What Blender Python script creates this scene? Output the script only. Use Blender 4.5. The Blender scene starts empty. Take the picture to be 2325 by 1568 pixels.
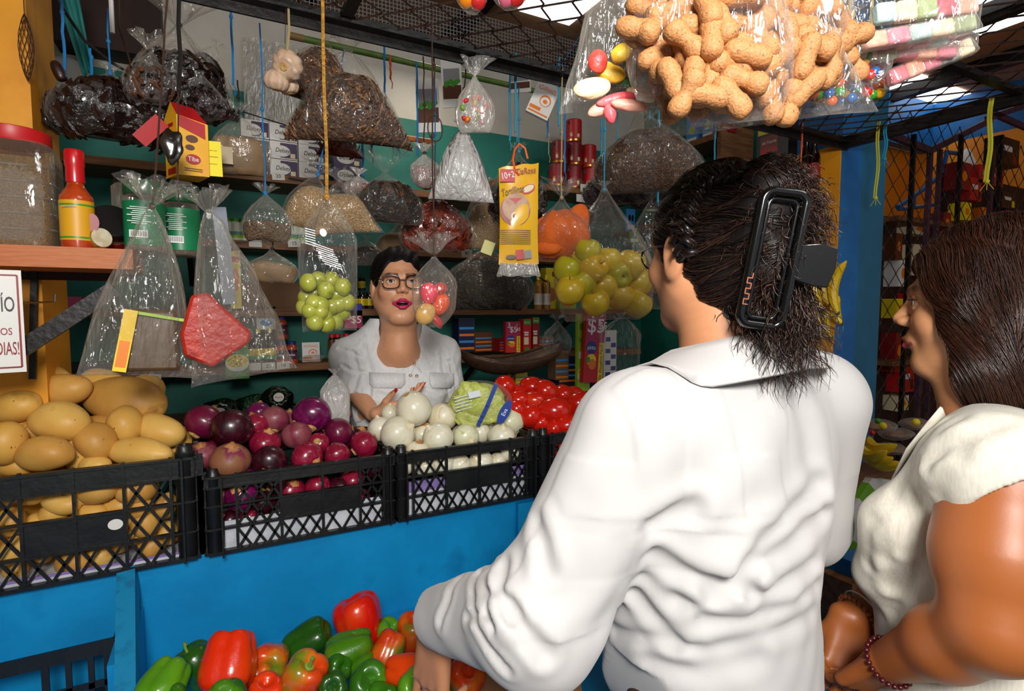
import bpy, math, random
import numpy as np
from mathutils import Vector, Matrix, Euler
PI = math.pi
SC = bpy.context.scene
COL = SC.collection
# ---------------------------------------------------------------- camera
F_PX, CXP, CYP = 1250.0, 1162.5, 784.0
CAM = Vector((0.0, 0.0, 1.38))
YAW, PITCH = math.radians(28.1), math.radians(3.85)
cd = bpy.data.cameras.new('camera'); cam = bpy.data.objects.new('camera', cd); COL.objects.link(cam)
cd.sensor_width = 36.0; cd.lens = 36.0 * F_PX / 2325.0; cd.clip_start = 0.02; cd.clip_end = 100
cam.location = CAM; cam.rotation_euler = (PI/2 - PITCH, 0, -YAW)
SC.camera = cam
# ---------------------------------------------------------------- exposure, world, lights
SC.view_settings.view_transform = 'Standard'; SC.view_settings.look = 'None'
SC.view_settings.gamma = 1.0; SC.view_settings.exposure = 0.0; SC.view_settings.use_curve_mapping = False
SC.cycles.max_bounces = 8; SC.cycles.transparent_max_bounces = 24; SC.cycles.diffuse_bounces = 3
SC.cycles.glossy_bounces = 3; SC.cycles.transmission_bounces = 4; SC.cycles.sample_clamp_indirect = 4.0
SC.cycles.use_adaptive_sampling = False
try: SC.cycles.use_denoising = True
except Exception: pass
w = bpy.data.worlds.new('world'); SC.world = w; w.use_nodes = True
bg = w.node_tree.nodes['Background']; bg.inputs[0].default_value = (0.93, 0.96, 1.0, 1); bg.inputs[1].default_value = 0.36
def area_light(name, loc, target, size, power, color=(1, 1, 1)):
 d = bpy.data.lights.new(name, 'AREA'); d.shape = 'DISK'; d.size = size; d.energy = power; d.color = color
 o = bpy.data.objects.new(name, d); COL.objects.link(o); o.location = loc
 o.rotation_euler = (Vector(target) - Vector(loc)).to_track_quat('-Z', 'Y').to_euler(); return o
# the photographer's flash, bounced close above the camera
area_light('flash_light', (-0.12, -0.48, 1.86), (0.7, 1.6, 1.05), 0.40, 35.0, (1.0, 0.965, 0.92))
# daylight falling through the roof gaps of the market hall
area_light('daylight_light', (1.4, -0.6, 3.6), (1.0, 1.2, 1.0), 1.8, 46.0, (0.95, 0.98, 1.0))
# weak warm area light high inside the stall, without a lamp body
area_light('stall_area_light', (0.9, 2.35, 2.55), (0.9, 2.4, 1.0), 0.3, 3.0, (1.0, 0.93, 0.8))
# ---------------------------------------------------------------- pixel -> place
_fw = Vector((math.sin(YAW) * math.cos(PITCH), math.cos(YAW) * math.cos(PITCH), -math.sin(PITCH)))
_rt = Vector((math.cos(YAW), -math.sin(YAW), 0))
_up = _rt.cross(_fw)
def ray(px, py):
 return _fw + _rt * ((px - CXP) / F_PX) - _up * ((py - CYP) / F_PX)   # length 1 along the view axis
def atY(px, py, Y): r = ray(px, py); return CAM + r * (Y / r.y)
def atX(px, py, X): r = ray(px, py); return CAM + r * (X / r.x)
def atZ(px, py, Z): r = ray(px, py); return CAM + r * ((Z - CAM.z) / r.z)
def atD(px, py, d): return CAM + ray(px, py) * d
def depth(p): return (Vector(p) - CAM).dot(_fw)
def S(px, d): return px * d / F_PX
def face_cam(p, extra=0.0):
 """Yaw that turns a local -Y face towards the photographer from p."""
 return math.atan2(CAM.x - p[0], -(CAM.y - p[1])) + extra
# ---------------------------------------------------------------- tagging
def tag(o, label=None, cat=None, group=None, kind=None):
 if label: o['label'] = label
 if cat: o['category'] = cat
 if group: o['group'] = group
 if kind: o['kind'] = kind
 return o
def empty(name, loc=(0, 0, 0), rz=0.0, label=None, cat=None, group=None):
 o = bpy.data.objects.new(name, None); COL.objects.link(o); o.location = loc
 o.rotation_euler = (0, 0, rz); o.empty_display_size = 0.02
 return tag(o, label, cat, group)
def dup(root, loc=None, rot=None, label=None, group=None, scale=None):
 r = root.copy(); COL.objects.link(r)
 if loc is not None: r.location = loc
 if rot is not None: r.rotation_euler = rot
 if scale is not None: r.scale = scale
 if label: r['label'] = label
 if group: r['group'] = group
 for ch in list(root.children):
  c = ch.copy(); COL.objects.link(c); c.parent = r
  for g in list(ch.children):
   k = g.copy(); COL.objects.link(k); k.parent = c
 return r
# ---------------------------------------------------------------- materials
def lin(c):
 if isinstance(c, str):
  c = c.lstrip('#'); c = [int(c[i:i+2], 16) / 255 for i in (0, 2, 4)]
  c = [x / 12.92 if x <= 0.04045 else ((x + 0.055) / 1.055) ** 2.4 for x in c]
 return (c[0], c[1], c[2], 1.0)
_M = {}
def N(nt, t, **kw):
 n = nt.nodes.new(t)
 for k, v in kw.items(): setattr(n, k, v)
 return n
def mat(name, color, rough=0.5, c2=None, c3=None, scale=20.0, bump=0.0, bscale=None, metal=0.0, spec=0.5,
  sss=0.0, kind='noise', stretch=None, alpha=1.0, emit=0.0, coat=0.0, sharp=(0.4, 0.6), attr=None, trans=0.0, detail=4.0, dist=0.0, bdist=0.01, sheen=0.0):
 """One procedural surface: base colour broken up by noise / voronoi / waves in object space, with bump."""
 if name in _M: return _M[name]
 m = bpy.data.materials.new(name); _M[name] = m; m.use_nodes = True
 nt = m.node_tree; b = nt.nodes['Principled BSDF']; L = nt.links.new
 b.inputs['Base Color'].default_value = lin(color); b.inputs['Roughness'].default_value = rough
 b.inputs['Metallic'].default_value = metal; b.inputs['Specular IOR Level'].default_value = spec
 if sss: b.inputs['Subsurface Weight'].default_value = sss; b.inputs['Subsurface Radius'].default_value = (1.0, 0.35, 0.2); b.inputs['Subsurface Scale'].default_value = 0.008
 if alpha < 1: b.inputs['Alpha'].default_value = alpha
 if coat: b.inputs['Coat Weight'].default_value = coat; b.inputs['Coat Roughness'].default_value = 0.12
 if trans: b.inputs['Transmission Weight'].default_value = trans
 if sheen: b.inputs['Sheen Weight'].default_value = sheen
 if emit: b.inputs['Emission Color'].default_value = lin(color); b.inputs['Emission Strength'].default_value = emit
 if c2 is None and not bump and attr is None: return m
 tc = N(nt, 'ShaderNodeTexCoord'); mp = N(nt, 'ShaderNodeMapping'); L(tc.outputs['Object'], mp.inputs[0])
 if stretch: mp.inputs['Scale'].default_value = stretch
 oi = N(nt, 'ShaderNodeObjectInfo'); ad = N(nt, 'ShaderNodeVectorMath', operation='ADD'); sc_ = N(nt, 'ShaderNodeVectorMath', operation='SCALE')
 cb = N(nt, 'ShaderNodeCombineXYZ')
 for i in range(3): L(oi.outputs['Random'], cb.inputs[i])
 L(cb.outputs[0], sc_.inputs[0]); sc_.inputs['Scale'].default_value = 3.7
 L(mp.outputs[0], ad.inputs[0]); L(sc_.outputs[0], ad.inputs[1]); vec = ad.outputs[0]
 def tex(s, k):
  if k == 'voronoi':
   t = N(nt, 'ShaderNodeTexVoronoi'); t.inputs['Scale'].default_value = s; L(vec, t.inputs['Vector']); return t, t.outputs['Distance'], t.outputs['Color']
  if k == 'wave':
   t = N(nt, 'ShaderNodeTexWave'); t.inputs['Scale'].default_value = s; t.inputs['Distortion'].default_value = dist; t.inputs['Detail'].default_value = 2; L(vec, t.inputs['Vector']); return t, t.outputs['Fac'], t.outputs['Fac']
  t = N(nt, 'ShaderNodeTexNoise'); t.inputs['Scale'].default_value = s; t.inputs['Detail'].default_value = detail; t.inputs['Distortion'].default_value = dist; L(vec, t.inputs['Vector']); return t, t.outputs['Fac'], t.outputs['Fac']
 if c2 is not None:
  t, fac, colr = tex(scale, kind)
  if kind == 'voronoi':
   sx = N(nt, 'ShaderNodeSeparateColor'); L(colr, sx.inputs[0]); fac = sx.outputs[0]
  cr = N(nt, 'ShaderNodeValToRGB'); L(fac, cr.inputs[0]); e = cr.color_ramp.elements
  e[0].position = sharp[0]; e[0].color = lin(color); e[1].position = sharp[1]; e[1].color = lin(c2)
  if c3 is not None:
   k = e.new((sharp[0] + sharp[1]) / 2 if sharp[1] > .98 else min(1.0, sharp[1] + 0.12)); k.color = lin(c3)
  L(cr.outputs[0], b.inputs['Base Color'])
 if attr:
  va = N(nt, 'ShaderNodeAttribute'); va.attribute_name = attr
  src = b.inputs['Base Color'].links[0].from_socket if b.inputs['Base Color'].is_linked else None
  if src:
   mx = N(nt, 'ShaderNodeMix', data_type='RGBA', blend_type='MULTIPLY'); mx.inputs['Factor'].default_value = 1.0
   L(src, mx.inputs['A']); L(va.outputs['Color'], mx.inputs['B']); L(mx.outputs['Result'], b.inputs['Base Color'])
  else: L(va.outputs['Color'], b.inputs['Base Color'])
 if bump:
  t2, f2, c_ = tex(bscale or scale, kind if kind != 'wave' or True else 'noise')
  bp = N(nt, 'ShaderNodeBump'); bp.inputs['Strength'].default_value = bump; bp.inputs['Distance'].default_value = bdist
  L(f2, bp.inputs['Height']); L(bp.outputs[0], b.inputs['Normal'])
 return m
def film(name, tint='#f2f0ea', base=0.16, edge=0.55, rough=0.09, wr=0.7, gloss=0.10):
 """Thin crumpled polythene: mostly see-through, whiter where the sheet turns edge-on, glossy."""
 if name in _M: return _M[name]
 m = bpy.data.materials.new(name); _M[name] = m; m.use_nodes = True
 nt = m.node_tree; L = nt.links.new; out = nt.nodes['Material Output']; nt.nodes.remove(nt.nodes['Principled BSDF'])
 tr = N(nt, 'ShaderNodeBsdfTransparent'); tr.inputs[0].default_value = (0.97, 0.97, 0.96, 1)
 df = N(nt, 'ShaderNodeBsdfDiffuse'); df.inputs[0].default_value = lin(tint)
 tl = N(nt, 'ShaderNodeBsdfTranslucent'); tl.inputs[0].default_value = lin(tint)
 gl = N(nt, 'ShaderNodeBsdfGlossy'); gl.inputs[0].default_value = (1, 1, 1, 1); gl.inputs['Roughness'].default_value = rough
 md = N(nt, 'ShaderNodeMixShader'); md.inputs[0].default_value = 0.35; L(df.outputs[0], md.inputs[1]); L(tl.outputs[0], md.inputs[2])
 lw = N(nt, 'ShaderNodeLayerWeight'); lw.inputs[0].default_value = 0.25
 mr = N(nt, 'ShaderNodeMapRange'); L(lw.outputs['Facing'], mr.inputs[0]); mr.inputs[3].default_value = base; mr.inputs[4].default_value = edge
 m1 = N(nt, 'ShaderNodeMixShader'); L(mr.outputs[0], m1.inputs[0]); L(tr.outputs[0], m1.inputs[1]); L(md.outputs[0], m1.inputs[2])
 fr = N(nt, 'ShaderNodeMapRange'); L(lw.outputs['Facing'], fr.inputs[0]); fr.inputs[3].default_value = gloss; fr.inputs[4].default_value = gloss * 3.2
 m2 = N(nt, 'ShaderNodeMixShader'); L(fr.outputs[0], m2.inputs[0]); L(m1.outputs[0], m2.inputs[1]); L(gl.outputs[0], m2.inputs[2])
 tc = N(nt, 'ShaderNodeTexCoord'); mp = N(nt, 'ShaderNodeMapping'); mp.inputs['Scale'].default_value = (1.6, 1.6, .45); L(tc.outputs['Object'], mp.inputs[0])
 ns = N(nt, 'ShaderNodeTexNoise'); ns.inputs['Scale'].default_value = 26; ns.inputs['Detail'].default_value = 3; ns.inputs['Distortion'].default_value = 1.6
 L(mp.outputs[0], ns.inputs['Vector']); bp = N(nt, 'ShaderNodeBump'); bp.inputs['Strength'].default_value = wr; bp.inputs['Distance'].default_value = 0.02
 L(ns.outputs['Fac'], bp.inputs['Height'])
 for s in (gl, df): L(bp.outputs[0], s.inputs['Normal'])
 L(m2.outputs[0], out.inputs[0]); return m
# ---------------------------------------------------------------- mesh builder
def rotz(a): return Matrix.Rotation(a, 3, 'Z')
_TXT = {}
def text_np(s):
 if s in _TXT: return _TXT[s]
 c = bpy.data.curves.new('t', 'FONT'); c.body = s; c.align_x = 'CENTER'; c.align_y = 'CENTER'; c.size = 1.0
 c.resolution_u = 3; c.offset = 0.006
 o = bpy.data.objects.new('t', c); COL.objects.link(o)
 me = bpy.data.meshes.new_from_object(o.evaluated_get(bpy.context.evaluated_depsgraph_get()))
 V = np.array([v.co[:] for v in me.vertices]).reshape(-1, 3); Fc = [tuple(p.vertices) for p in me.polygons]
 bpy.data.objects.remove(o); bpy.data.curves.remove(c); bpy.data.meshes.remove(me)
 _TXT[s] = (V, Fc); return _TXT[s]
class MB:
 def __init__(s): s.V = []; s.F = []; s.M = []; s.mats = []; s.n = 0
 def mi(s, m):
  if m not in s.mats: s.mats.append(m)
  return s.mats.index(m)
 def add(s, V, F, m):
  V = np.asarray(V, float).reshape(-1, 3); k = s.mi(m)
  s.V.append(V); s.F.extend([tuple(int(i) + s.n for i in f) for f in F]); s.M.extend([k] * len(F)); s.n += len(V); return s
 def box(s, c, size, m, R=None, taper=1.0):
  x, y, z = [q / 2 for q in size]
  V = np.array([(-x, -y, -z), (x, -y, -z), (x, y, -z), (-x, y, -z), (-x*taper, -y*taper, z), (x*taper, -y*taper, z), (x*taper, y*taper, z), (-x*taper, y*taper, z)])
  if R is not None: V = V @ np.array(R).T
  return s.add(V + np.array(c[:]), [(0, 3, 2, 1), (4, 5, 6, 7), (0, 1, 5, 4), (1, 2, 6, 5), (2, 3, 7, 6), (3, 0, 4, 7)], m)
 def bbox(s, lo, hi, m): return s.box([(a + b) / 2 for a, b in zip(lo, hi)], [abs(b - a) for a, b in zip(lo, hi)], m)
 def bar(s, a, b, wd, th, m, up=(0, 0, 1)):
  a, b = Vector(a), Vector(b); d = b - a; L = d.length; d.normalize(); u = Vector(up)
  if abs(d.dot(u)) > .98: u = Vector((0, 1, 0))
  x = d.cross(u).normalized(); z = x.cross(d)
  R = Matrix((x, d, z)).transposed()
  return s.box((a + b) / 2, (wd, L, th), m, R)
 def tube(s, pts, r, m, n=8, closed=False, caps=True):
  P = [Vector(p) for p in pts]; k = len(P); rs = r if hasattr(r, '__len__') else [r] * k
  V = []; up = None
  for i, p in enumerate(P):
   a = P[(i - 1) % k] if (closed or i > 0) else p; b = P[(i + 1) % k] if (closed or i < k - 1) else p
   t = (b - a); t = t.normalized() if t.length > 1e-9 else Vector((0, 0, 1))
   if up is None: up = Vector((0, 0, 1)) if abs(t.z) < .9 else Vector((1, 0, 0))
   x = t.cross(up); x = x.normalized() if x.length > 1e-6 else t.orthogonal().normalized(); up = x.cross(t).normalized()
   for j in range(n):
    an = 2 * PI * j / n; V.append(p + (x * math.cos(an) + up * math.sin(an)) * rs[i])
  F = []
  for i in range(k if closed else k - 1):
   o, q = i * n, ((i + 1) % k) * n
   for j in range(n): F.append((o + j, q + j, q + (j + 1) % n, o + (j + 1) % n)[::-1])
  if caps and not closed: F.append(tuple(range(n))); F.append(tuple((k - 1) * n + j for j in range(n))[::-1])
  return s.add([v[:] for v in V], F, m)
 def lathe(s, prof, m, c=(0, 0, 0), n=24, R=None, sx=1, sy=1, rf=None):
  V = []
  for (r, z) in prof:
   for j in range(n):
    a = 2 * PI * j / n; q = r * (rf(a, z) if rf else 1)
    V.append((q * math.cos(a) * sx, q * math.sin(a) * sy, z))
  V = np.array(V); k = len(prof)
  if R is not None: V = V @ np.array(R).T
  F = [(i * n + j, i * n + (j + 1) % n, (i + 1) * n + (j + 1) % n, (i + 1) * n + j) for i in range(k - 1) for j in range(n)]
  F += [tuple(range(n))[::-1], tuple((k - 1) * n + j for j in range(n))]
  return s.add(V + np.array(c[:]), F, m)
 def ell(s, c, rad, m, R=None, n=16, k=10):
  prof = [(max(1e-4, math.sin(PI * i / k)), -math.cos(PI * i / k)) for i in range(k + 1)]
  V = np.array([(r * math.cos(2 * PI * j / n) * rad[0], r * math.sin(2 * PI * j / n) * rad[1], z * rad[2]) for r, z in prof for j in range(n)])
  if R is not None: V = V @ np.array(R).T
  F = [(i * n + j, i * n + (j + 1) % n, (i + 1) * n + (j + 1) % n, (i + 1) * n + j) for i in range(k) for j in range(n)]
  return s.add(V + np.array(c[:]), F, m)
 def poly(s, pts, m, th=0.0, nrm=(0, -1, 0)):
  P = [Vector(p) for p in pts]; n = len(P)
  if th <= 0: return s.add([p[:] for p in P], [tuple(range(n))], m)
  d = Vector(nrm) * th; V = [p[:] for p in P] + [(p - d)[:] for p in P]
  F = [tuple(range(n)), tuple(range(n, 2 * n))[::-1]] + [(i, i + n, (i + 1) % n + n, (i + 1) % n) for i in range(n)]
  return s.add(V, F, m)
 def dec(s, kind, x, z, w_, h_, m, y=-0.0005, a=0.0, n=20):
  """flat printed shape on a -Y facing surface"""
  if kind == 'r': P = [(-w_/2, -h_/2), (w_/2, -h_/2), (w_/2, h_/2), (-w_/2, h_/2)]
  else: P = [(w_/2 * math.cos(2*PI*i/n), h_/2 * math.sin(2*PI*i/n)) for i in range(n)]
  ca, sa = math.cos(a), math.sin(a)
  return s.add([(x + p*ca - q*sa, y, z + p*sa + q*ca) for p, q in P], [tuple(range(len(P)))], m)
 def txt(s, t, x, z, h, m, y=-0.0008, a=0.0, wfit=None, italic=0.0):
  V, F = text_np(t); V = V.copy() * h / 0.72
  if wfit:
   w0 = V[:, 0].max() - V[:, 0].min(); V[:, 0] *= wfit / max(w0, 1e-6)
  V[:, 0] += italic * V[:, 1]; ca, sa = math.cos(a), math.sin(a)
  return s.add(np.stack([x + V[:, 0]*ca - V[:, 1]*sa, np.full(len(V), y), z + V[:, 0]*sa + V[:, 1]*ca], 1), F, m)
 def xf(s, M4):
  A = np.array(M4.to_3x3()); t = np.array(M4.translation[:]); s.V = [v @ A.T + t for v in s.V]; return s
 def build(s, name, parent=None, smooth=True, angle=40, world=False, col=None, subdiv=0, bevel=0.0):
  me = bpy.data.meshes.new(name); V = np.concatenate(s.V) if s.V else np.zeros((0, 3))
  me.from_pydata(V.tolist(), [], s.F)
  for m in s.mats: me.materials.append(m)
  me.polygons.foreach_set('material_index', s.M)
  if smooth: me.shade_smooth(); me.set_sharp_from_angle(angle=math.radians(angle))
  if col is not None:
   at = me.color_attributes.new('Col', 'FLOAT_COLOR', 'POINT')
   c = np.ones((len(V), 4), np.float32); c[:, :3] = col; at.data.foreach_set('color', c.ravel())
  me.update()
  o = bpy.data.objects.new(name, me); COL.objects.link(o)
  if parent is not None:
   o.parent = parent
   if world: bpy.context.view_layer.update(); o.matrix_parent_inverse = parent.matrix_world.inverted()
  if bevel: md = o.modifiers.new('bev', 'BEVEL'); md.width = bevel; md.segments = 2; md.limit_method = 'ANGLE'
  if subdiv: md = o.modifiers.new('sub', 'SUBSURF'); md.levels = subdiv; md.render_levels = subdiv
  return o
# ---------------------------------------------------------------- solid modelling with distance fields
def A3(p): return np.array(p[:] if hasattr(p, '__getitem__') else p, np.float32)
def s_caps(P, a, b, ra, rb):
 a, b = A3(a), A3(b); d = b - a; L2 = float(d @ d) + 1e-12
 t = np.clip((P - a) @ d / L2, 0, 1); q = P - a - t[:, None] * d
 return np.sqrt((q * q).sum(1)) - (ra + (rb - ra) * t)
def s_ell(P, c, r, R=None):
 q = P - A3(c)
 if R is not None: q = q @ np.asarray(R, np.float32)
 r = A3(r); k0 = np.sqrt(((q / r) ** 2).sum(1)); k1 = np.sqrt(((q / (r * r)) ** 2).sum(1)) + 1e-9
 return k0 * (k0 - 1) / k1
def s_box(P, c, h, rr, R=None):
 q = P - A3(c)
 if R is not None: q = q @ np.asarray(R, np.float32)
 q = np.abs(q) - (A3(h) - rr); return np.sqrt((np.maximum(q, 0) ** 2).sum(1)) + np.minimum(q.max(1), 0) - rr
def smin(a, b, k):
 h = np.maximum(k - np.abs(a - b), 0) / k; return np.minimum(a, b) - h * h * k * .25
def smax(a, b, k): return -smin(-a, -b, k)
def polydist(P, pts):
 d = None
 for a, b in zip(pts[:-1], pts[1:]):
  q = s_caps(P, a, b, 0, 0); d = q if d is None else np.minimum(d, q)
 return d
def sdf_np(f, lo, hi, h):
 """Surface-nets polygonisation, refined only near the surface."""
 lo, hi = np.array(lo, float), np.array(hi, float); B = 8
 nb = np.maximum(1, np.ceil((hi - lo) / (h * B)).astype(int)); n = nb * B + 1
 def pts(idx): return (lo + idx * h).astype(np.float32)
 bi = np.stack(np.meshgrid(*[np.arange(k) for k in nb], indexing='ij'), -1).reshape(-1, 3)
 dc = f(pts(bi * B + B / 2)); G = np.empty(n, np.float32)
 ex = np.repeat(np.repeat(np.repeat(dc.reshape(nb), B, 0), B, 1), B, 2); G[:-1, :-1, :-1] = ex
 G[-1] = G[-2]; G[:, -1] = G[:, -2]; G[:, :, -1] = G[:, :, -2]
 near = bi[np.abs(dc) < h * B * 1.45 + 0.02]
 lo8 = np.stack(np.meshgrid(*[np.arange(B + 1)] * 3, indexing='ij'), -1).reshape(-1, 3)
 for i in range(0, len(near), 400):
  I = (near[i:i + 400, None, :] * B + lo8[None]).reshape(-1, 3); G[I[:, 0], I[:, 1], I[:, 2]] = f(pts(I))
 C = [G[i:n[0]-1+i, j:n[1]-1+j, k:n[2]-1+k] for i in (0, 1) for j in (0, 1) for k in (0, 1)]
 ins = np.stack([c < 0 for c in C]); cnt = ins.sum(0); act = (cnt > 0) & (cnt < 8)
 idx = np.argwhere(act); vid = np.full(act.shape, -1, np.int64); vid[act] = np.arange(len(idx))
 offs = np.array([(i, j, k) for i in (0, 1) for j in (0, 1) for k in (0, 1)], float)
 Cv = np.stack([c[act] for c in C], 1); acc = np.zeros((len(idx), 3)); wt = np.zeros(len(idx))
 for a in range(8):
  for b in range(a + 1, 8):
   if np.abs(offs[a] - offs[b]).sum() != 1: continue
   va, vb = Cv[:, a], Cv[:, b]; cr = (va < 0) != (vb < 0); t = np.where(cr, va / np.where(cr, va - vb, 1), 0)
   acc += np.where(cr[:, None], offs[a] + t[:, None] * (offs[b] - offs[a]), 0); wt += cr
 V = lo + (idx + acc / np.maximum(wt, 1)[:, None]) * h; F = []
 for ax in range(3):
  o1, o2 = [(1, 2), (2, 0), (0, 1)][ax]; e = np.zeros(3, int); e[ax] = 1; u = np.zeros(3, int); u[o1] = 1; w_ = np.zeros(3, int); w_[o2] = 1
  sl0 = tuple(slice(1, n[q]-1) if q != ax else slice(0, n[q]-1) for q in range(3)); sl1 = tuple(slice(1, n[q]-1) if q != ax else slice(1, n[q]) for q in range(3))
  g0, g1 = G[sl0], G[sl1]; cr = (g0 < 0) != (g1 < 0); ii = np.argwhere(cr) + np.array([0 if q == ax else 1 for q in range(3)])
  if not len(ii): continue
  fl = (g0 < 0)[cr]
  g = lambda I: vid[I[:, 0], I[:, 1], I[:, 2]]
  q = np.stack([g(ii - u - w_), g(ii - w_), g(ii), g(ii - u)], 1); q[~fl] = q[~fl][:, ::-1]; q = q[(q >= 0).all(1)]; F.append(q)
 F = np.concatenate(F) if F else np.zeros((0, 4), int)
 return V, F
def sdf_obj(name, f, lo, hi, h, m, parent=None, col=None, world=True, cut=None, smooth_it=0):
 V, F = sdf_np(f, lo, hi, h)
 if cut is not None:
  keep = cut(V); fk = keep[F].all(1); F = F[fk]; used = np.unique(F); mp_ = np.full(len(V), -1); mp_[used] = np.arange(len(used)); V = V[used]; F = mp_[F]
 mb = MB(); mb.V = [V]; mb.F = F.tolist(); mb.n = len(V); mb.mats = [m]; mb.M = [0] * len(F)
 c = col(V.astype(np.float32)) if col else None
 return mb.build(name, parent, angle=180, world=world, col=c)
def grad(f, P, e=0.0015):
 g = np.stack([f(P + np.array(v, np.float32) * e) - f(P - np.array(v, np.float32) * e) for v in np.eye(3)], 1)
 return g / (np.linalg.norm(g, axis=1, keepdims=True) + 1e-9)
def snap(f, P, off=0.0, it=3):
 P = P.astype(np.float32)
 for _ in range(it): P = P - (f(P) - off)[:, None] * grad(f, P)
 return P
def hit(f, px, py, d0=0.3, d1=3.0):
 r = np.array(ray(px, py)[:], np.float32); t = d0
 for _ in range(90):
  d = float(f(np.array([np.array(CAM[:], np.float32) + r * t]))[0])
  if d < 0.0008: break
  t += max(d * .7, 0.0006)
  if t > d1: break
 return np.array(CAM[:], np.float32) + r * t
def strands(paths, r, m, name, parent, taper=True, world=True, col=None):
 """paths: (S,K,3) array -> thin triangular tubes in one mesh"""
 P = np.asarray(paths, np.float32); Sn, K, _ = P.shape
 T = np.gradient(P, axis=1); T /= (np.linalg.norm(T, axis=2, keepdims=True) + 1e-9)
 ref = np.array([.31, .17, .93], np.float32); X = np.cross(T, ref); X /= (np.linalg.norm(X, axis=2, keepdims=True) + 1e-9); Y = np.cross(T, X)
 pr = np.ones(K);
 if taper: pr = np.clip(np.minimum(np.linspace(.4, 4, K), np.linspace(4, .15, K)), 0, 1)
 R = (np.broadcast_to(np.asarray(r, np.float32).reshape(-1, 1), (Sn, K)) * pr)[..., None]
 V = np.stack([P + (X * math.cos(a) + Y * math.sin(a)) * R for a in (0, 2.094, 4.189)], 2).reshape(-1, 3)
 b = (np.arange(Sn)[:, None] * K + np.arange(K - 1)[None]).reshape(-1) * 3
 F = np.concatenate([np.stack([b + j, b + (j + 1) % 3, b + 3 + (j + 1) % 3, b + 3 + j], 1) for j in range(3)])
 mb = MB(); mb.V = [V]; mb.F = F.tolist(); mb.n = len(V); mb.mats = [m]; mb.M = [0] * len(F)
 c = np.repeat(col, K * 3, axis=0) if col is not None else None
 return mb.build(name, parent, angle=180, world=world, col=c)
rng = np.random.default_rng(7); random.seed(7)
# ================================================================ materials of the place
teal = mat('teal_paint', '#176a5d', .6, c2='#1e7a6b', scale=3, bump=.08, bscale=60)
cream = mat('cream_plaster', '#b9b4a8', .8, c2='#c9c4b8', scale=2.5, bump=.1, bscale=40)
blue = mat('blue_paint', '#0c82bd', .42, c2='#0f8fca', c3='#0a74ac', scale=5, bump=.18, bscale=55, spec=.35, bdist=.004)
blue_d = mat('blue_paint_deep', '#0d5f9c', .5, c2='#0f6bad', scale=6, bump=.15, bscale=70)
tealblue = mat('petrol_paint', '#15607f', .5, c2='#19698a', scale=6, bump=.15, bscale=70)
yellow = mat('yellow_paint', '#e59a12', .6, c2='#d98c0c', c3='#e8a526', scale=4, bump=.2, bscale=50, bdist=.004)
orange_p = mat('orange_paint', '#f7960f', .6, c2='#f08a05', scale=2)
woodm = mat('brown_wood', '#6b4423', .6, c2='#8a5a30', c3='#4f3018', scale=9, stretch=(.6, 6, 6), bump=.2, bscale=18)
pinewood = mat('pine_wood', '#b0602a', .55, c2='#c2703a', c3='#8f4a1e', scale=22, dist=2.0, stretch=(.35, 1, 5), sharp=(.35, .6), bump=.1)
darkwood = mat('dark_wood', '#24120a', .7, c2='#35190d', scale=5, stretch=(1, 1, .3))
blackmetal = mat('black_metal', '#0f0e0e', .45, c2='#1d1714', scale=30, bump=.15, bscale=80, metal=.3)
rust = mat('rusty_wire', '#20150f', .6, c2='#3a2115', scale=50)
purplemetal = mat('purple_metal', '#3b2433', .5, c2='#4a2c3c', scale=20)
blackplastic = mat('black_plastic', '#121314', .38, c2='#1b1c1c', scale=12, bump=.1, bscale=60, spec=.5)
concrete = mat('grey_concrete', '#6d675f', .8, c2='#7d766c', scale=5, bump=.2, bscale=30)
roofm = mat('roof_board', '#b0825c', .7, c2='#c49872', c3='#94684a', scale=1.6, stretch=(1, 2.5, 1))
skylight = mat('skylight_sheet', '#ffffff', .5, emit=2.6)
white_p = mat('white_plastic', '#e9e8e4', .35)
white_paper = mat('white_paper', '#dcdad2', .7)
worn = mat('worn_blue_paint', '#1184b4', .5, c2='#0d6d9c', c3='#7a5636', scale=28, sharp=(.5, .66), bump=.35, bscale=40, bdist=.004)
def struct(mb, name, **k):
 o = mb.build(name, **k); o['kind'] = 'structure'; return o
# ================================================================ shell
struct(MB().bbox((-3, -2.5, -.05), (7, 7.5, 0), concrete), 'floor')
struct(MB().bbox((-1.6, 2.75, 0), (2.6, 2.85, 2.33), teal).bbox((-1.6, 2.75, 2.33), (2.6, 2.85, 2.76), cream), 'wall_back')
struct(MB().bbox((-1.6, 1.5, 0), (-1.5, 2.75, 2.76), teal), 'wall_left')
struct(MB().bbox((2.415, 1.76, 0), (2.5, 2.75, 3.0), teal), 'wall_right')
mb = MB().bbox((2.41, 1.475, 0), (2.56, 1.76, 3.2), blue_d).bbox((2.56, 1.49, 0), (2.775, 1.76, 3.2), tealblue).bbox((2.404, 1.478, 0), (2.41, 1.93, 2.09), yellow)
struct(mb, 'column_right')
struct(MB().bbox((-.62, 1.62, 0), (-.352, 1.86, 3.2), yellow), 'column_left')
struct(MB().bbox((-1.5, 1.47, 0), (2.404, 1.50, .775), blue).bbox((-1.5, 1.47, .775), (2.404, 1.765, .797), blue), 'wall_counter')
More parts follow.
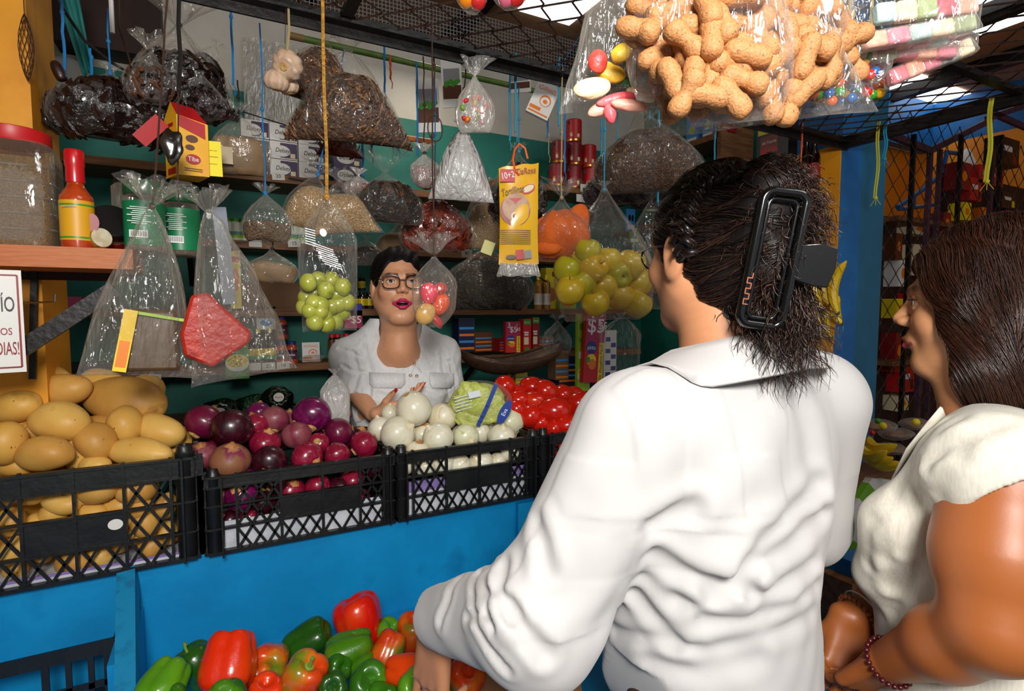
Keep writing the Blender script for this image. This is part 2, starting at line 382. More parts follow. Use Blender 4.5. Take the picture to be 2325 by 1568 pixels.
# hall roof with translucent strips
mb = MB().bbox((-3, -2.5, 3.5), (7, 7.5, 3.56), roofm)
for i in range(9): mb.bbox((-2.6 + i * 1.05, -2.5, 3.38), (-2.52 + i * 1.05, 7.5, 3.5), blackmetal)
struct(mb, 'ceiling')
struct(MB().bbox((-3, 7.4, 0), (7, 7.5, 3.5), roofm), 'wall_far')
struct(MB().bbox((-3.0, -2.5, 0), (-2.9, 7.5, 3.5), cream), 'wall_hall_left')
for i, (px, py, sx, sy) in enumerate([(1280, 0, .22, .26), (2295, 12, .34, .30), (2110, 216, .8, .22)]):
 c = atZ(px, py, 3.49)
 struct(MB().bbox((c.x - sx, c.y - sy, 3.485), (c.x + sx, c.y + sy, 3.498), skylight), 'window_%d' % (i + 1))
# fine grey ventilation mesh above the back wall
fm = mat('vent_mesh_wire', '#8f8f90', .5, metal=.4)
mb = MB()
for i in range(150): x = -.3 + i * .019; mb.bbox((x, 2.799, 2.76), (x + .004, 2.802, 2.96), fm)
for i in range(11): z = 2.765 + i * .019; mb.bbox((-.3, 2.802, z), (2.6, 2.805, z + .004), fm)
tag(mb.build('ventilation_mesh', smooth=False), 'fine grey wire mesh strip above the cream top of the back wall', 'mesh')
# neighbouring stall on the right: orange wall, blue upper wall
struct(MB().bbox((2.775, 3.3, 0), (6.7, 3.4, 3.05), orange_p), 'wall_neighbour')
struct(MB().bbox((6.6, -2.4, 0), (6.7, 3.3, 3.05), orange_p).bbox((6.6, -2.4, 3.05), (6.7, 3.3, 3.5), blue_d), 'wall_east')
struct(MB().bbox((2.775, 3.1, 3.0), (6.6, 3.2, 3.5), blue_d), 'trim_1')
c0 = atY(1900, 60, 1.9)
struct(MB().bbox((2.5, 1.77, 2.25), (2.9, 1.9, 3.38), blue_d), 'trim_2')
# dark loft boards top left
struct(MB().bbox((-.50, 2.62, 2.36), (-.16, 2.75, 3.3), darkwood), 'trim_3')
# ================================================================ canopy of black angle iron with wire netting
cn = empty('mesh_canopy', (0, 1.45, 2.09), label='black iron canopy frame with chain-link netting over the counter', cat='canopy')
def cpart(mb, nm): return mb.build(nm, cn, world=True, smooth=False)
mb = MB().bbox((-.7, 1.432, 2.085), (2.43, 1.470, 2.092), blackmetal).bbox((-.7, 1.463, 2.062), (2.43, 1.470, 2.118), blackmetal)
cpart(mb, 'front_beam')
cpart(MB().bbox((2.402, -.6, 2.068), (2.425, 1.46, 2.118), blackmetal), 'side_beam')
for x in (.305, 1.73): cpart(MB().bbox((x - .014, -.6, 2.094), (x + .014, 1.45, 2.112), blackmetal), 'cross_bar')
cpart(MB().bbox((-.7, .862, 2.094), (2.41, .888, 2.112), blackmetal), 'cross_bar')
def chain(mb, o, ux, uy, nx, ny, cell, r, m, nrm):
 """interlocking zigzag wires of a chain-link net: nx wires running along uy"""
 o, ux, uy, nrm = Vector(o), Vector(ux), Vector(uy), Vector(nrm)
 for i in range(nx):
  pts = []
  for j in range(ny + 1):
   s_ = 1 if (j + i) % 2 == 0 else -1
   wob = random.uniform(-.06, .06) * cell
   for dd in (-.09, .09):
    pts.append(o + ux * (cell * (i + .5 + .52 * s_) + wob) + uy * (cell * (j + dd)) + nrm * (s_ * r * .9))
  mb.tube(pts, r, m, n=4, caps=False)
mb = MB(); chain(mb, (.0, .30, 2.101), (1, 0, 0), (0, 1, 0), 44, 21, .0545, .0027, rust, (0, 0, 1))
o = cpart(mb, 'wire_netting')
# ================================================================ crates
def lattice(mb, u0, u1, v0, v1, n, th, wd, P, m):
 """crossed diagonal slats clipped to the cell; P maps (u, v) -> 3D, slats run both ways"""
 W_, H_ = u1 - u0, v1 - v0; st = W_ / n; k = st * 1.25 / H_ * 1.0
 for sgn in (1, -1):
  i = -6
  while i < n + 6:
   a0 = u0 + i * st; a1 = a0 + sgn * H_ * .62
   t0, t1 = 0., 1.; d = a1 - a0
   lo_, hi_ = ((u0 - a0) / d, (u1 - a0) / d); lo_, hi_ = min(lo_, hi_), max(lo_, hi_)
   t0, t1 = max(0, lo_), min(1, hi_)
   if t1 - t0 > .05: mb.bar(P(a0 + d * t0, v0 + H_ * t0), P(a0 + d * t1, v0 + H_ * t1), wd, th, m, up=P.n)
   i += 1
class Pl:
 def __init__(s, o, u, n): s.o, s.u, s.n = Vector(o), Vector(u), Vector(n)
 def __call__(s, a, b): return s.o + s.u * a + Vector((0, 0, b))
def side(P, W_, H_, rows, cols, m, lat=3, panel=None, handle=True, th=.006):
 """one moulded crate side: rails, ribs, lattice cells, solid panel"""
 mb = MB(); n = P.n
 zs = [H_ * r for r in rows]
 for z in zs:
  mb.bar(P(0, z), P(W_, z), .012, .005, m, up=(0, 0, 1))
 mb.bar(P(0, H_ - .006), P(W_, H_ - .006), .016, .006, m, up=(0, 0, 1)); mb.bar(P(0, .004), P(W_, .004), .016, .008, m, up=(0, 0, 1))
 us = [W_ * c for c in cols]
 for u in us: mb.bar(P(u, 0), P(u, H_), .006, .011, m, up=n)
 zz = [.004] + zs + [H_ - .006]
 # top band is solid
 mb.bar(P(0, (zz[-1] + zz[-2]) / 2), P(W_, (zz[-1] + zz[-2]) / 2), .0035, zz[-1] - zz[-2], m, up=(0, 0, 1))
 uu = us
 for r in range(len(zz) - 2):
  for c in range(len(uu) - 1):
   u0, u1, v0, v1 = uu[c], uu[c + 1], zz[r], zz[r + 1]; mid = 0 < c < len(uu) - 2
   if mid and r == len(zz) - 3 and handle: continue
   if mid and panel and panel[0] <= r <= panel[1]: continue
   lattice(mb, u0, u1, v0, v1, max(2, round((u1 - u0) / (v1 - v0) * lat / 2.0)), .0045, .0058, P, m)
 if panel:
  v0, v1 = zz[panel[0]], zz[panel[1] + 1]; u0, u1 = uu[1], uu[-2]
  mb.bar(P(u0, (v0 + v1) / 2), P(u1, (v0 + v1) / 2), .003, v1 - v0, m, up=(0, 0, 1))
 # end webs beside the posts
 for u0, u1 in ((0, us[0]), (us[-1], W_)):
  mb.bar(P((u0 + u1) / 2, 0), P((u0 + u1) / 2, H_ * .99), .004, abs(u1 - u0), m, up=n) if u1 - u0 > .004 else None
 return mb
def crate(name, x0, x1, y0, y1, z0, H_, label, group, rows, cols, panel, post_h, pr=.017, sticker=False):
 t = empty(name, ((x0 + x1) / 2, (y0 + y1) / 2, z0), label=label, cat='crate', group=group)
 W_, D_ = x1 - x0, y1 - y0
 side(Pl((x0, y0, z0), (1, 0, 0), (0, -1, 0)), W_, H_, rows, cols, blackplastic, panel=panel).build('front_panel', t, world=True, smooth=False)
 side(Pl((x0, y1, z0), (1, 0, 0), (0, 1, 0)), W_, H_, rows, cols, blackplastic, panel=panel).build('back_panel', t, world=True, smooth=False)
 for x, n in ((x0, -1), (x1, 1)):
  side(Pl((x, y0, z0), (0, 1, 0), (n, 0, 0)), D_, H_, rows, [.12, .5, .88], blackplastic).build('side_panel', t, world=True, smooth=False)
 mb = MB().bbox((x0, y0, z0), (x1, y1, z0 + .006), blackplastic); mb.build('base_panel', t, world=True)
 for x in (x0 + pr * .9, x1 - pr * .9):
  for y in (y0 + pr * .7, y1 - pr * .7):
   r = pr; MB().lathe([(r*.92, 0), (r, .004), (r, post_h - .022), (r*1.03, post_h - .021), (r*1.03, post_h - .017), (r*.86, post_h - .013), (r*.8, post_h), (r*.55, post_h), (r*.5, post_h - .006), (.001, post_h - .006)], blackplastic, (x, y, z0), n=20).build('corner_post', t, world=True)
 return t
ZC = .798
CR = {}
CR['potato'] = crate('produce_crate', -.522, -.060, 1.45, 1.755, ZC, .245, 'tall black lattice crate heaped with potatoes, round white sticker on its front', 'black produce crates on the counter', [.27, .56, .80], [.30 * .0 + .045, .33, .52, .71, .90], (1, 1), .268, .020)
mb = MB(); mb.dec('e', -.212, ZC + .110, .028, .024, white_paper, y=1.4475); mb.build('sticker', CR['potato'], world=True)['label'] = 'round white sticker'
CR['onion'] = crate('produce_crate', -.037, .412, 1.45, 1.755, ZC, .192, 'low black lattice crate full of red onions', 'black produce crates on the counter', [.32, .61, .84], [.14, .36, .58, .79, .93], (1, 1), .206)
CR['white'] = crate('produce_crate', .418, .868, 1.45, 1.755, ZC, .192, 'low black lattice crate full of white onions and a bagged lettuce', 'black produce crates on the counter', [.32, .61, .84], [.10, .32, .55, .78, .90], (1, 1), .206)
CR['tomato'] = crate('produce_crate', .874, 1.33, 1.45, 1.755, ZC, .192, 'low black lattice crate of tomatoes, beside the woman in the white shirt', 'black produce crates on the counter', [.32, .61, .84], [.10, .32, .55, .78, .90], (1, 1), .206)
# pressed-paper fruit trays lining the crates
lav = mat('lavender_pulp', '#8d76b5', .7, c2='#7f69a8', scale=40, bump=.2); pulp = mat('white_pulp', '#c9ccd2', .7, c2='#b9bdc6', scale=30, bump=.3, bscale=40)
for key, x0, x1, hh in (('red onion', -.037, .412, .074), ('white onion', .418, .868, .100), ('tomato', .874, 1.33, .03), ('potato', -.522, -.06, .02)):
 mb = MB(); mb.bbox((x0 + .036, 1.4575, ZC + .008), (x1 - .036, 1.4605, ZC + hh * .7), pulp).bbox((x0 + .036, 1.4575, ZC + hh * .7), (x1 - .036, 1.4605, ZC + hh), lav if key != 'red onion' else pulp).bbox((x0 + .03, 1.4605, ZC + .007), (x1 - .03, 1.745, ZC + .010), pulp)
 tag(mb.build('paper_tray'), 'moulded white and lavender paper tray lining the bottom of the %s crate' % key, 'tray', 'paper trays in the crates')
# sloping painted board between the lower bins
a, b = atY(291, 1304, 1.462), atY(290, 1590, 1.20)
mb = MB(); mb.bar(a, b, .034, .05, worn, up=(0, -1, .3)); mb.bbox((a.x - .012, 1.25, .0), (a.x + .026, 1.468, .70), blue)
struct(mb, 'trim_4')
# lower bin floor and dividers
struct(MB().bbox((-1.2, .72, .50), (1.9, 1.469, .53), blue).bbox((-1.2, .70, 0), (1.9, .72, .66), blue).bbox((1.28, .72, .53), (1.31, 1.469, .74), woodm), 'trim_5')
a = atY(1170, 1130, 1.462)
struct(MB().bbox((a.x + .005, 1.452, 0), (a.x + .12, 1.47, .78), blue), 'trim_6')
# black basket bottom-left
def basket():
 p0, p1 = atY(-70, 1500, 1.34), atY(263, 1466, 1.34); zt = (p0.z + p1.z) / 2
 t = empty('shallow_basket', ((p0.x + p1.x) / 2, 1.34, .62), label='black plastic basket with square slots in the lower bin at the left', cat='basket')
 x0, x1 = p0.x, p1.x; H_ = .16
 for nm, P, L_ in (('front_panel', Pl((x0, 1.34, zt - H_), (1, 0, 0), (0, -1, 0)), x1 - x0), ('side_panel', Pl((x1, 1.34, zt - H_), (0, 1, 0), (1, 0, 0)), .10)):
  mb = MB(); mb.bar(P(0, H_ - .014), P(L_, H_ - .014), .008, .028, blackplastic); mb.bar(P(0, .01), P(L_, .01), .008, .02, blackplastic)
  mb.bar(P(0, H_ * .45), P(L_, H_ * .45), .006, .012, blackplastic)
  u = L_ - .012; ws = [.018, .010, .010, .012, .020, .016, .010, .01, .012] * 3; gs = [.012, .026, .026, .088, .012, .07] * 3
  i = 0
  while u > 0:
   mb.bar(P(u, .01), P(u, H_ - .02), .006, ws[i % 9], blackplastic, up=P.n) if False else mb.box(P(u, H_ / 2), (ws[i % 9] if P.u.x else .006, .006 if P.u.x else ws[i % 9], H_ - .02), blackplastic)
   u -= ws[i % 9] + gs[i % 6]; i += 1
  mb.build(nm, t, world=True, smooth=False)
 MB().bbox((x0, 1.34, zt - H_), (x1, 1.44, zt - H_ + .006), blackplastic).build('base_panel', t, world=True)
basket()
# ================================================================ vegetables
def csphere(n=10):
 V, F, key = [], [], {}
 def vid(p):
  k = tuple(np.round(p, 5));
  if k not in key: key[k] = len(V); V.append(p)
  return key[k]
 for ax in range(3):
  for sg in (-1, 1):
   g = [[None] * (n + 1) for _ in range(n + 1)]
   for i in range(n + 1):
    for j in range(n + 1):
     a, b = math.tan((i / n - .5) * PI / 2), math.tan((j / n - .5) * PI / 2)
     p = np.zeros(3); p[ax] = sg; p[(ax + 1) % 3] = a; p[(ax + 2) % 3] = b
     g[i][j] = vid(p / np.linalg.norm(p))
   for i in range(n):
    for j in range(n):
     q = (g[i][j], g[i+1][j], g[i+1][j+1], g[i][j+1]); F.append(q if sg > 0 else q[::-1])
 return np.array(V), F
SPH, SPF = csphere(9)
def lump(V, amp, freq, seed):
 r = np.random.default_rng(seed); o = np.zeros(len(V))
 for _ in range(7):
  k = r.normal(size=3) * freq; o += np.sin(V @ k + r.uniform(0, 6.28)) / 3.5
 return V * (1 + amp * o)[:, None]
CB = Matrix((_rt, _up, -_fw)).transposed()      # columns: image right, image up, towards the camera
def orient(ax, roll=0.0):
 z = (CB @ Vector(ax)).normalized(); x = z.orthogonal().normalized(); y = z.cross(x)
 return Matrix((x, y, z)).transposed() @ Matrix.Rotation(roll, 3, 'Z')
def put(mb, name, p, R, label, cat, group, angle=60):
 o = mb.build(name, angle=angle); o.location = p; o.rotation_euler = R.to_euler(); return tag(o, label, cat, group)
pot_m = [mat('potato_skin%d' % i, a, .45, c2=b, c3=c, scale=14, bump=.25, bscale=70, bdist=.002, sharp=(.35, .62), spec=.35) for i, (a, b, c) in enumerate([('#d09a44', '#deae55', '#b07a34'), ('#c68f42', '#d6a250', '#9c6c32'), ('#dca850', '#e6ba62', '#c08a3c')])]
pot_eye = mat('potato_eye', '#7a4f26', .7)
def potato(px, py, w_, h_, ang, Y, label, seed, group='potatoes heaped in the tall crate', sq=1.0):
 p = atY(px, py, Y); d = depth(p); a, c = S(w_, d) / 2, S(h_, d) / 2
 V = lump(SPH, .05, 1.5, seed) * np.array([a, min(c, a) * 1.0, c])
 V[:, 2] += .10 * c * np.sin(V[:, 0] / a * 2 + seed)
 mb = MB().add(V, SPF, pot_m[seed % 3])
 r = np.random.default_rng(seed)
 for _ in range(7):
  k = r.integers(len(V)); n = V[k] / np.linalg.norm(V[k]); q = Vector(n).to_track_quat('Z', 'X').to_matrix()
  mb.ell(V[k] * .995, (r.uniform(.0012, .003), r.uniform(.0008, .0015), .0005), pot_eye, q, 8, 4)
 R = CB @ Matrix(((1, 0, 0), (0, 0, 1), (0, -1, 0))).transposed() if False else CB @ Matrix.Rotation(-math.radians(ang), 3, 'Z') @ Matrix.Rotation(-PI/2, 3, 'X')
 return put(mb, 'potato', p, R, label, 'potato', group)
pots = [
 (100, 864, 128, 84, 0, 1.735, 'potato at the back left of the heap, mostly behind a smooth longer one'),
 (137, 883, 136, 74, -4, 1.675, 'long smooth potato on the top left of the heap, tilted slightly down'),
 (233, 866, 96, 64, 12, 1.74, 'potato with a sprouting tip at the back of the heap'),
 (38, 921, 106, 78, 8, 1.625, 'potato cut by the left picture edge, upper of two there'),
 (286, 910, 184, 106, 14, 1.685, 'largest potato of the heap, broad and rounded, top right'),
 (137, 960, 130, 90, 6, 1.585, 'big oval potato in the middle of the heap'),
 (284, 963, 76, 86, 10, 1.60, 'small upright egg-shaped potato resting against the largest one'),
 (219, 998, 82, 92, -20, 1.56, 'pear-shaped yellow potato in the middle of the heap'),
 (366, 976, 106, 74, 24, 1.60, 'pale potato leaning on the right corner post of the crate'),
 (12, 1004, 84, 96, -10, 1.545, 'potato with a dark eye at the left picture edge, lower of two there'),
 (100, 1030, 122, 80, 6, 1.515, 'oval potato resting on the front rim at the left'),
 (318, 1027, 150, 66, 3, 1.53, 'long pale potato lying along the front rim at the right'),
 (174, 1034, 50, 72, 0, 1.565, 'shaded potato behind the oval one on the front rim'),
 (67, 980, 42, 44, 20, 1.60, 'tiny greenish potato peeping between bigger ones'),
 (216, 1056, 66, 50, 0, 1.535, 'half-hidden potato below the pear-shaped one'),
 (28, 1052, 90, 56, 25, 1.57, 'pale potato low at the left behind the front rim'),
 (412, 990, 36, 44, -20, 1.65, 'small potato peeping out behind the right corner post'),
 (330, 885, 80, 70, 0, 1.76, 'potato behind the largest one')]
for i, q in enumerate(pots): potato(*q, seed=i + 3)
fill = [(222, 1108, 96, 84), (138, 1140, 92, 58), (72, 1118, 84, 60), (322, 1106, 72, 84), (20, 1118, 60, 66), (28, 1186, 62, 76), (330, 1186, 66, 82), (300, 1170, 50, 60),
  (84, 1196, 66, 70), (345, 1236, 62, 64), (34, 1250, 70, 70), (36, 1292, 54, 50), (168, 1278, 84, 66), (222, 1262, 74, 62), (270, 1238, 40, 36), (100, 1256, 40, 44), (150, 1205, 80, 70), (240, 1200, 80, 70), (295, 1115, 60, 60), (180, 1120, 60, 60), (262, 1148, 84, 60), (318, 1150, 70, 60), (205, 1165, 80, 60), (120, 1168, 70, 60), (375, 1150, 50, 70), (380, 1210, 50, 60), (310, 1215, 60, 50), (200, 1300, 60, 30), (265, 1285, 60, 40), (320, 1280, 50, 36)]
for i, (x, y, a, b) in enumerate(fill): potato(x, y, a * .92, b * .9, (i * 37) % 60 - 30, 1.497 + .012 * (i % 3), 'potato inside the tall crate, seen through its lattice front', 40 + i, 'potatoes behind the crate lattice')
for i in range(12): potato(20 + 34 * i, 975 + (i % 3) * 22, 90, 74, i * 31, 1.66, 'potato buried in the heap below the top ones', 70 + i, 'buried potatoes')
# ---- onions
def onion_prof(kind):
 if kind == 'w': return [(.001, -.98), (.16, -1.0), (.30, -.95), (.62, -.78), (.88, -.45), (1.0, -.05), (.98, .25), (.85, .55), (.6, .8), (.34, .95), (.16, 1.06), (.10, 1.10), (.10, 1.14), (.001, 1.12)]
 return [(.001, -.96), (.15, -.98), (.30, -.93), (.62, -.76), (.88, -.42), (1.0, -.02), (.97, .28), (.82, .58), (.56, .82), (.32, .96), (.18, 1.08), (.13, 1.2), (.16, 1.3), (.001, 1.27)]
def smoothprof(p, k=3):
 p = np.array(p); out = [p[0]]
 for i in range(len(p) - 1):
  a, b = p[i], p[i + 1]; pa = p[max(0, i - 1)]; pb = p[min(len(p) - 1, i + 2)]
  for j in range(1, k + 1):
   t = j / k; out.append(.5 * ((2*a) + (b - pa) * t + (2*pa - 5*a + 4*b - pb) * t*t + (-pa + 3*a - 3*b + pb) * t**3))
 return [(max(.001, q[0]), q[1]) for q in out]
st = (1, 1, .07)
on_m = {k: mat('onion_' + k, a, r_, c2=b, c3=c, scale=sc_, stretch=st, bump=.2, bscale=sc_ * 1.6, bdist=.0015, coat=ct, sharp=sh, dist=.3) for k, a, b, c, r_, sc_, ct, sh in [
 ('purple', '#5c0b3f', '#7a1355', '#8f2a6b', .22, 60, .5, (.4, .65)), ('red', '#7d0f2c', '#98193a', '#5e0a22', .26, 70, .4, (.35, .6)),
 ('dark', '#2a0712', '#4a0f20', '#6b1c30', .3, 90, .3, (.42, .7)), ('papery', '#8c5a3c', '#7a1f45', '#b98058', .5, 30, .0, (.45, .56)),
 ('dusty', '#8c4a50', '#7d2440', '#9c6560', .42, 35, .1, (.45, .6)), ('brown', '#6a0f35', '#5a1030', '#a05428', .3, 26, .3, (.5, .62)),
 ('white', '#e6e0c4', '#ece8d2', '#d9cf9f', .28, 40, .35, (.4, .62)), ('greenish', '#dfe0b4', '#e8e6c6', '#c3cc8a', .3, 45, .3, (.4, .6)), ('straw', '#e6d9b0', '#efe8d0', '#caa96a', .35, 30, .2, (.45, .6))]}
rootm = mat('onion_root', '#d1a868', .8, c2='#b48648', scale=120, bump=.6, bscale=200); dryneck = mat('dry_neck', '#c78f52', .75, c2='#a76c38', scale=60, stretch=(1, 1, .2), bump=.3)
def onion(px, py, w_, h_, Y, kind, ax, label, seed, group, cut=False, name='red_onion', cat='onion'):
 p = atY(px, py, Y); d = depth(p); r = S((w_ + h_) / 2, d) / 2; rr = np.random.default_rng(seed)
 t = empty(name, p, label=label, cat=cat, group=group); t.rotation_euler = orient(ax, rr.uniform(0, 6)).to_euler()
 ph = rr.uniform(0, 6.28, 3); rf = lambda a, z: 1 + .018 * math.sin(2 * a + ph[0]) + .012 * math.sin(5 * a + ph[1]) + .006 * math.sin(13 * a + ph[2])
 sq = .92 if kind != 'white' else 1.0
 prof = smoothprof(onion_prof('w' if name != 'red_onion' else 'r'))
 cutp = [(a, b) for a, b in prof if b < .93] if True else prof
 zt = cutp[-1]
 MB().lathe([(a * r, b * r * sq) for a, b in cutp], on_m[kind], n=28, rf=rf).build('bulb', t)
 if cut: MB().lathe([(zt[0] * r, zt[1] * r * sq - .002), (.26 * r, 1.02 * r * sq), (.25 * r, 1.05 * r * sq), (.001, 1.04 * r * sq)], rootm, n=16).build('cut_neck', t)
 else:
  MB().lathe([(zt[0] * r, zt[1] * r * sq - .001), (.17 * r, 1.02 * r * sq), (.10 * r, 1.10 * r * sq), (.10 * r, 1.15 * r * sq), (.03 * r, 1.19 * r * sq)], dryneck if kind not in ('white', 'greenish') else on_m['straw'], n=14, rf=lambda a, z: 1 + .15 * math.sin(5 * a)).build('neck', t)
 m2 = MB().lathe([(.17 * r, -.94 * r * sq), (.15 * r, -1.0 * r * sq), (.001, -1.005 * r * sq)], rootm, n=12)
 for k in range(9):
  a = k * 2.4; m2.tube([(.06 * r * math.cos(a), .06 * r * math.sin(a), -.98 * r * sq), (.16 * r * math.cos(a), .16 * r * math.sin(a), -1.05 * r * sq), (.22 * r * math.cos(a + .4), .22 * r * math.sin(a + .4), -1.06 * r * sq)], .0005, rootm, n=4)
 m2.build('root', t)
 return t
G1 = 'red onions in the crate'
ons = [
 (464, 957, 86, 78, 1.62, 'brown', (-.35, -.75, .5), 'purple onion at the left corner with torn brown skin and a cut neck', True),
 (526, 973, 102, 84, 1.57, 'dark', (-.2, .6, -.5), 'large dull purple onion with peeling skin beside the left corner onion', False),
 (523, 1046, 94, 80, 1.49, 'papery', (.2, .9, .2), 'brown papery onion resting on the front rim at the left', False),
 (459, 1034, 60, 74, 1.53, 'dusty', (.1, .8, .4), 'pinkish onion squeezed against the left side below the corner one', False),
 (588, 938, 58, 52, 1.71, 'purple', (0, 1, -.3), 'purple onion at the back, partly behind an upturned root', False),
 (622, 952, 68, 62, 1.66, 'dusty', (.15, -.85, .45), 'dusty dull-pink onion at the back with its cut neck facing out', True),
 (581, 966, 56, 66, 1.645, 'red', (-.3, .8, 0), 'bright red onion half hidden behind the large peeling one', False),
 (602, 1006, 76, 62, 1.585, 'red', (.3, .85, .1), 'smooth bright red onion in the middle left', False),
 (612, 1048, 88, 70, 1.50, 'dark', (.1, -.55, .8), 'nearly black onion with ribbed skin on the front rim', False),
 (673, 988, 68, 64, 1.60, 'dusty', (-.3, .9, -.3), 'dusty pink matt onion in the middle of the heap', False),
 (709, 940, 90, 82, 1.645, 'purple', (.05, -.75, .6), 'biggest glossy purple onion, top of the heap', True),
 (724, 1006, 54, 42, 1.575, 'red', (.1, .35, .9), 'small onion showing its round cut neck to the front', True),
 (772, 941, 52, 50, 1.71, 'purple', (.3, .7, -.3), 'purple onion at the back right, behind the papery one', False),
 (769, 981, 76, 60, 1.62, 'brown', (-.8, -.2, .3), 'wine-red onion with a papery brown patch at the right', False),
 (697, 1038, 82, 64, 1.505, 'red', (.75, -.3, .4), 'rose-red onion with tapering end on the front rim', False),
 (766, 1032, 60, 58, 1.51, 'red', (.4, -.7, .4), 'small crimson onion on the front rim next to the rose-red one', False),
 (827, 1008, 66, 62, 1.555, 'red', (-.75, -.55, .4), 'crimson onion at the right corner with a pale cut neck', True),
 (655, 955, 50, 50, 1.72, 'dusty', (.1, .8, 0), 'onion behind the dusty one with the cut neck', False),
 (560, 1090, 66, 40, 1.50, 'purple', (.8, .2, .2), 'violet onion half sunk behind the front rim', False)]
for i, (x, y, a, b, Y, k, ax, lb, ct) in enumerate(ons): onion(x, y, a, b, Y, k, ax, lb, 100 + i, G1, ct)
for i, (x, y, s_, k) in enumerate([(548, 1122, 76, 'purple'), (660, 1112, 62, 'red'), (722, 1104, 58, 'red'), (565, 1176, 46, 'red'), (630, 1090, 56, 'dark'), (800, 1090, 60, 'red'), (850, 1060, 50, 'dark'), (500, 1130, 50, 'red'), (600, 1140, 60, 'dark'), (690, 1140, 50, 'dark'), (770, 1110, 56, 'dark'), (815, 1130, 50, 'red'), (520, 1180, 46, 'dark')]):
 onion(x, y, s_, s_, 1.50 + .01 * (i % 2), k, (.4 * math.sin(i * 2), .5, .6 * math.cos(i)), 'red onion inside the crate, seen through the lattice front', 140 + i, 'red onions behind the crate lattice')
for i in range(8): onion(500 + 45 * i, 995, 60, 60, 1.68, 'dark' if i % 2 else 'red', (.3, .8, .2), 'red onion buried in the heap', 160 + i, 'buried red onions')
G2 = 'white onions in the crate'
wons = [
 (939, 927, 82, 80, 1.60, 'white', (.2, -.5, -.3), 'white onion on top of the heap, beside the shopkeeper hand', 0),
 (903, 984, 84, 74, 1.55, 'white', (.7, .4, .2), 'big white onion at the front left of the heap', 0),
 (1004, 947, 74, 62, 1.63, 'straw', (.2, .8, -.4), 'white onion right of the topmost one', 0),
 (995, 993, 72, 68, 1.52, 'white', (-.5, .6, .3), 'round white onion in the front row middle', 0),
 (1058, 992, 62, 60, 1.53, 'greenish', (.5, -.3, .7), 'greenish ribbed onion in the front row', 0),
 (1090, 982, 46, 52, 1.58, 'white', (-.25, .95, .1), 'small pointed white onion standing tip up', 0),
 (1139, 992, 68, 56, 1.51, 'white', (.1, .8, .4), 'flat white onion at the front right', 0),
 (1156, 958, 68, 70, 1.60, 'greenish', (.35, -.8, .3), 'green-striped onion with roots at the right corner', 0),
 (864, 974, 54, 60, 1.62, 'white', (-.2, .8, .1), 'white onion at the left, behind the crate posts', 0),
 (948, 1026, 60, 50, 1.50, 'straw', (.2, .9, .1), 'white onion half below the front rim at the left', 0),
 (886, 938, 40, 44, 1.68, 'white', (0, .9, .1), 'white onion behind the topmost one', 0),
 (1108, 972, 30, 34, 1.63, 'straw', (.1, .9, .2), 'small onion between the pointed and the green-striped one', 0),
 (960, 985, 56, 60, 1.62, 'straw', (.1, .9, .2), 'onion in the gap between the front onions', 0)]
for i, (x, y, a, b, Y, k, ax, lb, ct) in enumerate(wons): onion(x, y, a, b, Y, k, ax, lb, 200 + i, G2, False, 'white_onion')
for i, (x, y, s_) in enumerate([(965, 1058, 48), (1043, 1055, 52), (1092, 1050, 58), (1158, 1025, 44), (1005, 1050, 52), (920, 1055, 46), (1130, 1046, 40)]):
 onion(x, y, s_, s_, 1.495, 'white', (.5 * math.sin(i * 2), .5, .6), 'white onion inside the crate, seen through the slots', 230 + i, 'white onions behind the crate lattice', False, 'white_onion')
for i in range(6): onion(900 + 50 * i, 990, 56, 56, 1.68, 'straw', (.3, .8, .2), 'white onion buried in the heap', 250 + i, 'buried white onions', False, 'white_onion')
# ---- tomatoes
tom_m = mat('tomato_skin', '#d4200a', .18, c2='#c8190a', c3='#e0421a', scale=7, coat=.5, spec=.5); tom_s = mat('tomato_scar', '#7a6a28', .7)
def tomato(px, py, w_, h_, Y, ang, label, seed, group='tomatoes in the crate'):
 p = atY(px, py, Y); d = depth(p); a, c = S(w_, d) / 1.78, S(h_, d) / 1.72; rr = np.random.default_rng(seed)
 V = lump(SPH, .02, 2, seed); V = V * np.array([a, c, c]); V[:, 0] *= 1 + .06 * (V[:, 1] / c)
 mb = MB().add(V, SPF, tom_m)
 t = put(mb, 'tomato', p, CB @ Matrix.Rotation(-math.radians(ang), 3, 'Z'), label, 'tomato', group)
 s_ = rr.choice([-1, 1]); q = MB().ell((s_ * a * 1.0, 0, c * .1), (.0012, .0035, .0035), tom_s, None, 10, 5); q.build('stem_scar', t)
 return t
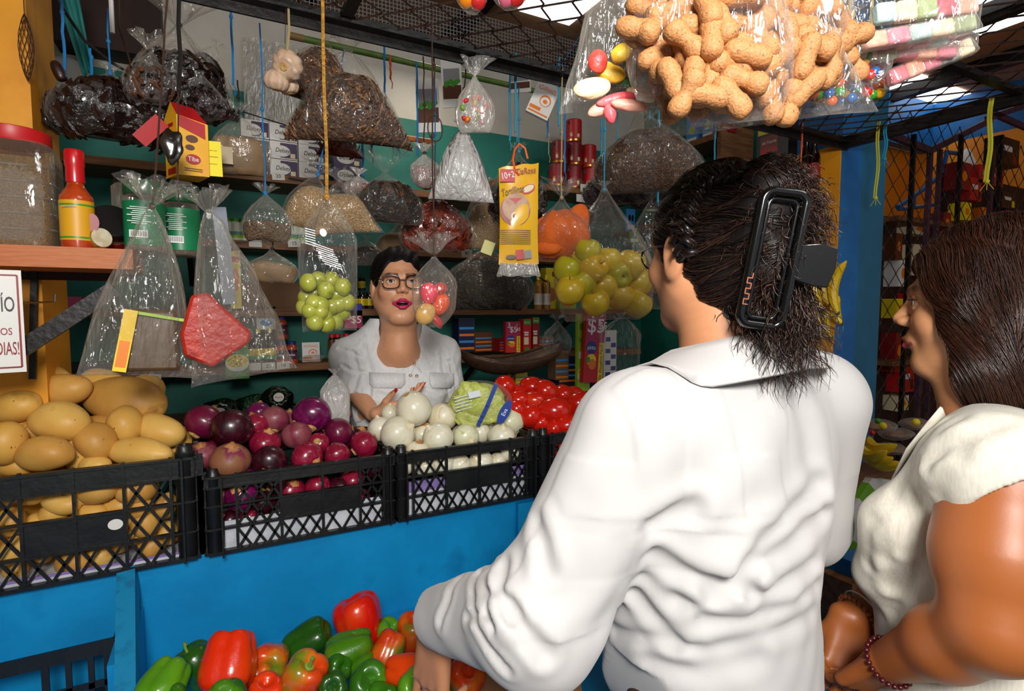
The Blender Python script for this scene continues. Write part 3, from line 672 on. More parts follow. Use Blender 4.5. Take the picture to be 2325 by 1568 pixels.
toms = [
 (1146, 876, 44, 42, 1.68, 0, 'tomato at the far left of the heap, behind the bagged lettuce'), (1172, 892, 42, 34, 1.70, 0, 'small tomato at the back, next to the far left one'),
 (1209, 878, 54, 40, 1.70, 10, 'tomato at the top back of the heap'), (1238, 887, 54, 44, 1.66, 25, 'tomato on top of the heap, tilted to the right'),
 (1213, 909, 58, 38, 1.62, 5, 'tomato in the middle, glossy, under the top ones'), (1259, 932, 70, 56, 1.55, 5, 'largest tomato, in the middle front of the heap'),
 (1278, 897, 46, 42, 1.68, 30, 'tomato right of the topmost one'), (1176, 908, 52, 40, 1.64, 0, 'orange-red tomato behind the green-striped onion'),
 (1203, 944, 48, 48, 1.575, 70, 'tomato standing on end at the left of the largest'), (1287, 966, 62, 42, 1.51, -12, 'tomato touching the front rim near the white sleeve'),
 (1256, 974, 36, 40, 1.53, 10, 'tomato half below the front rim'), (1301, 894, 42, 32, 1.70, 0, 'tomato at the back right of the heap'),
 (1312, 915, 60, 48, 1.61, -20, 'tomato at the right, shadowed by the white collar'), (1332, 936, 44, 58, 1.56, 10, 'tomato touching the white shirt edge'),
 (1172, 928, 40, 36, 1.60, 0, 'tomato peeping beside the green-striped onion'), (1226, 960, 40, 34, 1.56, 0, 'tomato in the gap below the standing one'),
 (1350, 960, 60, 46, 1.54, 0, 'tomato mostly behind the white sleeve')]
for i, q in enumerate(toms): tomato(*q, 300 + i)
for i, (x, y) in enumerate([(1275, 1020), (1262, 1062), (1300, 1050), (1255, 1095), (1285, 1090)]): tomato(x, y, 48, 42, 1.495, 20 * i, 'tomato inside the crate, seen through the lattice', 330 + i, 'tomatoes behind the crate lattice')
for i in range(8): tomato(1170 + 22 * i, 935 + (i % 2) * 16, 52, 44, 1.66 - .05 * (i % 2), 15 * i, 'tomato buried in the heap', 340 + i, 'buried tomatoes')
# ---- bell peppers
def pepmat(k, cols, sc_=9, sh=(.42, .6)): return mat('pepper_' + k, cols[0], .27, c2=cols[1], c3=cols[2] if len(cols) > 2 else None, scale=sc_, coat=.15, bump=.3, bscale=170, bdist=.0012, sharp=sh, detail=1.5)
pm = {'red': pepmat('red', ['#cc1206', '#d61a08', '#df3a0c']), 'green': pepmat('green', ['#2c6410', '#3c7c14', '#52901c']), 'dgreen': pepmat('dgreen', ['#1c4a10', '#25580f']), 'lime': pepmat('lime', ['#5f9a1c', '#4a8414']),
      'mixg': pepmat('mixg', ['#41780f', '#5a7d12', '#d06a10'], 12, (.48, .57)), 'mixr': pepmat('mixr', ['#c83a0c', '#cf5f12', '#56701a'], 13, (.47, .57)), 'oran': pepmat('oran', ['#d0400c', '#d2701a', '#6c7c16'], 14, (.46, .56)), 'ora': pepmat('ora', ['#e0420a', '#d92c08'])}
pstem = mat('pepper_stem', '#58862a', .5, c2='#77993a', scale=60, stretch=(1, 1, .2), bump=.2)
def pepper(px, py, w_, h_, Y, k, ax, label, seed, elong=1.12, stem=True):
 p = atY(px, py, Y); d = depth(p); r = S((w_ + h_) / 2, d) / 2 / (1 + (elong - 1) * .5); rr = np.random.default_rng(seed)
 t = empty('bell_pepper', p, label=label, cat='pepper', group='bell peppers in the lower bin'); t.rotation_euler = orient(ax, rr.uniform(0, 6)).to_euler()
 nl = 3 if seed % 3 == 0 else 4; ph = rr.uniform(0, 6.28); aa = rr.uniform(-.14, .14, 4)
 prof = smoothprof([(.001, -.70), (.18, -.76), (.42, -.96), (.66, -.95), (.84, -.70), (.93, -.30), (1.0, .15), (1.0, .50), (.88, .78), (.62, .92), (.36, .86), (.18, .70), (.001, .62)], 3)
 V = []; n = 40
 for q, z in prof:
  for j in range(n):
   a = 2 * PI * j / n
   lob = abs(math.cos(nl / 2 * (a + ph))) ** .55
   dp = .17 + .10 * (z < -.3)
   f = (1 - dp) + dp * lob + aa[0] * math.cos(a) * .5 + aa[1] * math.sin(2 * a) * .3
   zz = z * elong * (1 + (.10 * (lob - .5) if abs(z) > .5 else 0)) + aa[2] * q * math.cos(a) * .8
   V.append((q * f * math.cos(a) * r, q * f * math.sin(a) * r, zz * r))
 K = len(prof); F = [(i * n + j, i * n + (j + 1) % n, (i + 1) * n + (j + 1) % n, (i + 1) * n + j) for i in range(K - 1) for j in range(n)]
 MB().add(V, F, pm[k]).build('flesh', t, angle=80)
 if stem:
  z0 = .64 * elong * r; bx = rr.uniform(-.25, .25) * r
  mb = MB().lathe([(.30 * r, z0 + .13 * r), (.26 * r, z0 + .10 * r), (.12 * r, z0 + .14 * r), (.001, z0 + .16 * r)], pstem, n=15, rf=lambda a, z: 1 + .25 * math.cos(5 * a))
  mb.tube([(0, 0, z0), (0, 0, z0 + .25 * r), (bx * .5, 0, z0 + .5 * r), (bx, bx * .4, z0 + .72 * r)], [.10 * r, .075 * r, .075 * r, .10 * r], pstem, n=9)
  mb.build('stem', t)
 return t
peps = [
 (525, 1500, 124, 118, 1.12, 'ora', (.1, -.85, .5), 'large red-orange crumpled pepper, left of the heap', 1.0, True),
 (372, 1548, 100, 92, 1.13, 'lime', (-.1, -.5, .85), 'bright green pepper at the far left bottom', 1.0, True),
 (450, 1512, 92, 96, 1.19, 'dgreen', (-.5, .8, .1), 'dark green pepper behind the large red-orange one', 1.1, True),
 (614, 1504, 84, 92, 1.16, 'oran', (.1, .2, .95), 'orange and green folded pepper beside the large red-orange one', 1.0, False),
 (700, 1454, 100, 84, 1.23, 'dgreen', (.85, .4, -.2), 'glossy dark green pepper at the back of the heap', 1.15, False),
 (815, 1408, 118, 100, 1.25, 'red', (-.3, .9, -.1), 'wrinkled bright red pepper on top of the heap', 1.0, False),
 (792, 1480, 106, 94, 1.14, 'mixg', (-.85, -.2, .3), 'green pepper with an orange cheek below the bright red one', 1.05, True),
 (688, 1540, 104, 112, 1.03, 'oran', (.45, .8, .35), 'elongated orange and green striped pepper at the front', 1.25, True),
 (834, 1552, 90, 92, 1.04, 'green', (.3, .6, .6), 'ribbed mid-green pepper at the front middle', 1.1, False),
 (765, 1516, 70, 60, 1.11, 'green', (.6, .3, .5), 'green pepper under the one with the orange cheek', 1.0, False),
 (882, 1476, 80, 80, 1.13, 'mixr', (-.3, -.75, .4), 'green and orange pepper right of the middle, stem down', 1.0, True),
 (938, 1438, 72, 82, 1.17, 'mixr', (.1, .9, .2), 'red pepper with green streaks beside the white cuff', 1.1, False),
 (925, 1522, 104, 72, 1.02, 'ora', (.9, .1, .3), 'long red pepper under the pointing fingers', 1.2, False),
 (944, 1558, 92, 78, .96, 'lime', (.3, .55, .8), 'yellow-green pepper with stem up at the fingertips', 1.0, True),
 (1056, 1548, 88, 112, 1.0, 'mixr', (.2, .8, .5), 'red pepper with a dark green band, right end of the heap', 1.2, False),
 (1032, 1468, 72, 56, 1.12, 'red', (.7, .2, .2), 'red pepper just behind the hand', 1.0, False),
 (756, 1560, 66, 66, 1.0, 'dgreen', (.2, .5, .8), 'dark green pepper low between the striped and the ribbed one', 1.0, False),
 (515, 1585, 100, 70, 1.02, 'dgreen', (.5, .5, .7), 'dark green pepper cut by the bottom picture edge', 1.0, True),
 (985, 1500, 80, 80, 1.10, 'red', (.3, .8, .2), 'red pepper behind the fingers', 1.0, False),
 (880, 1440, 70, 60, 1.22, 'green', (.5, .8, .2), 'green pepper behind the green and orange one', 1.0, False),
 (600, 1575, 84, 76, 1.05, 'ora', (.2, .8, .2), 'orange-red pepper under the folded one', 1.0, False)]
for i, (x, y, a, b, Y, k, ax, lb, el, stm) in enumerate(peps): pepper(x, y, a, b, Y, k, ax, lb, 400 + i, el, stm)
for i in range(14):
 pepper(380 + 60 * i if i < 11 else 500 + 130 * (i - 11), 1600 + 26 * (i % 2), 92, 88, 1.10 - .05 * (i % 3), ['green', 'ora', 'mixg', 'dgreen'][i % 4], (.5 * math.sin(i), .7, .4), 'pepper at the bottom of the heap, mostly out of view', 440 + i, 1.0, False)
# cardboard sheet and yellow chillies at the right end of the bin
card = mat('cardboard', '#9a7450', .75, c2='#a8825c', scale=8, bump=.1)
p0, p1 = atY(1105, 1480, 1.16), atY(1265, 1500, 1.16)
mb = MB(); q = [atZ(1075, 1655, .60), atZ(1330, 1655, .60), atZ(1310, 1462, .60), atZ(1090, 1470, .60)]
tag(MB().poly(q, card, .004, (0, 0, 1)).build('cardboard_sheet', smooth=False), 'bare brown cardboard lying under the white sleeve', 'cardboard')
ym = mat('yellow_chilli', '#e8a50c', .3, c2='#d98a10', scale=14, coat=.3)
for i, (x, y, a, b, lb) in enumerate([(1262, 1560, 40, 46, 'crinkled yellow chilli nearest the white sleeve'), (1290, 1548, 36, 62, 'longer yellow chilli leaning right of the crinkled one'), (1240, 1566, 30, 30, 'small yellow chilli, leftmost of the three')]):
 p = atY(x, y, 1.05); d = depth(p); r = S(a, d) / 2
 t = empty('yellow_chilli', p, label=lb, cat='chilli', group='yellow chillies'); t.rotation_euler = orient((.2, .8, .3), i).to_euler()
 MB().lathe([(.05*r, -1.5*r), (.5*r, -1.1*r), (.9*r, -.3*r), (1.0*r, .4*r), (.7*r, .9*r), (.1*r, 1.0*r)], ym, n=18, rf=lambda a_, z: 1 + .14 * math.sin(3 * a_ + 40 * z)).build('flesh', t)
 MB().tube([(0, 0, .9*r), (.1*r, 0, 1.3*r), (.3*r, .1*r, 1.9*r)], [.12*r, .1*r, .13*r], pstem, n=6).build('stem', t)
# ================================================================ people
def frame(F, pitch=0.0, roll=0.0):
 """columns: left, forward, up"""
 f = Vector(F).normalized(); u = Vector((0, 0, 1)); l = u.cross(f).normalized(); u = f.cross(l)
 R = Matrix((l, f, u)).transposed()
 return R @ Matrix.Rotation(pitch, 3, 'X') @ Matrix.Rotation(roll, 3, 'Y')
def to_loc(P, H, R): return (P - A3(H)) @ np.array(R, np.float32)
def W(H, R, a, f, u): return Vector(H) + R @ Vector((a, f, u))
def _lid(ph): return [(.0315 + .0126 * math.sin(t) * math.cos(p), .0688 + .0128 * math.cos(t) * math.cos(p), .0055 + .0126 * math.sin(p)) for t, p in zip(np.radians((-66, -36, 0, 36, 66)), np.radians(ph))]
LID_U, LID_L = _lid((0, 32, 44, 38, 10)), _lid((-8, -30, -38, -32, -8))
def face(q, op=0.0, ear=1.0, s=1.0, fat=0.0):
 """head field in local metres; op = mouth opening"""
 q = q / s; A = np.abs(q[:, 0]); qm = np.stack([A, q[:, 1], q[:, 2]], 1)
 d = s_ell(q, (0, -.012, .030), (.074, .092, .085))
 d = smin(d, s_ell(q, (0, .020, -.030 - op * .3), (.060 + fat * .5, .062, .072)), .03)
 d = smin(d, s_caps(qm, (.050 + fat, .002, -.048), (.020 + fat * .5, .058, -.088 - op), .018 + fat, .016), .035)
 d = smin(d, s_ell(q, (0, .066, -.090 - op), (.020, .017, .018)), .028)
 d = smin(d, s_ell(qm, (.037, .058, -.022), (.024 + fat * .5, .019, .022)), .025)
 d = smin(d, s_caps(qm, (.010, .083, .024), (.044, .066, .024), .008, .008), .018)
 d = smax(d, -s_ell(qm, (.0315, .0905, .006), (.0175, .0180, .0120)), .012)
 d = smin(d, s_caps(q, (0, .080, .016), (0, .102, -.018), .0065, .0095), .012)
 d = smin(d, s_ell(qm, (.0105, .094, -.023), (.0075, .010, .0075)), .007)
 d = smax(d, -s_ell(qm, (.0062, .100, -.031), (.0032, .005, .0035)), .003)
 d = smin(d, s_ell(q, (0, .080, -.050), (.024, .014, .014)), .015)
 # lids
 for fs, r in ((LID_U, .0024), (LID_L, .0020)):
  for a, b in zip(fs[:-1], fs[1:]): d = smin(d, s_caps(qm, a, b, r, r), .0045)
 d = np.minimum(d, 9); l = lips(q, op); d = smin(d, l, .004)
 if op: d = smax(d, -s_ell(q, (0, .092, -.056 - op * .48), (.019, .022, .0015 + op * .40)), .003)
 if ear:
  e = s_ell(qm, (.078, -.012, -.006), (.009, .019, .030)); e = smin(e, s_ell(qm, (.075, -.006, -.030), (.007, .010, .010)), .01)
  e = smax(e, -s_ell(qm, (.088, -.008, -.004), (.006, .010, .018)), .004); d = smin(d, e, .010)
 d = smin(d, s_caps(q, (0, -.018, -.06), (0, -.035, -.19), .050 + fat, .056 + fat), .04)
 return d * s
def lips(q, op):
 qm = np.stack([np.abs(q[:, 0]), q[:, 1], q[:, 2]], 1)
 up = s_caps(qm, (.0235 + op * .35, .081, -.056 - op * .30), (.004, .0945, -.0505), .0022, .0044)
 lo = s_caps(qm, (.0235 + op * .35, .081, -.056 - op * .30), (.006, .0925, -.061 - op), .0022, .0052); lo = np.minimum(lo, s_caps(qm, (0, .0925, -.0612 - op), (.007, .0925, -.061 - op), .0052, .0052))
 return smin(up, lo, .002)
def mixc(c, col, m): return c * (1 - m[:, None]) + np.array(lin(col)[:3], np.float32) * m[:, None]
def facecol(P, H, R, skin, lip, brow, op=0.0, s=1.0, lipw=.0015):
 q = to_loc(P, H, R) / s; c = np.tile(np.array(lin(skin)[:3], np.float32), (len(P), 1)); qm = np.stack([np.abs(q[:, 0]), q[:, 1], q[:, 2]], 1)
 n = .5 + .5 * np.sin(q[:, 0] * 190 + 3 * np.sin(q[:, 2] * 140)) * np.sin(q[:, 2] * 170 + q[:, 1] * 90); c = c * (1 - .06 * n[:, None])
 bl = np.clip(1 - np.sqrt(((qm - np.array((.042, .062, -.025), np.float32)) ** 2).sum(1)) / .028, 0, 1); c = mixc(c, '#b8563e', bl * .35)
 c = mixc(c, brow, np.clip(1 - polydist(qm, [(.014, .092, .0245), (.030, .088, .031), (.047, .070, .0255)]) / .0062, 0, 1) ** .5 * (qm[:, 1] > .05))
 c = mixc(c, '#3a1a14', np.clip(1.2 - polydist(qm, [(a, b + .002, c - .0006) for a, b, c in LID_U]) / .0026, 0, 1) * .9)
 c = mixc(c, '#8a4038', np.clip(1 - np.abs(s_ell(qm, (.031, .085, .018), (.018, .01, .007))) / .006, 0, 1) * .35)
 L = lips(q, op); c = mixc(c, lip, np.clip(1 - (L - .0006) / lipw, 0, 1) * (q[:, 1] > .07))
 if op: c = mixc(c, '#2a0808', (s_ell(q, (0, .088, -.056 - op * .48), (.0175, .02, .001 + op * .34)) < .0005).astype(np.float32))
 return c
eye_w = mat('eye_white', '#e6dfd6', .15, coat=.6); iris = mat('iris_brown', '#2a150b', .12, coat=.8); pupil = mat('pupil', '#040303', .1)
def eyes(parent, H, R, look=(0, 1, 0), s=1.0, both=True):
 for sg in (-1, 1):
  c = W(H, R, sg * .0315 * s, .0700 * s, .0055 * s); Lk = Vector(look).normalized(); Q = (R @ Lk).to_track_quat('Z', 'X').to_matrix()
  mb = MB().ell(c, [.0118 * s] * 3, eye_w, Q, 24, 16); d = R @ Lk
  k = .0118 * s
  mb.lathe([(.0058 * s, k * .885), (.0052 * s, k * .93), (.0030 * s, k * .985), (.001, k * 1.0)], iris, c, 20, Q); mb.lathe([(.0024 * s, k * 1.0), (.001, k * 1.012)], pupil, c, 14, Q)
  mb.build('eye', parent, world=True)
def hand(Wp, d, n, sgn=1, curl=(.3, .3, .35, .4), spread=.06, s=1.0, thumb=(.5, .6)):
 """list of (a, b, ra, rb, k); d = towards fingers, n = out of the back of the hand, thumb on side sgn"""
 d = Vector(d).normalized(); n = Vector(n); n = (n - d * n.dot(d)).normalized(); x = d.cross(n).normalized() * sgn; W0 = Vector(Wp); out = []
 for i, (o, kl) in enumerate(((.030, .085), (.010, .090), (-.010, .086), (-.029, .078))):
  out.append((W0 + x * o * .55 * s, W0 + d * kl * s + x * o * s, .0150 * s, .0115 * s, .012))
 out.append((W0 + x * .022 * s, W0 + d * .05 * s + x * .026 * s - n * .008 * s, .016 * s, .013 * s, .015))
 L = ((.042, .026, .021), (.046, .029, .022), (.043, .027, .021), (.033, .021, .019)); tips = []
 for i in range(4):
  o = (.030, .010, -.010, -.029)[i]; kl = (.085, .090, .086, .078)[i]; p = W0 + d * kl * s + x * o * s; a = curl[i] * .6
  for j in range(3):
   dd = (d * math.cos(a) - n * math.sin(a) + x * spread * (1.5 - i)).normalized(); p2 = p + dd * L[i][j] * s
   out.append((p, p2, (.0093, .0082, .0073)[j] * s, (.0084, .0074, .0060)[j] * s, .003)); p = p2; a += curl[i] * (1.1, .8, 0)[j]
  tips.append((p, dd, n))
 p = W0 + d * .022 * s + x * .026 * s - n * .006 * s; v = (d * math.cos(thumb[0]) + x * math.sin(thumb[0]) - n * .35).normalized()
 p2 = p + v * .042 * s; v2 = (d * math.cos(thumb[1]) + x * math.sin(thumb[1]) * .7 - n * .3).normalized(); p3 = p2 + v2 * .032 * s; p4 = p3 + (v2 + d * .3).normalized() * .024 * s
 out += [(p, p2, .0150 * s, .0110 * s, .010), (p2, p3, .0108 * s, .0092 * s, .004), (p3, p4, .0092 * s, .0070 * s, .004)]; tips.append((p4, v2, x))
 return out, tips
def caps_union(P, d, lst):
 for a, b, ra, rb, k in lst: d = smin(d, s_caps(P, a, b, ra, rb), k) if d is not None else s_caps(P, a, b, ra, rb)
 return d
def multi(name, f, boxes, m, parent, col=None):
 Vs, Fs, n = [], [], 0
 for lo, hi, h in boxes:
  V, F = sdf_np(f, lo, hi, h); Vs.append(V); Fs.append(F + n); n += len(V)
 mb = MB(); V = np.concatenate(Vs); F = np.concatenate(Fs); mb.V = [V]; mb.F = F.tolist(); mb.n = len(V); mb.mats = [m]; mb.M = [0] * len(F)
 return mb.build(name, parent, angle=180, world=True, col=col(V.astype(np.float32)) if col else None)
def nails(parent, tips, m, s=1.0, only=None):
 for i, (p, dd, n) in enumerate(tips):
  if only is not None and i not in only: continue
  dd = Vector(dd).normalized(); n = Vector(n); n = (n - dd * n.dot(dd)).normalized(); x = dd.cross(n)
  R = Matrix((x, dd, n)).transposed(); MB().ell(p + n * .0050 * s + dd * .001 * s, (.0052 * s, .0078 * s, .0022 * s), m, R, 14, 8).build('fingernail', parent, world=True)
def scatter_on(f, c, r, n, cond, off=0.0, seed=1):
 g = np.random.default_rng(seed); out = []
 tot = 0
 while tot < n:
  v = g.normal(size=(n, 3)).astype(np.float32); v /= np.linalg.norm(v, axis=1, keepdims=True); P = A3(c) + v * A3(r); P = snap(f, P, off, 4)
  P = P[cond(P)]; out.append(P); tot += len(P)
  if len(out) > 60: break
 return np.concatenate(out)[:n]
def comb(f, P0, target, K, step, off, pull, noise=.0, seed=3, flow=None):
 """walk strands over the field f from P0 following flow(P) or towards target, staying off above it"""
 g = np.random.default_rng(seed); P = P0.copy(); out = [P]; nz = g.normal(size=P.shape).astype(np.float32); offs = (g.uniform(-.3, 1, len(P)) * off).astype(np.float32)
 for k in range(K - 1):
  v = flow(P, k / (K - 1)) if flow else A3(target) - P
  v = v / (np.linalg.norm(v, axis=1, keepdims=True) + 1e-6) + nz * noise
  v2 = g.normal(size=P.shape).astype(np.float32) * noise * .6; P = P + (v + v2) * np.asarray(step).reshape(-1, 1)
  d = f(P); gr = grad(f, P, .003); P = P - ((d - offs) * pull)[:, None] * gr; out.append(P)
 return np.stack(out, 1)
def haircol(n, base, hi, g, amt=.5):
 c = np.array(lin(base)[:3]); c2 = np.array(lin(hi)[:3]); t = g.uniform(0, 1, (n, 1)) ** 2 * amt; return (c * (1 - t) + c2 * t) * g.uniform(.6, 1.15, (n, 1))
skin1 = mat('skin_light', '#ffffff', .48, attr='Col', sss=.12, bump=.06, bscale=420, bdist=.001)
skin2 = mat('skin_tan', '#ffffff', .42, attr='Col', sss=.10, bump=.06, bscale=420, bdist=.001)
hairm = mat('dark_hair', '#ffffff', .32, attr='Col', spec=.6)
hairb = mat('hair_mass', '#ffffff', .62, attr='Col', spec=.2)
shirtm = mat('white_cotton', '#c0bebd', .8, c2='#bbb9b8', scale=4, sheen=.15, bump=.05, bscale=900, bdist=.0004)
linen = mat('cream_linen', '#e0dccf', .8, c2='#d6d1c2', scale=300, stretch=(1, 1, .2), bump=.25, bscale=700, bdist=.0006, sheen=.1)
linen2 = mat('white_linen', '#dedede', .8, c2='#d4d5d6', scale=200, stretch=(1, 1, .3), bump=.15, bscale=500, bdist=.0006)
brownp = mat('brown_trousers', '#3b241c', .8, c2='#4a2f24', kind='wave', scale=60, dist=2, stretch=(1, 1, .5), bump=.3, bscale=220, bdist=.001)
gold = mat('gold', '#d9a441', .25, metal=1.0); blackgl = mat('black_glossy_plastic', '#070708', .14, coat=.6)
glass = film('spectacle_glass', base=.02, edge=.12, wr=0.0, gloss=.05)
# ---------------------------------------------------------------- woman in the white shirt, seen from behind
def woman_shirt():
 ph = math.radians(6); Fd = (-math.sin(ph), math.cos(ph), 0); R = frame((math.sin(math.radians(5)), 1, 0), -.05); H = Vector((.628, .568, 1.458)); B = Vector((.64, .56, 0)); RB = frame(Fd)
 root = empty('person', (B.x, B.y, 0), label='woman with braided dark hair, black claw clip and white shirt, seen from behind', cat='person')
 Ls, Le, Lw = atD(1428, 992, .705), atD(1222, 1420, .70), atD(1006, 1398, .885)
 Rs, Re, Rw = Vector((.852, .548, 1.225)), Vector((.862, .572, 1.02)), Vector((.76, .78, 1.02))
 hn, tips = hand(Lw + Vector((-.006, .012, -.035)), (-.10, .10, -.97), (-.9, -.35, .0), 1, (.10, .40, .6, .8), .03, .98, (.12, .10))
 hn2, tips2 = hand(Rw, (-.3, .9, .0), (0, 0, 1), 1, (.4, .4, .4, .4))
 def body(P):
  d = face(to_loc(P, H, R), s=1.0)
  d = smin(d, s_caps(P, Lw + Vector((.02, -.05, .01)), Lw + Vector((-.006, .012, -.035)), .027, .022), .02); d = np.minimum(d, s_caps(P, Le, Lw, .036, .027))
  d = caps_union(P, d, hn) if True else d
  d = np.minimum(d, s_caps(P, Ls, Le, .045, .038)); d = np.minimum(d, s_caps(P, Ls, Rs, .05, .05))
  d = np.minimum(d, s_caps(P, Rs, Re, .045, .038)); d = np.minimum(d, caps_union(P, s_caps(P, Re, Rw, .036, .025), hn2)); d = smin(d, s_caps(P, H + Vector((0, -.03, -.12)), B + Vector((0, 0, 1.1)), .055, .09), .03)
  return d
 def bc(P):
  c = facecol(P, H, R, '#cf9067', '#a04a48', '#1a1210')
  hh = P[:, 0] < .47; c[(P[:, 2] < 1.1)] = np.array(lin('#b9805c')[:3]); return c
 multi('body', body, [((.50, .44, 1.28), (.75, .72, 1.60), .0022), ((.24, .50, .62), (.95, 1.05, 1.28), .0036)], skin1, root, bc)
 # shirt
 hc = lambda P: None
 def torso(P):
  q = to_loc(P, B, RB)
  d = s_ell(q, (0, 0, 1.10), (.172, .118, .21)); d = smin(d, s_ell(q, (.0, .01, .95), (.160, .130, .17)), .08); d = smin(d, s_ell(q, (0, .0, .83), (.178, .138, .16)), .06)
  d = smin(d, s_caps(P, Ls + Vector((.03, 0, .015)), Rs + Vector((-.02, 0, .015)), .068, .068), .06); d = smin(d, s_ell(q, (0, -.02, 1.255), (.10, .070, .062)), .06)
  d = smin(d, s_ell(q, (-.085, -.055, 1.13), (.075, .055, .10)), .06); d = smin(d, s_ell(q, (.08, -.055, 1.13), (.075, .055, .10)), .06)
  return d
 def arms(P):
  d = smin(s_caps(P, Ls, Le, .073, .073), s_caps(P, Le + Vector((0, 0, .01)), Lw, .076, .050), .035)
  e = smin(s_caps(P, Rs, Re, .074, .068), s_caps(P, Re, Rw, .066, .05), .03)
  return d, e
 def base(P):
  d = torso(P); a, e = arms(P); return smin(smin(d, a, .045), e, .04)
 fl = [([(1478, 1188), (1515, 1165), (1570, 1158)], .010, .012), ([(1468, 1255), (1540, 1292), (1620, 1318), (1700, 1330)], .009, .014), ([(1440, 1345), (1490, 1405), (1530, 1450)], .008, .010),
          ([(1395, 1432), (1480, 1446), (1570, 1465)], .007, .008), ([(1500, 1205), (1610, 1195), (1720, 1130)], .016, .006), ([(1862, 1105), (1790, 1175), (1725, 1235), (1690, 1290)], .010, .013),
          ([(1866, 1165), (1790, 1235), (1700, 1290), (1620, 1335)], .010, .013), ([(1845, 1285), (1760, 1332), (1650, 1362), (1540, 1360)], .009, .010), ([(1850, 1330), (1730, 1392), (1600, 1405)], .009, .010),
          ([(1842, 1388), (1720, 1440), (1600, 1470)], .009, .008), ([(1218, 1185), (1232, 1230), (1240, 1290)], .008, .010), ([(1160, 1380), (1200, 1440), (1235, 1480)], .008, .014), ([(1142, 1285), (1136, 1340), (1165, 1395)], .007, .012),
          ([(1112, 1290), (1108, 1350), (1128, 1420)], .006, .010), ([(1086, 1300), (1076, 1370), (1100, 1450), (1150, 1520)], .005, .010), ([(1040, 1312), (1018, 1360), (1000, 1410)], .006, .009),
          ([(1530, 900), (1548, 1000), (1590, 1120)], .020, .007), ([(1800, 880), (1836, 980), (1850, 1080)], .014, .008), ([(1460, 870), (1420, 960), (1400, 1080)], .022, .005), ([(1700, 880), (1690, 980), (1660, 1080)], .02, .005),
          ([(1330, 1150), (1300, 1250), (1270, 1350)], .02, .006), ([(1380, 1400), (1320, 1440), (1260, 1500)], .014, .006), ([(1060, 1400), (1120, 1395), (1150, 1425)], .005, .007), ([(1480, 1500), (1600, 1515), (1720, 1490)], .010, .006)]
 lines = []
 for pts, wd, dp in fl:
  pp = [hit(base, x, y, .45, 1.3) for x, y in pts]; lines.append((pp, wd, dp))
 def shirt(P):
  d = base(P)
  for pp, wd, dp in lines:
   lo = np.min(pp, 0) - .05; hi = np.max(pp, 0) + .05; m = ((P > lo) & (P < hi)).all(1)
   if m.any():
    dd = polydist(P[m], pp); dp = dp * .68; wd = wd * 1.25; d[m] += dp * np.exp(-(dd / wd) ** 2) - dp * .45 * np.exp(-((dd - wd * 2.1) / (wd * 1.1)) ** 2)
  d += .0016 * np.sin(P[:, 2] * 70 + 3 * np.sin(P[:, 0] * 23)) * np.sin(P[:, 0] * 55 + P[:, 1] * 40) * (P[:, 2] < 1.12)
  q = to_loc(P, B, RB)
  zh = .745 + .165 * np.clip(np.abs(q[:, 0]) / .165, 0, 1.0) ** 3.5; isT = (torso(P) < .05)
  d = np.where(isT & (arms(P)[0] > .03), smax(d, zh - q[:, 2], .006), d)
  # open cuff and neck
  Lx = A3((Lw - Le).normalized()); d = smax(d, (P - A3(Lw + (Lw - Le).normalized() * .012)) @ Lx * np.where(P[:, 0] < .45, 1, -1) - np.where(P[:, 0] < .45, 0, 5), .008)
  d = smax(d, -s_caps(P, Lw + (Lw - Le).normalized() * .0, Lw + (Lw - Le).normalized() * .1, .042, .05), .006)
  Rx = A3((Rw - Re).normalized()); d = np.where((P[:, 0] > .7) & (P[:, 1] > .62), smax(d, (P - A3(Rw)) @ Rx + .03, .006), d)
  d = smax(d, -s_caps(P, H + Vector((0, -.03, -.10)), H + Vector((.0, -.02, -.185)), .064, .060), .006)
  return d
 multi('shirt', shirt, [((.22, .38, .74), (.98, .98, 1.33), .0040)], shirtm, root)
 # collar: stand and folded leaf
 mb = MB(); Nc = Vector((H.x - .004, H.y - .028, 0)); n = 44; V = []; rows = 7
 for i in range(n + 1):
  t = -PI * .93 + 2 * PI * .93 * i / n; bk = (1 + math.cos(t)) / 2     # 1 at the nape
  dr = RB @ Vector((math.sin(t), -math.cos(t), 0)); zt = 1.350 - .034 * (1 - bk) - .006 * math.sin(t); lf = max(0, -math.sin(t)); spread = .042 + .045 * (1 - bk) ** 1.2 + .075 * lf ** 3 * (t < 0)
  prof = [(.066, zt - .045), (.064, zt), (.071, zt + .004), (.080, zt - .004), (.064 + spread * .75, zt - .030), (.064 + spread, zt - .046 - .014 * (1 - bk)), (.062 + spread, zt - .049 - .014 * (1 - bk))]
  for r, z in prof: V.append((Nc + dr * r + Vector((0, 0, z)))[:])
 V = np.array(V, np.float32); d0 = base(V); fix = (d0 < .007) & (np.arange(len(V)) % rows >= 3); V[fix] -= (d0[fix] - .007)[:, None] * grad(base, V[fix])
 F = [(i * rows + j, (i + 1) * rows + j, (i + 1) * rows + j + 1, i * rows + j + 1) for i in range(n) for j in range(rows - 1)]
 mb.add(V, F, shirtm); o = mb.build('collar', root, world=True, angle=180); md = o.modifiers.new('th', 'SOLIDIFY'); md.thickness = .003
 # trousers
 def pants(P):
  q = to_loc(P, B, RB); A = np.stack([np.abs(q[:, 0]), q[:, 1], q[:, 2]], 1)
  d = s_ell(q, (0, 0, .84), (.150, .100, .14)); d = smin(d, s_caps(A, (.08, .0, .70), (.085, .01, .45), .085, .072), .05); d = smin(d, s_caps(A, (.092, .01, .45), (.09, 0, .08), .075, .06), .03)
  d += .0015 * np.sin(q[:, 0] * 90 + 20 * q[:, 2]); return d
 multi('trousers', pants, [((.40, .38, .06), (.88, .76, .97), .008)], brownp, root)
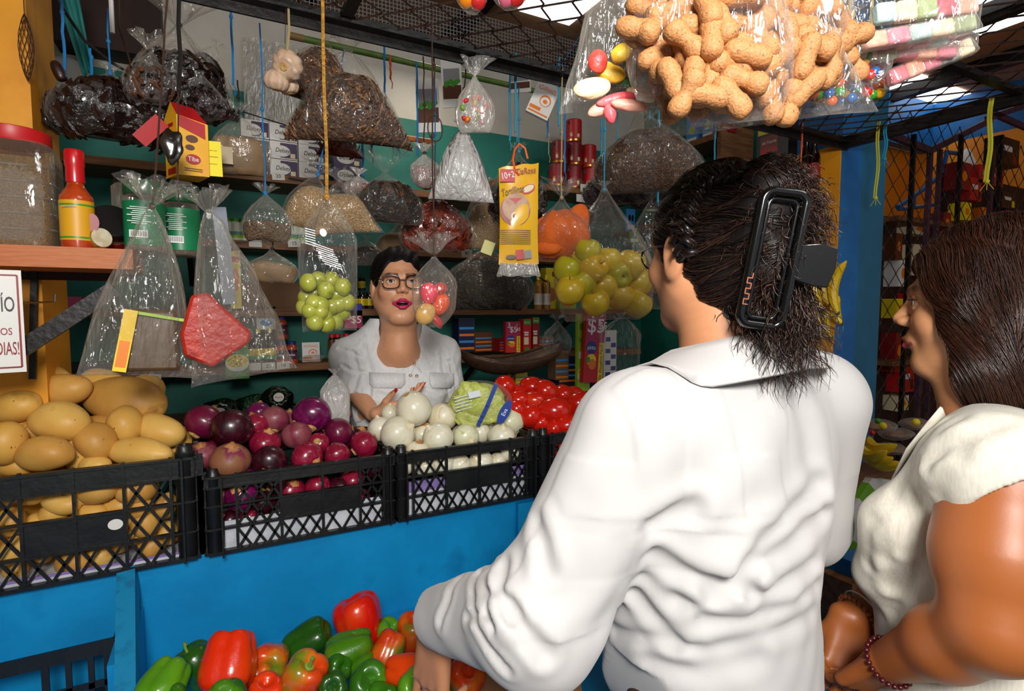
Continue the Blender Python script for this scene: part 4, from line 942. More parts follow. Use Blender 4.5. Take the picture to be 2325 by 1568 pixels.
 for sg in (-1, 1):
  MB().ell(W(B, RB, sg * .09, .04, .045), (.045, .12, .045), blackplastic, RB, 18, 10).build('shoe', root, world=True)
 # ---- hair
 def hv(P):
  q = to_loc(P, H, R)
  d = s_ell(q, (0, -.014, .032), (.082, .100, .092)); d = smin(d, s_ell(q, (0, -.055, -.035), (.062, .058, .062)), .04)
  d = smin(d, s_ell(q, (0, -.108, .020), (.054, .040, .085)), .03)
  d = smax(d, -s_ell(q, (0, .095, -.030), (.095, .085, .085)), .012); d = smax(d, -s_ell(q, (0, .01, -.115), (.10, .07, .065)), .012)
  d = smax(d, -s_ell(q, (.085, .004, -.012), (.022, .024, .036)), .006); d = smax(d, -s_ell(q, (-.085, .004, -.012), (.022, .024, .036)), .006)
  d += .0022 * np.sin(q[:, 2] * 160 + 60 * q[:, 1] + 2 * np.sin(80 * q[:, 0])); return d
 hcf = lambda P: np.tile(np.array(lin('#0c0706')[:3]), (len(P), 1))
 hair = multi('hair', hv, [((.46, .40, 1.30), (.76, .72, 1.60), .0035)], hairb, root, hcf)
 g = np.random.default_rng(5); T = W(H, R, 0, -.13, .005)
 def fl1(P, t):
  q = to_loc(P, H, R); tg = np.stack([q[:, 0] * .15, np.full(len(q), -.13), .01 + .45 * q[:, 2]], 1); v = tg - q; v /= np.linalg.norm(v, axis=1, keepdims=True) + 1e-6
  v[:, 2] -= .35 * (q[:, 1] > -.04) * (q[:, 2] < .08); return v @ np.array(R, np.float32).T
 P0 = scatter_on(hv, W(H, R, 0, -.02, .02), (.11, .13, .12), 5200, lambda P: to_loc(P, H, R)[:, 1] > -.10, .0, 6)
 pt = comb(hv, P0, None, 14, g.uniform(.004, .011, len(P0)), .0032, .9, .10, 7, fl1)
 strands(pt, g.uniform(.00025, .0006, len(P0)), hairm, 'combed_strands', hair, col=haircol(len(P0), '#0e0706', '#6b4a3c', g, .55))['kind'] = 'stuff'
 # curls: loose wavy tufts around the bun and nape
 def curls(n, cen, rad, ln, amp, seed, dirf, r=(.0003, .0007)):
  g = np.random.default_rng(seed); v = g.normal(size=(n, 3)); v /= np.linalg.norm(v, axis=1, keepdims=True); c = np.array(W(H, R, *cen)[:]); P = c + (v * rad) @ np.array(R).T
  K = 16; t = np.linspace(0, 1, K); D = dirf(v, g); D /= np.linalg.norm(D, axis=1, keepdims=True); D = D @ np.array(R).T
  a = np.cross(D, [.2, .5, .8]); a /= np.linalg.norm(a, axis=1, keepdims=True); b = np.cross(D, a); phs = g.uniform(0, 6.28, n); fr = g.uniform(7, 14, n); L = g.uniform(.5, 1.1, n) * ln
  an = phs[:, None] + fr[:, None] * t; A_ = amp * (t ** .7) * g.uniform(.5, 1.2, n)[:, None]
  X = P[:, None] + D[:, None] * (t[None, :, None] * L[:, None, None]) + a[:, None] * (A_ * np.cos(an))[..., None] + b[:, None] * (A_ * np.sin(an))[..., None]
  X[:, :, 2] -= (t ** 2)[None] * .02
  o = strands(X, g.uniform(*r, n), hairm, 'loose_curls', hair, col=haircol(n, '#1a0e0a', '#7a5240', g, .5)); o['kind'] = 'stuff'
 curls(1700, (-.01, -.108, .020), (.052, .040, .085), .034, .0045, 11, lambda v, g: np.cross(v, [0, .3, 1]) * g.choice([-1, 1], (len(v), 1)) + v * .45 + g.normal(size=v.shape) * .35 + [0, 0, -.2])
 curls(800, (-.01, -.098, -.070), (.036, .028, .045), .075, .0075, 12, lambda v, g: v * .3 + g.normal(size=v.shape) * .16 + [0, -.35, -.9])
 curls(160, (0, -.065, -.075), (.04, .03, .02), .035, .004, 14, lambda v, g: v * .3 + g.normal(size=v.shape) * .3 + [0, -.5, -.5])
 # braid along the hairline, crown to behind the ear
 bp = [(1690, 392), (1640, 398), (1590, 425), (1562, 470), (1552, 530), (1568, 590)]
 C_ = [hit(hv, x, y, .45, 1.2) for x, y in bp]; Cc = []
 for i in range(len(C_) - 1):
  for k in range(8): Cc.append(C_[i] * (1 - k / 8) + C_[i + 1] * k / 8)
 Cc = np.array(Cc); Cc = snap(hv, Cc, .004, 2); Tn = np.gradient(Cc, axis=0); Tn /= np.linalg.norm(Tn, axis=1, keepdims=True); Nn = grad(hv, Cc.astype(np.float32)); Bn = np.cross(Tn, Nn)
 t = np.linspace(0, 1, len(Cc)); br = empty('braid', root.location); br.parent = root; br.matrix_parent_inverse = Matrix.Translation(-root.location)
 for k in range(3):
  an = 2 * PI * (t * 5.2 + k / 3); ctr = Cc + Bn * (.0125 * np.sin(an))[:, None] + Nn * (.006 * np.sin(2 * an))[:, None]
  g = np.random.default_rng(20 + k); nS = 90; o1 = g.normal(size=(nS, 2)) * .0036; X = ctr[None] + Bn[None] * o1[:, :1, None] + Nn[None] * o1[:, 1:, None]
  MB().tube([c[:] for c in ctr], .0058, hairm, 8).build('braid_strand', br, world=True, angle=180, col=np.tile(np.array(lin('#0e0706')[:3]), (len(ctr) * 8, 1)))
  strands(X, g.uniform(.0003, .0007, nS), hairm, 'braid_hairs', br, col=haircol(nS, '#160b08', '#7a5644', g, .7))['kind'] = 'stuff'
 # claw clip
 cc = Vector(hit(hv, 1757, 590, .45, 1.2)[:]) ; ray_ = ray(1757, 590).normalized(); cc = cc - ray_ * .014
 nx = (-ray_ + _rt * .35).normalized(); zc = Vector((0, 0, 1)); zc = (zc - nx * zc.dot(nx)).normalized(); xc = zc.cross(nx).normalized(); tilt = math.radians(-8)
 Rc = Matrix((xc, -nx, zc)).transposed() @ Matrix.Rotation(-tilt, 3, 'Y')
 cl = empty('claw_clip', root.location); cl.parent = root; cl.matrix_parent_inverse = Matrix.Translation(-root.location)
 def rr(hw, hh, rad, y, wd, nn=8):
  pts = []
  for cx_, cz_, a0 in ((hw - rad, hh - rad, 0), (-hw + rad, hh - rad, PI / 2), (-hw + rad, -hh + rad, PI), (hw - rad, -hh + rad, 1.5 * PI)):
   for i in range(nn + 1): a = a0 + PI / 2 * i / nn; x_, z_ = cx_ + rad * math.cos(a), cz_ + rad * math.sin(a); pts.append(cc + Rc @ Vector((x_, y + .18 * abs(z_) ** 1.5, z_)))
  return pts
 mb = MB(); mb.tube(rr(.0245, .078, .012, 0, 0), .0056, blackgl, 10, closed=True); mb.tube(rr(.0165, .070, .008, .003, 0), .0030, blackgl, 8, closed=True); mb.build('clip_frame', cl, world=True, angle=180)
 MB().tube(rr(.0245, .078, .012, .055, 0), .0050, blackgl, 8, closed=True).build('clip_frame', cl, world=True, angle=180)
 mb = MB(); mb.tube([cc + Rc @ Vector((.026, .004, z)) for z in (-.006, .02)], .004, blackgl, 8)
 mb.tube([cc + Rc @ Vector((x, y, z)) for x, y, z in ((.027, .018, -.020), (.027, .018, .022))], .0055, blackgl, 12); mb.build('clip_hinge', cl, world=True)
 P_ = [(.028, .002, -.020), (.028, .002, .022), (.048, -.003, .026), (.066, -.006, .022), (.069, -.006, .0), (.064, -.006, -.024), (.048, -.003, -.024)]
 o = MB().poly([cc + Rc @ Vector(p) for p in P_], blackgl, .004, Rc @ Vector((0, -1, 0))).build('clip_tab', cl, world=True); md = o.modifiers.new('b', 'BEVEL'); md.width = .0015; md.segments = 3
 cop = mat('copper_print', '#b86a4a', .4, metal=.6); mb = MB()
 for i in range(6):
  z = -.055 + i * .0062; mb.box(cc + Rc @ Vector((-.0245 + .0, -.0058, z)), (.0062, .0006, .0012), cop, Rc); mb.box(cc + Rc @ Vector((-.0245 + (.0026 if i % 2 else -.0026), -.0058, z + .003)), (.0012, .0006, .0062), cop, Rc)
 mb.build('lettering', cl, world=True)
 # glasses and earring
 gl = empty('eyeglasses', root.location); gl.parent = root; gl.matrix_parent_inverse = Matrix.Translation(-root.location)
 for sg in (-1, 1):
  MB().tube([W(H, R, sg * .078, -.005, .008), W(H, R, sg * .076, .04, .012), W(H, R, sg * .060, .090, .012)], .0014, blackgl, 6).build('temple', gl, world=True)
  pts = [W(H, R, sg * (.034 + .024 * math.cos(a)), .092 - .006 * math.cos(a), .004 + .017 * math.sin(a)) for a in np.linspace(0, 2 * PI, 25)[:-1]]
  MB().tube(pts, .0013, blackgl, 6, closed=True).build('rim', gl, world=True)
 MB().tube([W(H, R, a, .094, .006) for a in (-.010, 0, .010)], .0013, blackgl, 6).build('bridge', gl, world=True)
 for sg in (-1, 1): MB().tube([W(H, R, sg * .078, -.004 + .004 * math.cos(a), -.036 + .005 * math.sin(a)) for a in np.linspace(0, 6.0, 12)], .0008, gold, 6).build('earring', root, world=True)
woman_shirt()
# ---------------------------------------------------------------- shopkeeper behind the counter
def shopkeeper():
 H = atD(905, 650, 1.83); R = frame((-.17, -.98, 0), .07, 0); B = Vector((H.x + .02, 1.895, 0)); RB = frame((-.12, -1, 0)); s = 1.07; op = .010
 root = empty('person', (B.x, B.y, 0), label='shopkeeper in glasses and a white lace-up blouse, palm held out, mouth open', cat='person')
 Rs, Re = Vector((.385, 1.90, 1.215)), atD(806, 885, 1.86); Rw = atD(846, 938, 1.76)
 Lsh, Lel, Lwr = Vector((.715, 1.87, 1.215)), Vector((.765, 1.88, .98)), Vector((.72, 1.86, .84))
 hn, tips = hand(Rw + Vector((.012, -.01, -.002)), (.93, -.25, .42), (.25, -.35, -.9), -1, (.15, .22, .3, .35), .05, .95, (.9, .7))
 def body(P):
  d = face(to_loc(P, H, R), op=op, s=s, fat=.004)
  d = np.minimum(d, s_caps(P, Rs, Re, .045, .038)); d = smin(d, s_caps(P, Re, Rw, .036, .025), .02); d = caps_union(P, d, hn)
  d = np.minimum(d, s_caps(P, Lsh, Lel, .045, .038)); d = smin(d, s_caps(P, Lel, Lwr, .036, .025), .02)
  q = to_loc(P, B, RB); c = s_ell(q, (0, .0, 1.17), (.15, .085, .10)); c = smin(c, s_caps(P, Rs, Lsh, .045, .045), .05); d = smin(d, c, .05); d = smin(d, s_ell(q, (0, 0, 1.0), (.14, .08, .2)), .05); return d
 def bc(P):
  c = facecol(P, H, R, '#d79c76', '#c4205e', '#20120c', op, s, .0022); return c
 multi('body', body, [((H.x - .11, H.y - .14, 1.30), (H.x + .11, H.y + .12, 1.58), .0019), ((.24, 1.66, .80), (.88, 2.0, 1.30), .0034)], skin2, root, bc)
 nails(root, tips, mat('red_nail_polish', '#b3121e', .15, coat=.6), .95)
 eyes(root, H, R, (-.05, 1, .12), s)
 # teeth
 tm = mat('teeth', '#e8e2d6', .3); mb = MB()
 for i in range(-4, 5): mb.box(W(H, R, i * .0030 * s, (.0835 - abs(i) * .0009) * s, (-.0535 - op * .1) * s), (.0028 * s, .003, .0045 * s), tm, R)
 mb.build('upper_teeth', root, world=True)
 # glasses
 gl = empty('eyeglasses', root.location); gl.parent = root; gl.matrix_parent_inverse = Matrix.Translation(-root.location)
 lensm = film('lens_glass', base=.01, edge=.05, wr=0.0, gloss=.004, rough=.02); rimm = mat('dark_tortoise_rim', '#15100d', .2, c2='#2a1a10', scale=60, coat=.5)
 for sg in (-1, 1):
  pts = []
  for a in np.linspace(0, 2 * PI, 33)[:-1]:
   ca, sa = math.cos(a), math.sin(a); sq = (abs(ca) ** 3 + abs(sa) ** 3) ** (-1 / 3)
   pts.append(W(H, R, sg * (.0330 + .0255 * ca * sq * .95) * s, (.0985 - .35 * abs(.033 + .0255 * ca * sq) ** 1.3) * s + .008, (.002 + (.0195 + .001 * ca) * sa * sq) * s))
  MB().tube(pts, [.0019 + .0010 * max(0, math.sin(a)) for a in np.linspace(0, 2 * PI, 33)[:-1]], rimm, 8, closed=True).build('rim', gl, world=True)
  MB().poly(pts, lensm).build('lens', gl, world=True)
  MB().tube([W(H, R, sg * .060 * s, .094 * s, .010 * s), W(H, R, sg * .074 * s, .075 * s, .010 * s), W(H, R, sg * .080 * s, .0, .006 * s)], .0014, rimm, 6).build('temple', gl, world=True)
 MB().tube([W(H, R, a * s, (.1065 - abs(a) * .3) * s, .008 * s) for a in (-.010, -.004, .004, .010)], .0014, rimm, 6).build('bridge', gl, world=True)
 for sg in (-1, 1):
  mb = MB()
  for k in range(3): mb.tube([W(H, R, sg * .080 * s + .0028 * math.cos(a), (-.004 + .001 * math.sin(a)), (-.038 - .007 * k) * s + .0034 * math.sin(a)) for a in np.linspace(0, 2 * PI, 11)[:-1]], .0009, gold, 6, closed=True)
  mb.build('earring', root, world=True)
 # hair drawn back
 def hv(P):
  q = to_loc(P, H, R) / s; d = s_ell(q, (0, -.018, .034), (.082, .098, .092)); d = smin(d, s_ell(q, (0, -.07, -.03), (.06, .05, .06)), .03)
  d = smax(d, -s_ell(q, (0, .108, -.010), (.088, .090, .086)), .008); d = smax(d, -s_ell(q, (0, .02, -.10), (.12, .09, .075)), .01)
  qm = np.abs(q[:, 0]); d += .0016 * np.sin(q[:, 0] * 210 + 3 * np.sin(q[:, 2] * 40)); return d * s
 hair = multi('hair', hv, [((H.x - .12, H.y - .12, 1.34), (H.x + .12, H.y + .16, 1.60), .003)], hairb, root, lambda P: np.tile(np.array(lin('#0d0808')[:3]), (len(P), 1)))
 g = np.random.default_rng(31); P0 = scatter_on(hv, H + Vector((0, 0, .03)), (.11, .13, .12), 2200, lambda P: (to_loc(P, H, R)[:, 1] > -.06), 0, 32)
 fl = lambda P, t: ((np.array([0, -.12, .03], np.float32) - to_loc(P, H, R)) @ np.array(R, np.float32).T)
 strands(comb(hv, P0, None, 9, g.uniform(.004, .010, len(P0)), .002, .9, .08, 33, fl), g.uniform(.0002, .0005, len(P0)), hairm, 'combed_strands', hair, col=haircol(len(P0), '#0e0808', '#4a3028', g, .5))['kind'] = 'stuff'
 # blouse
 def base(P):
  q = to_loc(P, B, RB); d = s_ell(q, (0, -.005, 1.12), (.178, .112, .17)); d = smin(d, s_ell(q, (0, .0, .95), (.168, .115, .18)), .08); d = smin(d, s_caps(P, Rs, Lsh, .054, .054), .06); N_ = H + Vector((0, .05, -.13)); d = smin(d, s_caps(P, N_ + Vector((-.05, 0, 0)), Rs + Vector((.02, 0, .01)), .040, .045), .05); d = smin(d, s_caps(P, N_ + Vector((.05, 0, 0)), Lsh + Vector((-.02, 0, .01)), .040, .045), .05)
  qm = np.stack([np.abs(q[:, 0]), q[:, 1], q[:, 2]], 1); d = smin(d, s_ell(qm, (.078, .070, 1.085), (.066, .050, .062)), .05); d = smin(d, s_ell(q, (0, -.03, 1.24), (.11, .06, .05)), .05)
  a = s_caps(P, Rs, Re, .056, .060); b = s_caps(P, Lsh, Lel, .056, .056); return smin(smin(d, a, .035), b, .035)
 ln = []
 for pts, wd, dp in [([(800, 800), (812, 850), (800, 890)], .008, .007), ([(826, 790), (840, 850), (838, 900)], .009, .006), ([(780, 830), (800, 842), (830, 846)], .006, .005), ([(770, 790), (800, 800), (822, 812)], .006, .005),
      ([(1005, 800), (1010, 850), (1020, 890)], .009, .006), ([(860, 895), (900, 905), (960, 905)], .009, .005), ([(905, 850), (908, 900), (915, 940)], .010, .004), ([(1020, 820), (1030, 850), (1035, 880)], .007, .006), ([(960, 880), (990, 890), (1020, 880)], .008, .005), ([(850, 770), (862, 800), (880, 830)], .010, .003)]:
  ln.append(([hit(base, x, y, 1.4, 2.4) for x, y in pts], wd, dp))
 NA = [hit(base, x, y, 1.4, 2.4) for x, y in [(836, 735), (868, 778), (905, 806), (940, 802), (962, 770), (972, 738)]]
 def blouse(P):
  d = base(P)
  for pp, wd, dp in ln:
   dd = polydist(P, pp); d = d + dp * np.exp(-(dd / wd) ** 2) - dp * .4 * np.exp(-((dd - 2 * wd) / wd) ** 2)
  d = d + .0012 * np.sin(P[:, 2] * 90 + 4 * np.sin(P[:, 0] * 30)) * np.sin(P[:, 0] * 60)
  q = to_loc(P, B, RB)
  # neckline: scooped hole opening forwards
  hole = s_caps(P, A3(W(B, RB, 0, .04, 1.345)), A3(W(B, RB, -.005, .22, 1.165)), .082, .038); d = smax(d, -hole, .004)
  A_ = A3((Re - Rs).normalized()); d = np.where(P[:, 0] < .40, smax(d, (P - A3(Re)) @ A_ - .012, .006), d)
  A_ = A3((Lel - Lsh).normalized()); d = np.where(P[:, 0] > .74, smax(d, (P - A3(Lel)) @ A_ - .012, .006), d)
  d = smax(d, -s_caps(P, Re - (Re - Rs).normalized() * .0, Re + (Re - Rs) * .5, .052, .054), .004); return d
 multi('blouse', blouse, [((.22, 1.66, .80), (.90, 2.02, 1.32), .0036)], linen2, root)
 # pocket flaps, placket, lacing
 for x0, x1 in ((838, 920), (975, 1030)):
  top = [hit(base, x0 + (x1 - x0) * t, 845 + 2 * t, 1.4, 2.4) for t in np.linspace(0, 1, 9)]; bot = [hit(base, x0 + (x1 - x0) * t, 868 + (12 if .1 < t < .9 else 2), 1.4, 2.4) for t in np.linspace(0, 1, 9)]
  nv = RB @ Vector((0, .0055, 0)); V = [Vector(p) + nv * (.3 + .7 * (k > 8)) for k, p in enumerate(top + bot)]
  mb = MB().add([v[:] for v in V], [(i, i + 1, i + 10, i + 9) for i in range(8)], linen2); o = mb.build('pocket_flap', root, world=True); md = o.modifiers.new('t', 'SOLIDIFY'); md.thickness = .0025
 def on(x, y, o=.003): return Vector(hit(base, x, y, 1.4, 2.4)[:]) + RB @ Vector((0, o, 0))
 mb = MB()
 for x in (925, 948): mb.tube([on(x + (y - 790) * .03, y, .0) for y in range(800, 870, 8)], .0012, linen2, 5)
 mb.build('placket', root, world=True)
 E = [(941, 801), (941, 827), (946, 853), (923, 826), (932, 852)]
 for x, y in E:
  c = on(x, y, .002); MB().tube([c + RB @ Vector((.0042 * math.cos(a), 0, .0042 * math.sin(a))) for a in np.linspace(0, 2 * PI, 13)[:-1]], .0013, gold, 6, closed=True).build('eyelet', root, world=True)
 mb = MB(); mb.tube([on(941, 801, .004), on(932, 814, .005), on(923, 826, .004)], .0011, linen2, 5); mb.tube([on(941, 827, .004), on(936, 840, .005), on(932, 852, .004)], .0011, linen2, 5)
 mb.tube([on(941, 827, .004), on(948, 835, .008), on(957, 845, .008), on(952, 835, .007), on(943, 815, .006)], .0011, linen2, 5); mb.tube([on(925, 800, .004), on(915, 806, .006), on(905, 803, .006)], .001, linen2, 5); mb.build('lace', root, world=True)
 def pants(P):
  q = to_loc(P, B, RB); A = np.stack([np.abs(q[:, 0]), q[:, 1], q[:, 2]], 1); d = s_ell(q, (0, 0, .80), (.175, .125, .15)); return smin(d, s_caps(A, (.09, 0, .72), (.09, 0, .06), .095, .06), .05)
 multi('trousers', pants, [((.28, 1.77, .0), (.84, 2.04, .93), .012)], mat('navy_cloth', '#14161d', .8), root)
shopkeeper()
# ---------------------------------------------------------------- woman at the right edge, in profile
def woman_right():
 H = atD(2232, 692, .83); Fd = (-.30, .954, 0); R = frame(Fd, -.03); s = 1.02; RB = frame((-.27, .963, 0)); B = Vector((1.055, .375, 0))
 root = empty('person', (B.x, B.y, 0), label='woman with brown bob hair and sleeveless cream blouse in profile, hands clasped', cat='person')
 Ls, Le, Lw = atD(2285, 1100, .70), atD(2262, 1420, .665), atD(2010, 1505, .83)
 Rs, Re, Rw = Vector((1.20, .43, 1.17)), Vector((1.22, .50, .93)), atD(1935, 1402, .98)
 h1, t1 = hand(Rw + Vector((0, 0, 0)), tuple(atD(1918, 1530, .95) - Rw), (-.6, -.55, .2), 1, (.25, .3, .35, .45), .02, .95, (.75, .25))
 h2, t2 = hand(Lw, tuple(atD(1925, 1560, .90) - Lw), (-.3, -.7, .35), -1, (.45, .5, .55, .6), .0, .95, (.4, .3))
 def body(P):
  d = face(to_loc(P, H, R), s=s, fat=.003)
  d = smin(d, s_caps(P, H + Vector((0, 0, -.14)), B + Vector((0, .0, 1.10)), .050, .09), .03); d = smin(d, s_caps(P, Ls, Rs, .05, .05), .04)
  a = smin(s_caps(P, Ls, Ls * .45 + Le * .55, .072, .067), s_caps(P, Ls * .45 + Le * .55, Le, .067, .050), .03); a = smin(a, s_caps(P, Le, Le * .6 + Lw * .4, .052, .045), .02); a = smin(a, s_caps(P, Le * .6 + Lw * .4, Lw, .045, .027), .02)
  a = caps_union(P, a, h2); d = smin(d, a, .03)
  b = smin(s_caps(P, Rs, Re, .06, .045), s_caps(P, Re, Rw, .042, .026), .02); b = caps_union(P, b, h1); d = np.minimum(d, b); return d
 def bc(P):
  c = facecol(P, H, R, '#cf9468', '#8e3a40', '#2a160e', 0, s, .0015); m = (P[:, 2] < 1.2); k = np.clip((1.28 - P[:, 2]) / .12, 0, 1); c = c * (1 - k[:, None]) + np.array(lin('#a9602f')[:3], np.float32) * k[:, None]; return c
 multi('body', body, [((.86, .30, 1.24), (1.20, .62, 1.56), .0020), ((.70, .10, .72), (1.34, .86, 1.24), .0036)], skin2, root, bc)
 nm = mat('dark_red_nail_polish', '#3a0710', .12, coat=.7); nails(root, t1, nm, 1.0); nails(root, t2, nm, 1.0)
 eyes(root, H, R, (.1, 1, .0), s)
 lash = mat('eyelash', '#120a08', .6); mb = MB()
 for sg in (-1, 1):
  for i in range(9):
   t = i / 8; a, b = (.020 + .024 * t), .0835 - .012 * t * t; mb.tube([W(H, R, sg * a * s, (b - .002) * s, .0105 * s), W(H, R, sg * (a + .001) * s, (b + .003) * s, .0098 * s), W(H, R, sg * (a + .002) * s, (b + .007) * s, .0125 * s)], [.0005, .0004, .0001], lash, 4)
 mb.build('eyelashes', root, world=True)
 # bob
 def hv(P):
  q = to_loc(P, H, R) / s; d = s_ell(q, (0, -.020, .030), (.094, .112, .100)); d = smin(d, s_ell(q, (0, -.045, -.045), (.108, .092, .085)), .05); d = smin(d, s_ell(q, (0, -.055, -.105), (.112, .085, .060)), .04)
  qm = np.stack([np.abs(q[:, 0]), q[:, 1], q[:, 2]], 1)
  d = smax(d, -s_ell(q, (0, .124, -.045), (.150, .100, .118)), .010); d = smax(d, -s_ell(q, (0, .05, -.165), (.07, .10, .10)), .02)
  d += .003 * np.sin(q[:, 0] * 120 + q[:, 1] * 90 + 2 * np.sin(q[:, 2] * 30)); return d * s
 hair = multi('hair', hv, [((H.x - .2, H.y - .2, 1.2), (H.x + .2, H.y + .16, 1.56), .004)], hairb, root, lambda P: np.tile(np.array(lin('#1c0b06')[:3]), (len(P), 1)))
 g = np.random.default_rng(41)
 def flow(P, t):
  q = to_loc(P, H, R); v = np.stack([q[:, 0] * 2.2 + .02 * np.sin(q[:, 1] * 60), -.30 * np.abs(q[:, 1] - .02) * (q[:, 2] > .05) - .02 + .16 * np.clip((-.06 - q[:, 2]) / .06, 0, 1) * (q[:, 1] + .03), np.full(len(q), -.16)], 1)
  v[:, 0] += np.where(q[:, 2] > .08, np.sign(q[:, 0] + .01) * .25, 0); v[:, 0] -= np.clip((-.05 - q[:, 2]) / .08, 0, 1) * q[:, 0] * 2.6; return v @ np.array(R, np.float32).T
 P0 = scatter_on(hv, H + Vector((0, 0, .02)), (.13, .14, .13), 15000, lambda P: (to_loc(P, H, R)[:, 2] > -.07), 0, 42)
 pt = comb(hv, P0, None, 16, g.uniform(.006, .013, len(P0)), .006, .55, .055, 43, flow)
 strands(pt, g.uniform(.0002, .0005, len(P0)), hairm, 'bob_strands', hair, col=haircol(len(P0), '#2a140c', '#6e3d24', g, .6))['kind'] = 'stuff'
 pn = [atD(x, y, d) for x, y, d in ((2150, 1060, .78), (2040, 1190, .83), (1995, 1300, .88), (2030, 1375, .90))]
 # blouse
 def base(P):
  q = to_loc(P, B, RB); d = s_ell(q, (0, .005, 1.06), (.165, .125, .17)); d = smin(d, s_ell(q, (0, .0, .86), (.19, .155, .20)), .09); d = smin(d, s_caps(P, Ls + Vector((-.004, .006, .014)), Rs + Vector((-.02, 0, .02)), .080, .066), .05); d = smin(d, s_caps(P, H + Vector((0, 0, -.18)), B + Vector((0, 0, 1.10)), .055, .108), .02)
  qm = np.stack([np.abs(q[:, 0]), q[:, 1], q[:, 2]], 1); d = smin(d, s_ell(qm, (.075, .080, 1.02), (.07, .062, .075)), .06)
  d = smin(d, s_caps(P, pn[0], pn[1], .030, .040), .05); d = smin(d, s_caps(P, pn[1], pn[2], .040, .030), .04); return smin(d, s_caps(P, pn[2], pn[3], .030, .020), .03)
 ln = []
 for pts, wd, dp in [([(2165, 1010), (2090, 1130), (2050, 1260), (2040, 1330)], .008, .010), ([(2100, 1000), (2040, 1120), (2000, 1260)], .008, .006), ([(2180, 950), (2120, 1020), (2060, 1090)], .007, .005), ([(2040, 1120), (2015, 1230), (2020, 1330)], .006, .006),
      ([(2240, 960), (2170, 1030), (2130, 1120)], .008, .006), ([(2130, 1180), (2080, 1290), (2030, 1390)], .007, .008), ([(2090, 1060), (2060, 1150), (2055, 1250)], .006, .007), ([(2010, 1080), (1985, 1180), (1975, 1280)], .006, .006), ([(2200, 985), (2150, 1005), (2110, 1060)], .006, .006), ([(2290, 960), (2240, 985), (2190, 1040)], .006, .005)]:
  ln.append(([hit(base, x, y, .5, 1.4) for x, y in pts], wd, dp))
 def blouse(P):
  d = base(P)
  for pp, wd, dp in ln:
   dd = polydist(P, pp); dp = dp * .5; wd = wd * 1.5; d = d + dp * np.exp(-(dd / wd) ** 2) - dp * .5 * np.exp(-((dd - 2 * wd) / wd) ** 2)
  d = smax(d, -s_caps(P, H + Vector((0, -.03, -.12)), H + Vector((-.075, .20, -.265)), .070, .028), .006)
  d = smax(d, -s_caps(P, Ls + Vector((-.03, -.06, -.052)), Le, .088, .080), .004)
  d = smax(d, -s_caps(P, Rs + Vector((.07, .02, -.03)), Re, .08, .06), .006)
  return d
 multi('blouse', blouse, [((.78, .12, .70), (1.36, .66, 1.26), .004)], linen, root)
 # lapel
 L = [atD(*p) for p in ((2140, 925, .76), (2110, 960, .775), (2062, 1020, .81), (2028, 1090, .84), (2052, 1075, .86), (2100, 1010, .86), (2150, 950, .84))]
 o = MB().poly(L, linen).build('lapel', root, world=True); md = o.modifiers.new('t', 'SOLIDIFY'); md.thickness = .003
 def skirt(P):
  q = to_loc(P, B, RB); A = np.stack([np.abs(q[:, 0]), q[:, 1], q[:, 2]], 1); d = s_ell(q, (0, 0, .74), (.20, .165, .18)); return smin(d, s_caps(A, (.10, 0, .66), (.09, 0, .06), .11, .06), .05)
 multi('trousers', skirt, [((.8, .16, 0), (1.32, .6, .80), .012)], mat('white_trousers', '#cfcfca', .8, c2='#c4c4be', scale=40), root)
 # bracelets
 bead = mat('wooden_bead', '#8a4a1c', .35, c2='#a55f2a', scale=50, coat=.3); wh = mat('white_band', '#e8e8e4', .4)
 ax = (Rw - Re).normalized(); e1 = ax.orthogonal().normalized(); e2 = ax.cross(e1); b0 = Rw - ax * .012
 br = MB()
 for k in range(22): a = 2 * PI * k / 22; br.ell(b0 + (e1 * math.cos(a) + e2 * math.sin(a)) * .0335, (.0048, .0048, .0048), bead, None, 10, 7)
 br.build('bead_bracelet', root, world=True)
 MB().tube([b0 - ax * .014 + (e1 * math.cos(a) + e2 * math.sin(a)) * (.036) for a in np.linspace(0, 2 * PI, 25)[:-1]], .0016, wh, 6, closed=True).build('white_bracelet', root, world=True)
 ax = (Lw - Le).normalized(); e1 = ax.orthogonal().normalized(); e2 = ax.cross(e1); rd = mat('dark_red_bead', '#4a0d12', .3, coat=.4); br = MB()
 for k in range(24): a = 2 * PI * k / 24; br.ell(Lw - ax * .01 + (e1 * math.cos(a) + e2 * math.sin(a)) * .0330, (.0042,) * 3, rd, None, 10, 7)
 br.build('bead_bracelet', root, world=True)
woman_right()
